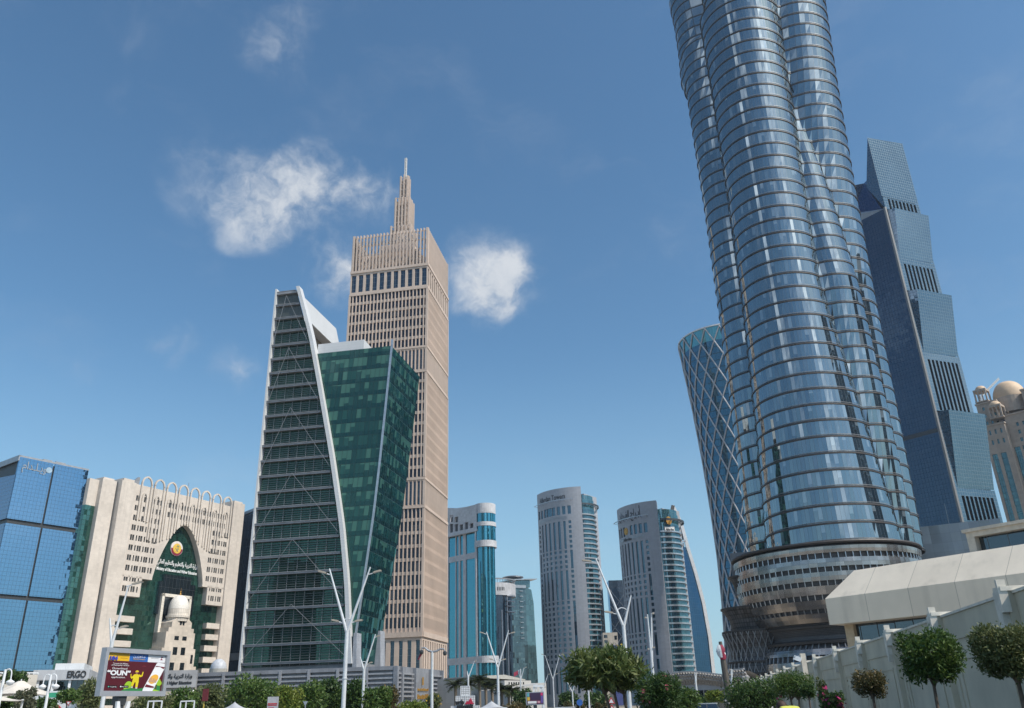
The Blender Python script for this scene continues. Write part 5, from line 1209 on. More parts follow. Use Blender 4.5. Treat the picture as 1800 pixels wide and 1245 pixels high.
def boundary_wall():
    # straight line of panels and posts receding along the pavement
    P0 = at(1760, 1040, 19.0); H = P0[2]; Q = atz(1437, 1156, H)
    d = np.array((Q[0] - P0[0], Q[1] - P0[1])); d /= np.linalg.norm(d); rz = math.atan2(-d[1], -d[0])
    far = 118.0; S = P0[:2] + d * far
    t = thing('boundary_wall', 'long cream panelled boundary wall with capped posts along the right pavement', 'wall', (S[0], S[1], 0), rz)
    # local x runs from the far end to the near end; local -y faces the street
    tt = far
    cr = pbr('wall_cream', (.56, .5, .385), .75, sc=.7, var=.1, stain=.4); cp = pbr('cap_cream', (.7, .65, .56), .6, sc=3)
    dark = pbr('joint_shadow', (.3, .285, .25), .85)
    mb = MB(); mb.box(0, far + 14, 0, .3, 0, H - .12); mb.build('panels', cr, t)
    # posts measured from the photo
    xs = []
    for px, py in ((1755, 1036), (1641, 1080), (1563, 1109), (1507, 1128), (1467, 1143), (1437, 1156), (1412, 1163), (1390, 1170)):
        q = atz(px, py, H); xs.append(far - ((q[:2] - P0[:2]) @ d))
    stp = 6.4
    print('wall posts', [round(x, 1) for x in xs], 'H', H)
    xs = list(xs)
    while xs[-1] > 8: xs.append(xs[-1] - (xs[0] - xs[5]) / 5)
    xs.insert(0, xs[0] + (xs[0] - xs[5]) / 5)
    for x in xs:
        mb = MB(); mb.box(x - .2, x + .2, -.16, .02, 0, H - .05); mb.build('post', cr, t)
        mb = MB()
        mb.box(x - .24, x + .24, -.26, .34, H - .06, H + .04); mb.obox((x - .04, -.2, H - .42), (.15, 0, 0), (0, .1, 0), (0, 0, .36)); mb.prism([(x - .17, H - .78), (x - .06, H - 1.02), (x + .04, H - 1.02), (x + .1, H - .78)], -.3, -.1); mb.box(x + .12, x + .22, -.3, -.12, H - .5, H + .18); mb.build('post_cap', cp, t)
    for a, b in zip(xs[1:], xs):
        mb = MB(); a2, b2 = a + .6, b - .6; w = .05
        for z0, z1 in ((.5, H - .75),):
            for (x0, x1, q0, q1) in ((a2, b2, z1, z1 + w), (a2, a2 + w, z0, z1), (b2 - w, b2, z0, z1)): mb.box(x0, x1, -.035, .02, q0, q1)
        a2, b2 = a + 1.0, b - 1.0
        for (x0, x1, q0, q1) in ((a2, b2, H - 1.25, H - 1.25 + w), (a2, a2 + w, .5, H - 1.25), (b2 - w, b2, .5, H - 1.25)): mb.box(x0, x1, -.035, .02, q0, q1)
        mb.build('panel_moulding', cr, t)
    mb = MB(); mb.box(0, far + 14, -.04, .34, H - .12, H - .06); mb.build('coping', cp, t)
    return d, P0, H
WALL = boundary_wall()

def canopy_hall():
    A, B = at(1165, 1200, 150), at(1312, 1200, 140); loc, rz = fr(A, B); L = math.hypot(B[0] - A[0], B[1] - A[1]); z = lambda y: at(1240, y, 145)[2]
    t = thing('mesh_canopy_hall', 'low entrance hall under a curved white mesh canopy at the tower foot', 'entrance hall', loc, rz)
    mb = MB(); mb.box(0, L * .72, 2, 10, z(1213), z(1199)); mb.build('fascia', panels('hall_fascia', (.34, .35, .38), 3, 3, .02), t)
    mb = MB(); mb.box(0, L, 3, 9, 0, z(1213)); mb.build('glazing', M['darkglass'], t)
    mb = MB(); m1 = pbr('canopy_mesh_grey', (.42, .4, .39), .5); n = 30
    zz = lambda u: z(1190) + .9 * math.sin(u * 5.2) * .5 + (.8 if u > .8 else 0)
    for k in range(n):
        u = k / n; x0, x1 = L * u, L * (k + 1) / n
        for a, b in (((x0, 0, zz(u)), (x1, 2.2, zz(u) - 1.6)), ((x0, 2.2, zz(u) - 1.6), (x1, 0, zz(u))), ((x0, -.2, zz(u) + .5), (x1, -.2, zz(u + 1 / n) + .5)), ((x0, .3, zz(u) - .5), (x1, 1.2, zz(u) - .9)), ((x0, -.2, zz(u) + .5), (x1, 1.2, zz(u) - .9))): mb.bar(a, b, .2)
    for a, b in ((.74, .98), (.8, 1.02)): mb.bar((L * a, 0, z(1195)), (L * (a + .1), 1, 0), .5); mb.bar((L * b, 0, z(1192)), (L * (b - .08), 1, 0), .5)
    mb.build('mesh_canopy', m1, t)
    rows = [[(L * q / 20, y, zz(q / 20) + .2 - .25 * max(0, y - 2)) for q in range(21)] for y in (0, 1.5, 4, 8)]
    mb = MB(); mb.grid(rows); mb.build('canopy_skin', m1, t)
canopy_hall()
def street_terrace():
    A, B = at(893, 1200, 175), at(960, 1200, 185); loc, rz = fr(A, B); L = math.hypot(B[0] - A[0], B[1] - A[1]); z = lambda y: at(925, y, 180)[2]
    t = thing('terrace_block', 'low pale terraced building with slit windows beyond the palms', 'building', loc, rz)
    pl = panels('pale_render', (.46, .45, .43), 2.5, 2.5, .03, .85)
    mb = MB(); mb.prism([(0, 0), (L, 0), (L, z(1200)), (L * .75, z(1203)), (L * .55, z(1206)), (0, z(1212))], 0, 8); mb.box(L * .3, L * 1.0, 4, 14, 0, z(1195)); mb.box(L * .05, L * .7, 10, 20, 0, z(1188)); mb.build('wall', pl, t)
    mb = MB()
    for k in range(8): mb.box(L * .06 + k * .9, L * .06 + k * .9 + .35, -.05, .05, 2, z(1216) - .3 * (k % 2))
    for k in range(7): mb.box(L * .4 + k * .8, L * .4 + k * .8 + .35, 3.95, 4.05, z(1202), z(1198))
    mb.build('slit_window', M['darkglass'], t, split=True)
    mb = MB(); mb.prism([(L * .05, z(1190)), (L * 1.05, z(1194)), (L * 1.05, z(1192)), (L * .5, z(1184)), (L * .05, z(1186))], 6, 18); mb.build('roof', M['kerb'], t)
street_terrace()
# ------------------------------------------------------------ vegetation
LM = {'dark': leafmat('leaf_dark', (0.032, 0.072, 0.020), (0.087, 0.145, 0.036)), 'mid': leafmat('leaf_mid', (0.051, 0.109, 0.023), (0.123, 0.181, 0.043)), 'yellow': leafmat('leaf_yellow', (0.087, 0.145, 0.022), (0.232, 0.261, 0.051)),
      'olive': leafmat('leaf_olive', (0.072, 0.102, 0.036), (0.174, 0.189, 0.072)), 'grey': leafmat('leaf_grey', (0.087, 0.102, 0.058), (0.203, 0.203, 0.131)), 'plum': leafmat('leaf_plumeria', (0.065, 0.109, 0.029), (0.174, 0.203, 0.065)),
      'brown': leafmat('leaf_brown', (0.065, 0.072, 0.026), (0.203, 0.145, 0.058)), 'topiary': leafmat('leaf_topiary', (0.036, 0.087, 0.022), (0.109, 0.167, 0.036), 3), 'palm': leafmat('leaf_palm', (.025, .04, .016), (.07, .08, .028))}
BARK = pbr('bark', (.13, .1, .075), .9, sc=6, var=.3); PBARK = pbr('palm_bark', (.2, .16, .12), .9, sc=8, var=.3)
FL = {'pink': pbr('petal_pink', (.6, .12, .2), .6), 'magenta': pbr('petal_magenta', (.35, .02, .12), .6), 'white': pbr('petal_white', (.75, .72, .66), .6), 'yellow': pbr('petal_yellow', (.65, .4, .03), .6)}
def leaves(rg, n, clumps, size, asp=.45, up=.25, surf=.45, hang=0.):
    """n leaf faces spread through a set of ellipsoid clumps (x, y, z, rx, ry, rz)"""
    cl = np.array(clumps, float); w = cl[:, 3] * cl[:, 4] + cl[:, 3] * cl[:, 5]; ci = rg.choice(len(cl), n, p=w / w.sum())
    d = rg.normal(size=(n, 3)); d /= np.linalg.norm(d, axis=1)[:, None]; r = surf + (1.1 - surf) * rg.random(n) ** .6
    p = cl[ci, :3] + d * cl[ci, 3:] * r[:, None]
    st = rg.random(n) < .1; r = np.where(st, 1.05 + .4 * rg.random(n) ** 1.5, r)          # a few twigs reach out
    p = cl[ci, :3] + d * cl[ci, 3:] * r[:, None]
    t = d * .7 + rg.normal(size=(n, 3)) * .75; t[:, 2] += up - hang; t /= np.linalg.norm(t, axis=1)[:, None]
    s = np.cross(t, rg.normal(size=(n, 3))); s /= np.linalg.norm(s, axis=1)[:, None]
    L = size * (.6 + .8 * rg.random(n)); Lw = L * asp
    a = p - t * L[:, None] / 2; b = p + s * Lw[:, None] / 2 - t * L[:, None] * .05; c = p + t * L[:, None] / 2; e = p - s * Lw[:, None] / 2 - t * L[:, None] * .05
    return np.stack([a, b, c, e], 1).reshape(-1, 3)
def leafmesh(name, V, mat, parent):
    me = bpy.data.meshes.new(name); n = len(V) // 4
    me.vertices.add(len(V)); me.vertices.foreach_set('co', V.ravel()); me.loops.add(len(V)); me.loops.foreach_set('vertex_index', np.arange(len(V)))
    me.polygons.add(n); me.polygons.foreach_set('loop_start', np.arange(n) * 4); me.update(calc_edges=True); me.materials.append(mat)
    o = bpy.data.objects.new(name, me); COL.objects.link(o); o.parent = parent; return o
TREES = {}
def tree(label, px0, px1, y0, y1, Y, leaf='mid', n=2600, size=None, name='tree', cat='tree', group=None, seed=0, cl=11, asp=.45, flowers=None, trunk=None, surf=.45, multi=1, hang=0., shape=1.0, fill=.42):
    rg = np.random.default_rng(seed * 13 + int(px0) + 5); q = random.Random(seed + int(px0))
    a = at((px0 + px1) / 2, (y0 + y1) / 2, Y); a[2] = at((px0 + px1) / 2, y1, Y)[2]; top = at((px0 + px1) / 2, y0, Y)[2]; bot = max(a[2], .25); X = a[0]
    xw = (at(px1, (y0 + y1) / 2, Y)[0] - at(px0, (y0 + y1) / 2, Y)[0]) / 2; zc = (top + bot) / 2; zh = (top - bot) / 2
    tx = X if trunk is None else at(trunk, y1, Y)[0]
    t = thing(name, label, cat, (tx, Y, 0), q.uniform(0, 6.28) * 0, group)
    ox = X - tx; clumps = []
    for k in range(cl):
        th_ = k * 2.4 + q.uniform(-.4, .4); hgt = -0.75 + 1.5 * (k + .5) / cl; rad_ = math.sqrt(max(.05, 1 - hgt * hgt * .9)) * q.uniform(.45, .72)
        s = q.uniform(.8, 1.25) * fill
        clumps.append((ox + xw * rad_ * math.cos(th_), xw * rad_ * math.sin(th_) * .9, zc + zh * hgt * .72 * shape, xw * s, xw * s, max(zh, xw * .5) * s * .9))
    clumps.append((ox, 0, zc, xw * .6, xw * .55, zh * .6))
    size = size or max(.16, Y * .0042)
    V = leaves(rg, n, clumps, size, asp, surf=surf, hang=hang)
    # keep the crown inside the outline it has in the place
    leafmesh('crown', V, LM[leaf], t)
    mb = MB(); r0 = max(.05, xw * .075)
    for m_ in range(multi):
        bx = (m_ - (multi - 1) / 2) * .25; fork = bot + zh * .25
        mb.tube([(bx * .4, 0, 0), (bx, .02, fork * .55), (ox * .4 + bx * 1.3, 0, fork)], [r0 / multi ** .4, r0 * .8 / multi ** .4, r0 * .6 / multi ** .4], 8)
        for k in q.sample(range(cl), min(5, cl)):
            c = clumps[k]; mb.tube([(ox * .4 + bx * 1.3, 0, fork * .95), ((ox * .4 + c[0]) / 2, c[1] * .5, (fork + c[2]) / 2 + .05), (c[0], c[1], c[2])], [r0 * .5, r0 * .32, r0 * .12], 6)
    mb.build('trunk', BARK, t, True)
    if flowers:
        kind, nf, fs = flowers; F_ = leaves(rg, nf * 5, clumps, fs, .9, surf=1.0)
        idx = rg.integers(0, nf, nf * 5); F3 = F_.reshape(-1, 4, 3); cen = F3[:nf].mean(1)
        F3 = F3 - F3.mean(1)[:, None] + cen[idx][:, None] + rg.normal(size=(nf * 5, 1, 3)) * fs * .35
        leafmesh('flowers', F3.reshape(-1, 3), FL[kind], t)
    return t
G1 = 'trees in front of the grey podium'
tree('wispy grey-green tree in front of the cream tent', 18, 66, 1203, 1262, 55, 'grey', 2200, .2, seed=1, cl=9, fill=.34)
tree('small dark orange tree at the left edge below the tent', -4, 22, 1222, 1262, 50, 'dark', 900, .22, seed=2, cl=6)
tree('low dark tree between the tent and the yield sign', 58, 98, 1222, 1262, 60, 'dark', 1500, .25, seed=3)
tree('flat topped light green acacia left of the billboard', 98, 142, 1208, 1240, 62, 'mid', 1500, .2, seed=4, fill=.36)
tree('loose olive green tree touching the left edge of the billboard', 132, 182, 1188, 1262, 66, 'olive', 2400, .24, seed=5)
tree('dark tree below the left end of the railing building', 0, 45, 1176, 1206, 98, 'dark', 1200, .4, seed=6)
tree('small round tree hidden below the billboard', 228, 300, 1215, 1262, 62, 'olive', 1800, .25, seed=7)
tree('greyish flowering hedge tree right of the billboard', 292, 346, 1206, 1262, 64, 'mid', 2200, .24, seed=8, flowers=('white', 30, .1))
tree('loose olive tree under the sign wall', 330, 396, 1197, 1262, 72, 'olive', 2600, .27, group=G1, seed=9)
tree('biggest bright green tree in front of the louvred podium', 392, 500, 1184, 1262, 78, 'mid', 5200, .3, group=G1, seed=10, cl=16)
tree('yellow-green tree right of the grey sign board', 474, 532, 1200, 1262, 70, 'yellow', 3000, .27, group=G1, seed=11)
tree('dark green tree left of the tallest lamp post', 518, 576, 1193, 1262, 80, 'mid', 3000, .3, group=G1, seed=12)
tree('taller dark tree just left of the tallest lamp post', 556, 604, 1184, 1262, 84, 'dark', 3000, .3, group=G1, seed=13)
tree('dark tree between the two forked lamp posts', 598, 646, 1188, 1262, 82, 'dark', 2800, .3, group=G1, seed=14)
tree('grey-green bushy tree right of the smaller forked lamp post', 636, 690, 1200, 1262, 74, 'mid', 3000, .27, group=G1, seed=15)
tree('feathery yellow-brown tree at the podium corner', 664, 704, 1196, 1262, 79, 'brown', 1800, .26, group=G1, seed=16, fill=.34)
tree('low bright green shrub at the foot of the podium', 698, 752, 1228, 1264, 66, 'yellow', 1800, .2, 'shrub', 'shrub', seed=17)
tree('small round shrub behind the camera lamp pole', 748, 776, 1217, 1250, 88, 'olive', 1100, .24, 'shrub', 'shrub', seed=18, flowers=('yellow', 8, .15))
tree('dark rounded tree behind the small billboard', 902, 940, 1208, 1250, 150, 'dark', 1700, .5, seed=19)
tree('dark rounded tree at the foot of the English lettered tower', 980, 1016, 1213, 1250, 160, 'dark', 1700, .5, seed=20)
tree('dark rounded tree half hidden by the plumeria', 1024, 1072, 1212, 1250, 155, 'dark', 1700, .5, seed=21)
for i, (a, b) in enumerate(((990, 1010), (1012, 1030), (1044, 1060), (1060, 1076))): tree(['orange-tinged hedge clump below the dark round tree', 'second low hedge clump left of the plumeria', 'low yellowish hedge clump behind the warning sign', 'low hedge clump touching the warning sign'][i], a, b, 1231, 1255, 95, 'brown', 700, .22, 'hedge_shrub', 'shrub', group='low hedge clumps by the road', seed=30 + i, cl=5)
tree('sparse brown hedge below the palms', 880, 925, 1234, 1256, 92, 'brown', 900, .24, 'hedge_shrub', 'shrub', seed=36)
# frangipani with long leaves in rosettes
tree('large frangipani with long glossy leaves in the middle of the street', 992, 1136, 1128, 1226, 30, 'plum', 5200, .34, 'frangipani', 'tree', seed=40, cl=20, asp=.19, trunk=1088, multi=3, fill=.32, surf=.3, flowers=('yellow', 3, .1))
tree('dark oleander bush with pink flowers beside the frangipani', 1116, 1200, 1176, 1262, 29, 'dark', 5200, .17, 'oleander', 'bush', seed=41, cl=16, asp=.2, flowers=('pink', 9, .11))
tree('lighter green tree right of the pink oleander', 1180, 1232, 1203, 1262, 58, 'mid', 2200, .2, seed=42)
tree('yellowish young tree beside the leaning flag pole', 1238, 1276, 1210, 1238, 70, 'yellow', 1100, .22, seed=43, fill=.34)
tree('dark low tree behind the yellowish young tree', 1222, 1262, 1216, 1262, 84, 'dark', 1300, .3, seed=44)
tree('broad dark bush dotted with white flowers near the wall', 1272, 1374, 1186, 1262, 46, 'dark', 6200, .17, 'flowering_bush', 'bush', seed=45, cl=18, asp=.4, flowers=('white', 46, .1))
tree('pale flowering bush at the end of the boundary wall', 1276, 1320, 1206, 1262, 56, 'olive', 1700, .2, 'flowering_bush', 'bush', seed=46, flowers=('white', 40, .1))
tree('multi-stemmed oleander with few red flowers against the wall', 1352, 1434, 1176, 1234, 36, 'mid', 5200, .15, 'oleander', 'bush', seed=47, cl=16, asp=.2, multi=2, flowers=('pink', 7, .08), trunk=1398)
tree('thin dark twiggy shrub between oleander and bougainvillea', 1404, 1436, 1196, 1232, 33, 'dark', 700, .13, 'shrub', 'shrub', seed=48, cl=7, fill=.26, asp=.3)
tree('bougainvillea with magenta blossom against the wall', 1440, 1488, 1206, 1268, 28, 'dark', 1500, .11, 'bougainvillea', 'bush', seed=49, cl=10, flowers=('magenta', 26, .11), fill=.32)
tree('thin upright shoot of the bougainvillea with one pink flower', 1436, 1456, 1186, 1250, 28.6, 'olive', 420, .12, 'bougainvillea', 'bush', seed=50, cl=7, flowers=('pink', 3, .13), fill=.34)
tree('small brownish topiary tree with open twigs by the wall', 1498, 1562, 1172, 1232, 20.5, 'brown', 4200, .062, 'topiary_tree', 'tree', seed=51, cl=14, trunk=1536, fill=.36, asp=.4)
tree('full green lollipop tree in front of the wall', 1576, 1694, 1094, 1214, 17.5, 'topiary', 10500, .085, 'topiary_tree', 'tree', seed=52, cl=24, trunk=1641, fill=.31, asp=.36, hang=.15)
tree('dense dark olive lollipop tree at the right edge', 1708, 1846, 1088, 1208, 13.6, 'olive', 15000, .06, 'topiary_tree', 'tree', seed=53, cl=26, fill=.34, asp=.42)

def palm(label, px, ytop, Y, r, seed):
    q = random.Random(seed); p = at(px, ytop, Y); H = p[2] - r * .6
    t = thing('palm_tree', label, 'palm tree', (p[0], Y, 0), 0, 'palms lining the side street')
    mb = MB(); mb.tube([(0, 0, 0), (.1, 0, H * .5), (.05, 0, H)], [.34, .24, .28], 8); mb.build('trunk', PBARK, t, True)
    mb = MB()
    for k in range(40):
        az = k * 2.4; el = q.uniform(-.2, 1.25); L = r * q.uniform(.8, 1.1); P = []
        for i in range(7):
            f = i / 6; P.append(np.array((math.cos(az) * L * f * math.cos(el * (1 - f * .6)), math.sin(az) * L * f * math.cos(el * (1 - f * .6)), H + L * (math.sin(el) * f - .42 * f * f))))
        for a, b in zip(P, P[1:]):
            d = b - a; s = np.cross(d, (0, 0, 1)); s /= max(np.linalg.norm(s), 1e-6)
            for sg in (1, -1):
                for o in (0, .5): c = a + d * o; e = c + d * .8 + s * sg * r * .27 - np.array((0, 0, r * .09)); mb.face([c, c + d * .4, e])
    mb.build('crown', LM['palm'], t); return t
for i, (px, yt, Y, r) in enumerate(((800, 1191, 84, 1.5), (824, 1191, 92, 1.4), (842, 1183, 86, 1.5), (853, 1194, 96, 1.35), (864, 1193, 88, 1.4), (881, 1200, 92, 1.5), (893, 1200, 98, 1.5), (904, 1203, 104, 1.5))):
    Y, r = 150 + 2 * i, r * 1.3
    palm(['leftmost palm behind the white cubes', 'palm behind the top white cube', 'tallest palm in front of the turquoise tower', 'low palm right of the tallest palm', 'bright palm left of the forked lamp post', 'dark palm just right of the forked lamp post', 'dark palm in front of the curved office', 'rightmost dark palm of the row'][i], px, yt, Y, r, i)

# ------------------------------------------------------------ lamp posts
def vlamp(label, px, yj, Y, arms, heads, r=.11, brace=None, ybase=None, group='forked street lamps'):
    J = at(px, yj, Y); x0, z0 = J[0], J[2]
    t = thing('street_lamp', label, 'street lamp', (x0, Y, 0), 0, group)
    L = lambda a, b: (at(a, b, Y)[0] - x0, 0, at(a, b, Y)[2])
    mb = MB(); mb.tube([(0, 0, 0), (0, 0, .9), (0, 0, .95), (0, 0, z0 - .1), (0, 0, z0 + .05)], [r * 1.5, r * 1.5, r * 1.15, r * .95, r], 12); mb.tube([(0, 0, .9), (0, 0, 1.0)], [r * 1.9, r * 1.9], 12); mb.tube([(0, 0, z0 * .55), (0, 0, z0 * .55 + .06)], [r * 1.35, r * 1.35], 12); mb.build('pole', M['lampwhite'], t, False)
    for a in arms: mb = MB(); mb.tube([(0, 0, z0 - .12), L(*a)], [r * .8, r * .38], 10); mb.build('arm', M['lampwhite'], t)
    for a, b in heads:
        p, q = np.array(L(*a)), np.array(L(*b)); d = q - p; m = p + d * .35
        mb = MB(); mb.tube([p, m], [r * .3, r * .3], 6); mb.build('bracket', M['lampwhite'], t)
        mb = MB(); c = (m + q) / 2; dd = d / np.linalg.norm(d); up = np.cross(dd, (0, 1, 0)); up = up if up[2] > 0 else -up
        hl = np.linalg.norm(q - m) / 2; v = [(-1, .55), (-.6, 1), (.7, 1), (1, .5), (.85, -.1), (-.9, -.1)]
        P = [c + dd * hl * x + up * z * r * .75 for x, z in v]
        for s in (-1, 1): f = [pp + np.array((0, s * r * 1.3, 0)) for pp in P]; mb.face(f if s < 0 else f[::-1])
        for i in range(6): a0, a1 = P[i], P[(i + 1) % 6]; w = np.array((0, r * 1.3, 0)); mb.face([a0 - w, a1 - w, a1 + w, a0 + w], 1 if i == 4 else 0)
        mb.build('lamp_head', [M['lampbrown'], M['lampwhite']], t)
    if brace:
        p, q = np.array(L(*brace[0])), np.array(L(*brace[1])); mb = MB(); n = 8; h = np.linalg.norm(q - p) * .22
        mb.tube([p + (q - p) * i / n + np.array((0, 0, h * math.sin(i / n * math.pi))) for i in range(n + 1)], r * .28, 6); mb.build('brace', M['lampwhite'], t)
    return t
vlamp('tallest forked lamp post in front of the green tower', 610, 1110, 57, ((579, 1000), (651, 997)), (((583, 1011), (559, 1005)), ((648, 1010), (671, 1004)), ((603, 1095), (583, 1091)), ((616, 1095), (638, 1091))), .13, ((605, 1090), (617, 1090)))
vlamp('smaller forked lamp post right of the tallest one', 640, 1177, 78, ((660, 1115), (633, 1155)), (((658, 1121), (669, 1118)), ((645, 1168), (655, 1165))), .12, ((636, 1165), (644, 1165)))
vlamp('forked lamp post rising behind the billboard', 197, 1130, 46, ((193, 1087), (226, 1030)), (((222, 1031), (252, 1023)), ((205, 1106), (225, 1101))), .1, ((194, 1102), (206, 1102)))
vlamp('forked lamp post in front of the curved office', 875, 1173, 92, ((855, 1111), (894, 1108)), (((855, 1115), (843, 1112)), ((893, 1115), (906, 1112)), ((871, 1162), (860, 1159)), ((879, 1162), (890, 1159))), .13, ((871, 1160), (878, 1160)))
vlamp('forked lamp post above the frangipani crown', 1096, 1100, 60, ((1047, 982), (1109, 1047)), (((1049, 989), (1023, 986)), ((1086, 1080), (1062, 1076))), .13, ((1086, 1072), (1101, 1072)))
vlamp('side-on forked lamp post in front of the gold emblem tower', 1146, 1165, 74, ((1138, 1080), (1145, 1078)), (((1138, 1086), (1133, 1087)), ((1144, 1080), (1150, 1079)), ((1143, 1142), (1138, 1142)), ((1146, 1140), (1151, 1139))), .13)
far = [('far forked lamp post in front of the English lettered tower', 972, 1194, 165, ((958, 1152), (984, 1150)), (((958, 1153), (951, 1150)), ((984, 1153), (990, 1150)), ((975, 1187), (981, 1184)))),
       ('far lamp post with one leaning arm above the small billboard', 953, 1216, 150, ((963, 1186), (950, 1205)), (((962, 1187), (967, 1185)), ((955, 1209), (961, 1208)))),
       ('small far forked lamp post left of the frangipani', 1006, 1216, 150, ((996, 1197), (1011, 1198)), (((996, 1198), (993, 1196)), ((1004, 1213), (1000, 1213)), ((1008, 1213), (1012, 1213)))),
       ('small far lamp post under the frangipani crown', 1034, 1209, 130, ((1026, 1192), (1037, 1200)), (((1031, 1207), (1027, 1207)), ((1036, 1207), (1040, 1206)))),
       ('far lamp post leaning beside the small flag', 915, 1196, 160, ((921, 1174), (913, 1185)), (((921, 1175), (926, 1173)),)),
       ('far lamp post in front of the turquoise tower', 823, 1190, 120, ((834, 1162), (821, 1180)), (((833, 1164), (838, 1162)),)),
       ('thin lamp post in front of the mesh canopy hall', 1223, 1199, 110, ((1221, 1182), (1224, 1182)), (((1221, 1183), (1218, 1184)), ((1223, 1202), (1221, 1203)))),
       ('thin white lamp post left of the leaning flag pole', 1286, 1196, 90, ((1285, 1176), (1287, 1177)), (((1285, 1177), (1282, 1178)), ((1286, 1186), (1282, 1187))))]
for f in far: vlamp(*f[:6], r=.12)
def camera_lamp():
    p = at(760, 1146, 68); Y = 68; t = thing('camera_pole', 'grey pole with two curved arms carrying dome cameras', 'camera pole', (p[0], Y, 0)); g = M['steel']; L = lambda a, b: np.array((at(a, b, Y)[0] - p[0], 0, at(a, b, Y)[2]))
    mb = MB(); mb.tube([(0, 0, 0), (0, 0, p[2])], [.13, .09], 10); mb.build('pole', M['lampwhite'], t)
    for s, pts in ((-1, ((760, 1146), (753, 1144), (747, 1139), (742, 1139), (741, 1143))), (1, ((760, 1146), (767, 1145), (774, 1141), (780, 1141), (782, 1145)))):
        mb = MB(); mb.tube([L(*q) for q in pts], [.08, .08, .07, .06, .05], 8); mb.build('arm', g, t)
        e = L(*pts[-1]); mb = MB(); mb.lathe([(.02, -.32), (.12, -.28), (.16, -.18), (.16, -.05), (.06, .02)], 14); mb.build('dome_camera', M['darksteel'], t, loc=tuple(e))
    e = L(741, 1146); mb = MB(); mb.face([e + (-.05, 0, 0), e + (-.32, .1, -.55), e + (-.22, .05, -.6), e + (.05, 0, -.2)]); mb.build('pennant', pbr('pennant_red', (.3, .03, .05), .7), t)
camera_lamp()
def crook_lamp(label, px, ytop, Y, two):
    p = at(px, ytop, Y); t = thing('globe_lamp', label, 'street lamp', (p[0], Y, 0), 0, 'white shepherd crook lamps'); mb = MB(); mb.tube([(0, 0, 0), (0, 0, p[2])], [.1, .06], 10); mb.build('pole', M['white'], t)
    for s in ((-1, 1) if two else (1,)):
        mb = MB(); mb.tube([(0, 0, p[2] - .5)] + [(s * (.17 - .17 * math.cos(a)), 0, p[2] - .2 + .22 * math.sin(a)) for a in np.linspace(.2, 3.0, 7)] + [(s * .36, 0, p[2] - .48)], .03, 6); mb.build('crook', M['white'], t)
        mb = MB(); mb.lathe([(.03, .12), (.2, .02), (.2, -.02), (.13, -.13), (.02, -.17)][::-1], 16, (s * .36, 0)); o = mb.build('shade', M['white'], t, True, loc=(0, 0, p[2] - .6))
crook_lamp('white double crook lamp in front of the showroom', 90, 1186, 48, True); crook_lamp('white single crook lamp at the left edge', 10, 1177, 44, False)

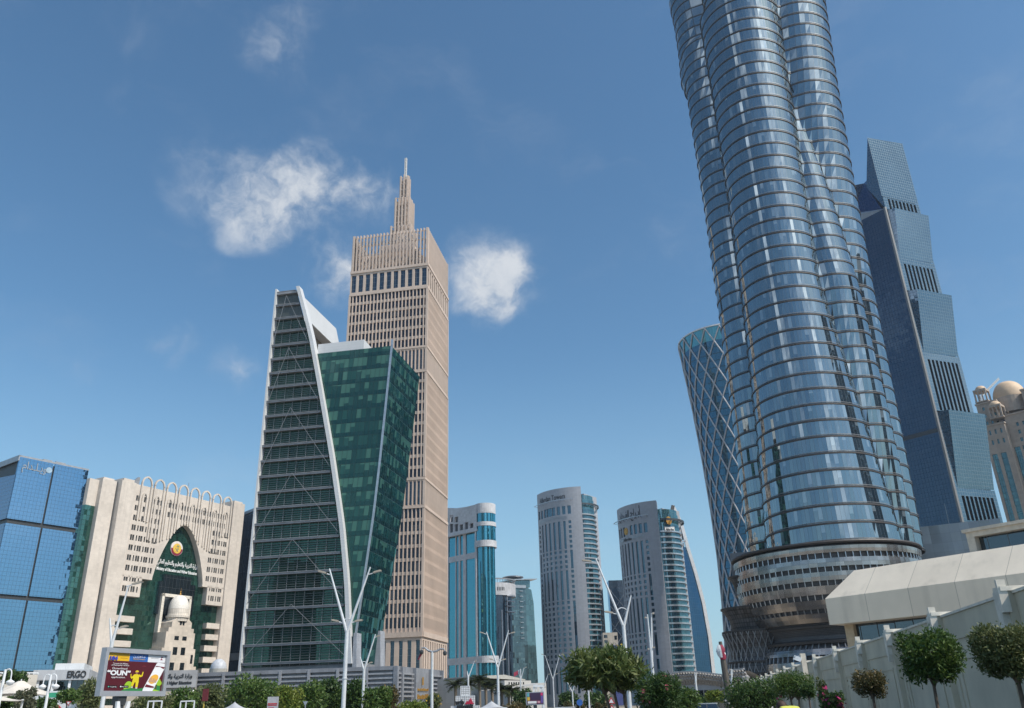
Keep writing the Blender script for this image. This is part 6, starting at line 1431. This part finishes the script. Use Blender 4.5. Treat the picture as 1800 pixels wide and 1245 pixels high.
# ------------------------------------------------------------ billboard
def billboard():
    TL, TR, BL = at(186, 1138, 36), atz(298, 1146, at(186, 1138, 36)[2] - .02), at(172, 1224, 36)
    A = TL; d = np.array((TR[0] - TL[0], TR[1] - TL[1])); Wd = np.linalg.norm(d); rz = math.atan2(d[1], d[0]); z0, z1 = BL[2], TL[2]; Hh = z1 - z0
    print('billboard', Wd, Hh, rz)
    t = thing('billboard', 'framed maroon billboard advertising an app with a white phone', 'billboard', (A[0], A[1], 0), rz)
    fm = pbr('frame_grey', (.42, .43, .46), .4, .4, sc=3, var=.05)
    b = .055 * Wd
    mb = MB(); mb.box(0, Wd, .03, .2, z0, z1); mb.build('case', fm, t)
    mb = MB()
    for x0, x1, a, c in ((0, Wd, z1 - b * .9, z1), (0, Wd, z0, z0 + b), (0, b * .8, z0 + b, z1 - b * .9), (Wd - b * .9, Wd, z0 + b, z1 - b * .9)): mb.box(x0, x1, -.08, .03, a, c)
    mb.build('frame', fm, t)
    X0, X1, Z0, Z1 = b * .8, Wd - b * .9, z0 + b, z1 - b * .9; w, h = X1 - X0, Z1 - Z0
    cols = {}
    def col(c):
        if c not in cols: cols[c] = pbr('print_' + str(len(cols)), c, .35, var=.02)
        return cols[c]
    lay = [0]
    def shape(name, pts, c, dy):
        mb = MB(); mb.face([(X0 + u * w, .03 - dy, Z0 + v * h) for u, v in pts]); return mb.build(name, col(c), t)
    rc = lambda a, b_, c, d_: [(a, c), (b_, c), (b_, d_), (a, d_)]
    el = lambda cx, cy, rx, ry, n=20: [(cx + rx * math.cos(k * 2 * math.pi / n), cy + ry * math.sin(k * 2 * math.pi / n)) for k in range(n)]
    mar, yel, blu, wht = (.085, .009, .016), (.72, .42, .02), (.03, .13, .42), (.72, .72, .74)
    shape('poster', rc(0, 1, 0, .79), mar, .004); shape('yellow_band', rc(0, .37, .79, 1), yel, .004); shape('blue_band', rc(.37, .69, .79, 1), blu, .004); shape('white_band', rc(.69, 1, .79, 1), wht, .004)
    gr, lg = (.03, .2, .06), (.3, .5, .03)
    shape('printed_bush', el(.42, .09, .075, .17), lg, .008); shape('printed_lawn', [(.3, 0), (.36, .05), (.46, .08), (.58, .06), (.72, .1), (.8, .03), (.8, 0)], gr, .010); shape('printed_lawn', [(.74, 0), (.8, .2), (.84, .25), (.92, .22), (.97, .15), (.98, 0)], gr, .008)
    shape('printed_tree', el(.89, .27, .075, .1), lg, .012); shape('printed_tree', el(.85, .22, .05, .07), lg, .013); shape('printed_tree', el(.94, .22, .05, .07), lg, .014); shape('printed_trunk', rc(.885, .905, .04, .2), (.1, .05, .02), .0125)
    shape('printed_lawn', [(.72, 0), (.8, .06), (.9, .04), (.98, 0)], lg, .015)
    # worker in yellow overalls
    yl = (.7, .55, .02); sk = (.35, .17, .09)
    shape('printed_worker', [(.475, .34), (.475, .43), (.5, .45), (.55, .45), (.575, .42), (.575, .3), (.58, .26), (.57, .1), (.535, .1), (.53, .23), (.51, .23), (.49, .12), (.455, .14), (.47, .26)], yl, .016)
    shape('printed_worker', [(.475, .42), (.45, .37), (.44, .41), (.435, .46), (.425, .45), (.43, .36), (.452, .32), (.48, .36)], yl, .017); shape('printed_worker', [(.57, .45), (.61, .42), (.625, .52), (.64, .52), (.632, .40), (.6, .37), (.57, .39)], yl, .017)
    shape('printed_face', el(.525, .495, .022, .035), sk, .018); shape('printed_cap', [(.498, .51), (.505, .545), (.53, .555), (.553, .54), (.556, .515), (.57, .51)], yl, .019); shape('printed_boots', rc(.46, .49, .08, .12), (.5, .5, .45), .02); shape('printed_boots', rc(.535, .57, .06, .1), (.5, .5, .45), .02)
    # phone
    ph = lambda u, v: (.655 + .2 * v * 1.0 + u * .185, .02 + v * .77 - u * .03)
    P = lambda *q: [ph(u, v) for u, v in q]
    shape('printed_phone', P((.02, .02), (.08, -.02), (.9, -.02), (.98, .03), (1.0, .95), (.93, 1.0), (.1, 1.0), (.02, .96)), (.74, .74, .76), .022); shape('printed_screen', P((.07, .12), (.93, .12), (.93, .88), (.07, .88)), (.8, .8, .8), .024)
    shape('printed_header', P((.07, .88), (.93, .88), (.93, .8), (.5, .86), (.07, .84)), (.15, .02, .03), .026); shape('printed_sun', [ph(.5 + .4 * math.cos(a), .42 + .17 * math.sin(a)) for a in np.linspace(0, 6.28, 20)[:-1]], (.8, .42, .05), .026)
    q = random.Random(5)
    for k in range(9): u = .1 + k * .09; shape('printed_skyline', P((u, .3), (u + .055, .3), (u + .055, .36 + q.random() * .12), (u, .36 + q.random() * .12)), (.4, .25, .25), .028)
    shape('printed_footer', P((.07, .12), (.93, .12), (.93, .17), (.07, .22)), (.15, .02, .03), .026)
    for u, v in ((.64, .66), (.93, .46)): shape('printed_cloud', [(u - .045, v), (u - .02, v + .025), (u, v + .035), (u + .02, v + .02), (u + .045, v)], (.16, .02, .03), .008)
    tx = lambda s, u, v, sz, wd, c=wht, bold=0.: text(s, col(c), t, (X0 + u * w, .03 - .03, Z0 + v * h), sz * h, 'lettering', width=wd * w, ext=.002, bold=bold)
    tx('To access the Ministry', .23, .715, .05, .25); tx("of Municipality's services", .23, .67, .05, .29); tx('Download', .23, .585, .075, .24); tx('“OUN”', .225, .465, .17, .38, bold=.012); tx('application', .225, .355, .065, .22)
    tx('184', .1, .845, .13, .13, (.05, .06, .35), .015); tx(arabic('جـاهزيـن'), .53, .925, .085, .21); tx("WE'RE READY", .53, .85, .045, .21, yel)
    shape('badge', rc(.08, .235, .08, .14), (.01, .01, .01), .006); shape('badge', rc(.27, .42, .085, .145), (.01, .01, .01), .016); tx('Google Play', .17, .105, .035, .1); tx('App Store', .355, .112, .035, .1); shape('badge_mark', [(.09, .09), (.09, .13), (.115, .11)], (.1, .5, .4), .012); shape('badge_mark', el(.29, .115, .013, .018), wht, .02)
    for k, (u0, u1, v) in enumerate(((.13, .35, .95), (.15, .35, .915), (.22, .34, .86))): shape('small_print', rc(u0, u1, v, v + .012), (.4, .22, .02), .008)
    for k in range(2): shape('small_print', rc(.74, .88, .89 + k * .02, .897 + k * .02), (.35, .35, .37), .008)
    shape('small_emblem', [(.91, .86), (.93, .92), (.955, .86)], (.25, .03, .08), .008); shape('small_emblem', el(.935, .94, .018, .02), (.2, .04, .08), .01)
    mb = MB(); mb.box(Wd * .3, Wd * .42, .0, .35, z0 - .35, z0); mb.obox((Wd * .36, .18, z0 / 2 - .1), (.16, 0, 0), (0, .14, 0), (0, 0, z0 / 2 - .1)); mb.build('post', M['darksteel'], t)
    mb = MB(); mb.prism([(Wd * .29, 0), (Wd * .43, 0), (Wd * .46, z0 - .2), (Wd * .42, z0 - .2), (Wd * .38, z0 - .75), (Wd * .34, z0 - .75), (Wd * .30, z0 - .2), (Wd * .26, z0 - .2)], -.1, .0); mb.build('post_cover', M['white'], t)
billboard()
def far_billboard():
    A, B = at(924, 1217, 132), at(956, 1217, 132); Wd = B[0] - A[0]; z1 = A[2]; z0 = at(926, 1240, 132)[2]; Hh = z1 - z0
    t = thing('billboard', 'small far billboard with maroon poster and coloured edge panels', 'billboard', (A[0], 132, 0))
    mb = MB(); mb.box(0, Wd, 0, .5, z0, z1); mb.build('frame', M['alu'], t)
    def r(n, a, b, c, d, cl, y): mb = MB(); mb.box(a * Wd, b * Wd, -y, .01, z0 + c * Hh, z0 + d * Hh); mb.build(n, pbr('poster_' + n, cl, .5, var=.03), t)
    r('poster', .05, .95, .07, .94, (.1, .02, .06), .03); r('purple_panel', .25, .8, .4, .93, (.04, .02, .06), .05); r('teal_panel', .07, .2, .65, .93, (.1, .35, .4), .05); r('yellow_panel', .07, .22, .35, .62, (.6, .4, .05), .05); r('pink_panel', .82, .93, .72, .93, (.6, .04, .15), .05); r('blue_panel', .82, .93, .15, .7, (.12, .08, .3), .05); r('white_panel', .1, .58, .12, .3, (.7, .7, .7), .05); r('small_panel', .63, .78, .15, .3, (.6, .3, .35), .05)
    mb = MB(); mb.box(Wd * .4, Wd * .6, .1, .4, 0, z0); mb.build('post', M['darksteel'], t)
    t = thing('gantry_frame', 'white trussed gantry frame standing behind the small far billboard', 'gantry', (at(932, 1208, 138)[0], 138, 0))
    L = lambda a, b: np.array((at(a, b, 138)[0] - t.location[0], 0, at(a, b, 138)[2])); mb = MB(); mb.bar(L(937, 1206), L(955, 1206), .35)
    for a, b in (((940, 1206), (939, 1216)), ((942, 1206), (944, 1216)), ((950, 1206), (949, 1216)), ((951, 1206), (954, 1216))): mb.bar(L(*a), L(*b), .14)
    for x in (938, 955): q = L(x, 1206); mb.bar((q[0], 0, 0), q, .2)
    mb.build('frame', M['white'], t)
far_billboard()
# ------------------------------------------------------------ white grid cubes
def cubes():
    Y = 74; g = panels('cube_grid', (.72, .72, .73), .15, .15, .03, .3, .5, var=.03); a, b = at(810, 1222, Y), at(826, 1222, Y); s = b[0] - a[0]; zt = at(817, 1206, Y)[2]; 
    names = ['topmost white grid cube of the stack', 'left grid cube of the middle row', 'right grid cube of the middle row', 'left grid cube of the bottom row', 'middle grid cube of the bottom row', 'right grid cube of the bottom row']
    k = 0
    for row, nr in enumerate((1, 2, 3)):
        for i in range(nr):
            x = (a[0] + b[0]) / 2 + (i - (nr - 1) / 2) * s * 1.05; z = zt - (row + 1) * s * 1.0
            t = thing('display_cube', names[k] + ' by the street', 'display cube', (x, Y, z), 0, 'stacked white grid cubes'); k += 1; h = s / 2 * .97
            mb = MB(); mb.box(-h, h, -h, h, .03 * s, s * .97); mb.build('faces', g, t)
            mb = MB()
            for sx in (-1, 1):
                for sy in (-1, 1): mb.bar((sx * h, sy * h, .02 * s), (sx * h, sy * h, s * .98), .03)
                for z_ in (.02 * s, s * .98): mb.bar((sx * h, -h, z_), (sx * h, h, z_), .03); mb.bar((-h, sx * h, z_), (h, sx * h, z_), .03)
            mb.build('edge_frame', M['white'], t)
            if row == 0: pass
    base = zt - 3 * s
    if base > 0:
        t = thing('plinth', 'white plinth below the stacked grid cubes', 'plinth', ((a[0] + b[0]) / 2, Y, 0)); mb = MB(); mb.box(-s * 1.7, s * 1.7, -s * .6, s * .6, 0, base - .02); mb.box(-s * 1.75, s * 1.75, -s * .65, s * .65, base - .1, base - .015); mb.build('body', M['white'], t)
    t = thing('event_sign', 'black web summit lettering with red peaks fixed to the grid cubes', 'sign', ((a[0] + b[0]) / 2, Y - s * .56, 0))
    text('web', M['black'], t, (-s * .6, 0, zt - s * 1.66), s * .72, 'lettering', width=s * 1.0, bold=.03); text('summit', M['black'], t, (-s * .02, 0, zt - s * 2.1), s * .72, 'lettering', width=s * 1.8, bold=.03)
    rd = pbr('sign_crimson', (.45, .02, .06), .5); mb = MB(); z = zt - s * 1.86
    mb.prism([(-.02, z), (.42 * s, z), (.24 * s, z + .38 * s)], -.02, .04); mb.prism([(.2 * s, z), (.95 * s, z), (.6 * s, z + .62 * s)], -.05, .04); mb.build('peaks', rd, t)
cubes()
# ------------------------------------------------------------ tents, signs, flags
def tent(label, px, ya, Y, r, zb, mat='tent_cloth'):
    p = at(px, ya, Y); t = thing('canopy_tent', label, 'tent', (p[0], Y, 0), 0, None); H = p[2]; zb = at(px, zb, Y)[2]; n = 32; rows = []
    for f in (0.07, .13, .25, .4, .6, .8, 1):
        rr_ = r * f; rows.append([(rr_ * (1 + .08 * math.cos(4 * a) * f) * math.cos(a), rr_ * (1 + .08 * math.cos(4 * a) * f) * math.sin(a), zb + (H - zb) * (1 - f) ** 1.7 + .12 * (H - zb) * f * abs(math.sin(2 * a + .7)) - .0) for a in np.linspace(0, 2 * math.pi, n, False)])
    mb = MB(); mb.grid(rows[::-1], 0, True); mb.face(rows[0]); m = M.setdefault(mat, pbr(mat, (.66, .6, .52) if mat == 'tent_cloth' else (.4, .41, .43), .8, sc=1.2)); mb.build('cloth', m, t, True)
    mb = MB()
    for k in range(4): a = k * math.pi / 2 + .4; mb.bar((r * .93 * math.cos(a), r * .93 * math.sin(a), 0), (r * .93 * math.cos(a), r * .93 * math.sin(a), zb + .1), .08)
    mb.bar((0, 0, zb), (0, 0, H), .06); mb.build('poles', M['white'], t)
tent('cream peaked shade tent at the lower left', 38, 1194, 70, 3.0, 1224); tent('edge of a second cream tent in the left corner', -12, 1218, 48, 1.6, 1234)
tent('grey peaked tent top among the trees under the sign board', 413, 1234, 70, 1.1, 1248, 'tent_grey'); tent('grey peaked tent left of the sparse hedge', 864, 1232, 84, 1.4, 1246, 'tent_grey')
def kiosk():
    p = at(66, 1215, 74); t = thing('kiosk', 'low white kiosk roof behind the cream tent', 'kiosk', (p[0], 75, 0)); z = p[2]; mb = MB(); mb.box(-1.6, 1.2, 0, 3, z - .9, z); mb.build('roof', M['white'], t); mb = MB(); mb.box(-1.4, 1.0, .2, 2.8, 0, z - .9); mb.build('wall', M['steel'], t)
    p = at(110, 1226, 66); t = thing('fence_banner', 'white and green festival hoarding left of the billboard', 'hoarding', (p[0], 66, 0)); z = p[2]; mb = MB(); mb.box(-2.1, 2.3, 0, .15, 0, z); mb.build('panel', M['white'], t); mb = MB(); mb.box(-1.2, .6, -.02, .1, z + .01, z + .35); mb.build('green_top', pbr('hoarding_green', (.05, .35, .2), .6), t); mb = MB(); mb.prism([(-.9, z - .95), (.3, z - .95), (-.2, z - .5)], -.03, -.005); mb.build('red_mark', pbr('hoarding_red', (.5, .04, .04), .6), t)
kiosk()
def tri_sign(label, px, yt, Y, s, down, back, pole=True):
    p = at(px, yt, Y); t = thing('road_sign', label, 'road sign', (p[0], Y, 0)); z1 = p[2]; z0 = z1 - s * .87
    tri = lambda k, y0, y1, mb: mb.prism([(-s / 2 * k, z1 - (1 - k) * s * .25), (0, z0 + (1 - k) * s * .6), (s / 2 * k, z1 - (1 - k) * s * .25)] if down else [(-s / 2 * k, z0 + (1 - k) * s * .28), (s / 2 * k, z0 + (1 - k) * s * .28), (0, z1 - (1 - k) * s * .6)], y0, y1)
    mb = MB(); tri(1, -.01, .01, mb); mb.build('plate', M['alu'] if back else FLRED, t)
    if not back: mb = MB(); tri(.62, -.018, -.012, mb); mb.build('face', M['white'], t)
    mb = MB(); mb.tube([(0, .04, 0), (0, .04, z1)], .035, 8); mb.build('post', M['steel'], t)
FLRED = pbr('sign_red_paint', (.45, .02, .03), .45)
tri_sign('red bordered warning triangle below the frangipani', 1074, 1225, 42, .35, False, False); tri_sign('lower red warning triangle at the bottom edge', 1075, 1238, 38, .32, False, False)
tri_sign('red and white yield sign left of the billboard', 121, 1233, 40, .23, True, False); tri_sign('grey back of a yield sign left of the tallest lamp post', 537, 1233, 56, .32, True, True)
def board_sign():
    p = at(480, 1225, 54); t = thing('direction_board', 'grey parking sign board with red marks among the trees', 'sign board', (p[0], 54, 0)); z = p[2]; mb = MB(); mb.box(-.32, .32, 0, .15, .2, z); mb.build('board', pbr('board_grey', (.42, .42, .44), .5), t)
    mb = MB(); mb.box(-.28, .28, -.012, 0, z - .42, z - .36); mb.box(-.28, .28, -.012, 0, z - .5, z - .45); mb.box(-.24, .1, -.012, 0, z - .75, z - .6); mb.build('red_marks', FLRED, t)
    p = at(1019, 1235, 88); t = thing('road_sign', 'round blue road sign left of the frangipani trunk', 'road sign', (p[0], 88, 0)); mb = MB(); mb.lathe([(.3, -.02), (.3, .02)], 20); mb.face([(.3 * math.cos(a), .3 * math.sin(a), .02) for a in np.linspace(0, 6.28, 20)]); mb.build('plate', pbr('sign_blue_paint', (.03, .12, .4), .5), t, loc=(0, 0, p[2]), rot=(R(90), 0, 0)); mb = MB(); mb.tube([(0, .05, 0), (0, .05, p[2])], .04, 8); mb.build('post', M['steel'], t)
    for px, Y, lab in ((273, 50, 'white signal frame below the billboard'), (330, 54, 'white signal frame right of the billboard')):
        a = at(px - 12, 1233, Y); b = at(px + 12, 1233, Y); t = thing('gantry_frame', lab, 'frame', ((a[0] + b[0]) / 2, Y, 0)); w = (b[0] - a[0]) / 2; z = a[2]; mb = MB()
        for x in (-w, -w * .2, w): mb.bar((x, 0, 0), (x, 0, z), .06)
        mb.bar((-w, 0, z), (w, 0, z), .07); mb.build('frame', M['white'], t)
    q = at(362, 1205, 58); t = thing('traffic_light', 'dark traffic light with red backing among the trees', 'traffic light', (q[0], 58, 0)); z = at(362, 1211, 58)[2]; mb = MB(); mb.tube([(0, 0, 0), (0, 0, z)], .05, 8); mb.build('post', pbr('post_yellow', (.4, .3, .05), .5), t); mb = MB(); mb.box(-.12, .2, -.12, .12, z - .75, z); mb.build('signal_box', pbr('box_maroon', (.12, .015, .02), .5), t)
board_sign()
def flags():
    Y = 165; p = at(915, 1176, Y); t = thing('flagpole', 'thin white pole flying a small maroon and white flag', 'flagpole', (p[0], Y, 0)); mb = MB(); mb.tube([(0, 0, 0), (0, 0, p[2])], [.12, .07], 8); mb.build('pole', M['white'], t)
    s = .8; rows = [[(-x * s, .25 * math.sin(x * 2.5), p[2] - y * s * .9 - x * .5 * s) for x in np.linspace(0, 1.6, 9)] for y in (1, 0)]
    mb = MB(); mb.grid(rows); o = mb.build('flag', [pbr('flag_maroon', (.25, .02, .05), .7), M['white']], t)
    for i, f in enumerate(o.data.polygons): f.material_index = 1 if i < 3 else 0
    Y = 52; a, b = at(1283, 1245, Y), at(1266, 1128, Y); t = thing('leaning_flagpole', 'dark leaning pole with a furled maroon and white flag near its top', 'flagpole', (a[0], Y, 0)); dx = (b[0] - a[0]); z1 = b[2]
    mb = MB(); mb.tube([(.1, 0, 0), (dx * .55, 0, z1 * .55 + 1), (dx, 0, z1)], [.22, .17, .1], 10); mb.build('pole', pbr('pole_dark', (.1, .085, .07), .7), t)
    mb = MB(); q = random.Random(2); rows = []
    for i in range(8):
        f = i / 7; zc = at(1266, 1134 + 26 * f, Y)[2]; xc = at(1265 + 2.5 * f, 1140, Y)[0] - a[0]; rr_ = .1 + .14 * math.sin(f * 2.6 + .3); rows.append([(xc + rr_ * (1 + .3 * math.cos(3 * k + i)) * math.cos(k), -.12 + rr_ * .6 * math.sin(k), zc) for k in np.linspace(0, 2 * math.pi, 12, False)])
    mb.grid(rows[::-1], 0, True); o = mb.build('flag', [M['white'], pbr('flag_maroon_cloth', (.25, .02, .05), .7)], t)
    for i, f in enumerate(o.data.polygons): f.material_index = 1 if (i % 12) in (9, 10, 11) or i < 12 else 0
    Y = WALL; 
    p = at(1410, 1149, 43.0); t = thing('security_camera', 'cream post with a white security camera above the wall', 'security camera', (p[0], 43, 0)); z = p[2]; mb = MB(); mb.box(-.12, .12, -.1, .1, 0, z); mb.build('post', pbr('post_cream', (.62, .56, .47), .6), t)
    zc = at(1405, 1158, 43)[2]; mb = MB(); mb.tube([(-.1, 0, zc + .1), (-.25, -.05, zc + .05)], .03, 6); mb.obox((-.28, -.05, zc), (.16, -.05, -.07), (.03, .09, 0), (.05, 0, .09)); mb.build('camera', M['white'], t); mb = MB(); mb.tube([(-.1, 0, z - .1), (-.3, -.05, z - .14)], .03, 6); mb.obox((-.36, -.05, z - .16), (.1, 0, 0), (0, .06, 0), (0, 0, .04)); mb.build('lamp_arm', M['alu'], t)
flags()
# ------------------------------------------------------------ cars
def car(label, px, Y, col, rz, name='car'):
    p = at(px, 1240, Y); t = thing('parked_car', label, 'car', (p[0], Y, 0), rz, 'cars on the road'); bd = pbr('car_paint_' + str(int(px)), col, .25, .1, sc=.4, var=.03)
    mb = MB(); pr_ = [(-2.2, .35), (2.15, .35), (2.2, .75), (1.3, .95), (-1.9, 1.0), (-2.2, .8)]; mb.prism(pr_, -.85, .85); mb.build('body', bd, t)
    mb = MB(); a = [(-1.75, 1.0), (1.25, .96)]; b = [(-1.35, 1.46), (.35, 1.46)]
    lo = [(-1.8, -.8, .99), (1.3, -.8, .95), (1.3, .8, .95), (-1.8, .8, .99)]; hi = [(-1.35, -.62, 1.45), (.4, -.62, 1.45), (.4, .62, 1.45), (-1.35, .62, 1.45)]
    for i in range(4): j = (i + 1) % 4; mb.face([lo[i], lo[j], hi[j], hi[i]])
    mb.build('windows', M['darkglass'], t)
    mb = MB(); mb.obox((-.47, 0, 1.47), (.9, 0, 0), (0, .64, 0), (0, 0, .03)); mb.build('roof', bd, t)
    for x in (-1.35, 1.4):
        for y in (-.8, .8):
            mb = MB(); mb.lathe([(.18, -.1), (.32, -.1), (.33, 0), (.32, .1), (.18, .1)], 20); w = mb.build('wheel', M['black'], t, loc=(x, y, .33), rot=(R(90), 0, 0)); mb = MB(); mb.lathe([(.17, -.11), (.19, 0), (.17, .11)], 14); mb.face([(.17 * math.cos(q), .17 * math.sin(q), .11) for q in np.linspace(0, 6.28, 14)]); mb.build('rim', M['alu'], w)
car('white car roof just showing at the bottom centre', 995, 66, (.7, .7, .7), R(80)); car('pale blue car roof right of the frangipani', 1244, 60, (.5, .55, .6), R(75)); car('silver car roof behind the frangipani trunk', 1140, 72, (.45, .46, .48), R(80))
# ------------------------------------------------------------ person
def person():
    Y = 17.0; p = at(1384, 1231, Y); H = p[2]; k = H / 1.69; print('person height', H)
    t = thing('person', 'person in a bright yellow top walking by the wall', 'person', (p[0], Y, 0), R(200))
    J = {'pel': (0, 0, .95), 'chest': (0, .04, 1.41), 'neck': (0, -.06, 1.53), 'head0': (0, -.16, 1.53), 'head1': (0, -.23, 1.56), 'sl': (-.165, .03, 1.5), 'sr': (.165, .03, 1.5), 'el': (-.25, .05, 1.12), 'er': (.25, .03, 1.12), 'hl': (-.25, -.08, .9), 'hr': (.26, -.05, .88), 'pl': (-.1, 0, .9), 'pr': (.1, 0, .9), 'kl': (-.1, -.14, .5), 'kr': (.11, .08, .5), 'al': (-.1, -.12, .08), 'ar': (.11, .28, .12), 'tl': (-.1, -.27, .04), 'tr': (.11, .16, .03)}
    E_ = [('pel', 'chest'), ('chest', 'neck'), ('neck', 'head0'), ('head0', 'head1'), ('chest', 'sl'), ('sl', 'el'), ('el', 'hl'), ('chest', 'sr'), ('sr', 'er'), ('er', 'hr'), ('pel', 'pl'), ('pl', 'kl'), ('kl', 'al'), ('al', 'tl'), ('pel', 'pr'), ('pr', 'kr'), ('kr', 'ar'), ('ar', 'tr')]
    RD = {'pel': .14, 'chest': .15, 'neck': .06, 'head0': .085, 'head1': .1, 'sl': .075, 'sr': .075, 'el': .05, 'er': .05, 'hl': .035, 'hr': .035, 'pl': .095, 'pr': .095, 'kl': .065, 'kr': .065, 'al': .045, 'ar': .045, 'tl': .035, 'tr': .035}
    def skin(name, keys, off, mat, sub=2):
        ks = [q for q in J if q in keys]; ix = {q: i for i, q in enumerate(ks)}; me = bpy.data.meshes.new(name)
        me.from_pydata([tuple(c * k for c in J[q]) for q in ks], [(ix[a], ix[b]) for a, b in E_ if a in ix and b in ix], []); o = bpy.data.objects.new(name, me); COL.objects.link(o)
        o.modifiers.new('s', 'SKIN'); sd = me.skin_vertices[0].data
        for i, q in enumerate(ks): sd[i].radius = ((RD[q] + off) * k * (1.15 if q in ('chest', 'pel') else 1), (RD[q] + off) * k * (.8 if q in ('chest', 'pel') else 1))
        sd[0].use_root = True; m_ = o.modifiers.new('u', 'SUBSURF'); m_.levels = sub; m_.render_levels = sub; bpy.context.view_layer.update()
        me2 = bpy.data.meshes.new_from_object(o.evaluated_get(bpy.context.evaluated_depsgraph_get())); bpy.data.objects.remove(o); me2.materials.clear(); me2.materials.append(mat); me2.name = name
        me2.polygons.foreach_set('use_smooth', [True] * len(me2.polygons)); o = bpy.data.objects.new(name, me2); COL.objects.link(o); o.parent = t; return o
    sk = pbr('skin', (.28, .15, .1), .6); o = skin('body', set(J), 0, sk)
    skin('yellow_top', {'pel', 'chest', 'neck', 'sl', 'sr', 'el', 'er'}, .024, pbr('hi_vis_yellow', (.55, .56, .1), .8)); skin('trousers', {'pel', 'pl', 'pr', 'kl', 'kr', 'al', 'ar'}, .018, pbr('trousers', (.03, .035, .06), .8))
    mb = MB(); mb.lathe([(.108 * math.cos(a) * k, .125 * math.sin(a) * k) for a in np.linspace(-.35, 1.5, 9)], 18); mb.build('hair', pbr('hair', (.05, .025, .018), .7), t, True, loc=(0, -.21 * k, 1.565 * k))
    for s in (-1, 1):
        mb = MB(); mb.lathe([(.012, -.03), (.02, 0), (.012, .03)], 8); mb.build('ear', sk, t, True, loc=(s * .1 * k, -.22, 1.54 * k))
        mb = MB(); mb.lathe([(.004, -.01), (.012, 0), (.004, .01)], 8); mb.build('eye', M['black'], t, True, loc=(s * .035 * k, -.33 * k, 1.55 * k))
        for q in range(4): mb = MB(); x = s * (.235 + .017 * q) * k; mb.tube([(x, -.08, .9 * k), (x, -.1, .84 * k), (x, -.085, .79 * k)], [.009, .008, .006], 6); mb.build('finger', sk, t)
        mb = MB(); mb.tube([(s * .22, -.07, .9 * k), (s * .2, -.11, .86 * k)], [.01, .008], 6); mb.build('thumb', sk, t)
    mb = MB(); mb.tube([(0, -.33 * k, 1.55 * k), (0, -.355 * k, 1.51 * k)], [.008, .016], 8); mb.build('nose', sk, t)
    mb = MB(); mb.bar((-.025, -.3 * k, 1.48 * k), (.025, -.3 * k, 1.48 * k), .008); mb.build('mouth', pbr('lips', (.2, .07, .06), .6), t)
    for s, kk in ((-1, 'tl'), (1, 'tr')): q = J[kk]; mb = MB(); mb.obox((q[0] * k, q[1] + .06, .045), (.045, 0, 0), (0, .13, 0), (0, 0, .045)); mb.build('shoe', M['black'], t)
person()
def unseen_tower():
    t = thing('office_tower', 'dark glass tower off to the right, showing only as dark reflections in the fluted glass', 'office tower', (212, 128, 0), R(25))
    mb = MB(); mb.box(-22, 22, -20, 20, 0, 150); mb.build('curtain_wall', glass('off_side_glass', 1.5, 3.8, (.02, .025, .03), (.4, .5, .6), .1, .01, lw=.12), t)
    mb = MB()
    for k in range(10): mb.box(-22.4, 22.4, -20.4, 20.4, 14 + k * 14, 15 + k * 14)
    mb.build('floor_bands', M['steel'], t)
unseen_tower()
print('objects', len(bpy.data.objects))

# ------------------------------------------------------------ the dusty air between the street and the far towers
def haze():
    mb = MB(); mb.box(-420, 520, -180, 760, -1.0, 262); o = mb.build('haze', hazemat()); o['kind'] = 'stuff'; o.visible_shadow = True
def hazemat():
    m, k = newmat('dusty_air'); v = k.n('ShaderNodeVolumePrincipled', {'Color': (.72, .82, .93, 1), 'Density': .00013, 'Anisotropy': .35}); k.n('ShaderNodeOutputMaterial', {'Volume': v.outputs[0]}); return m
haze()
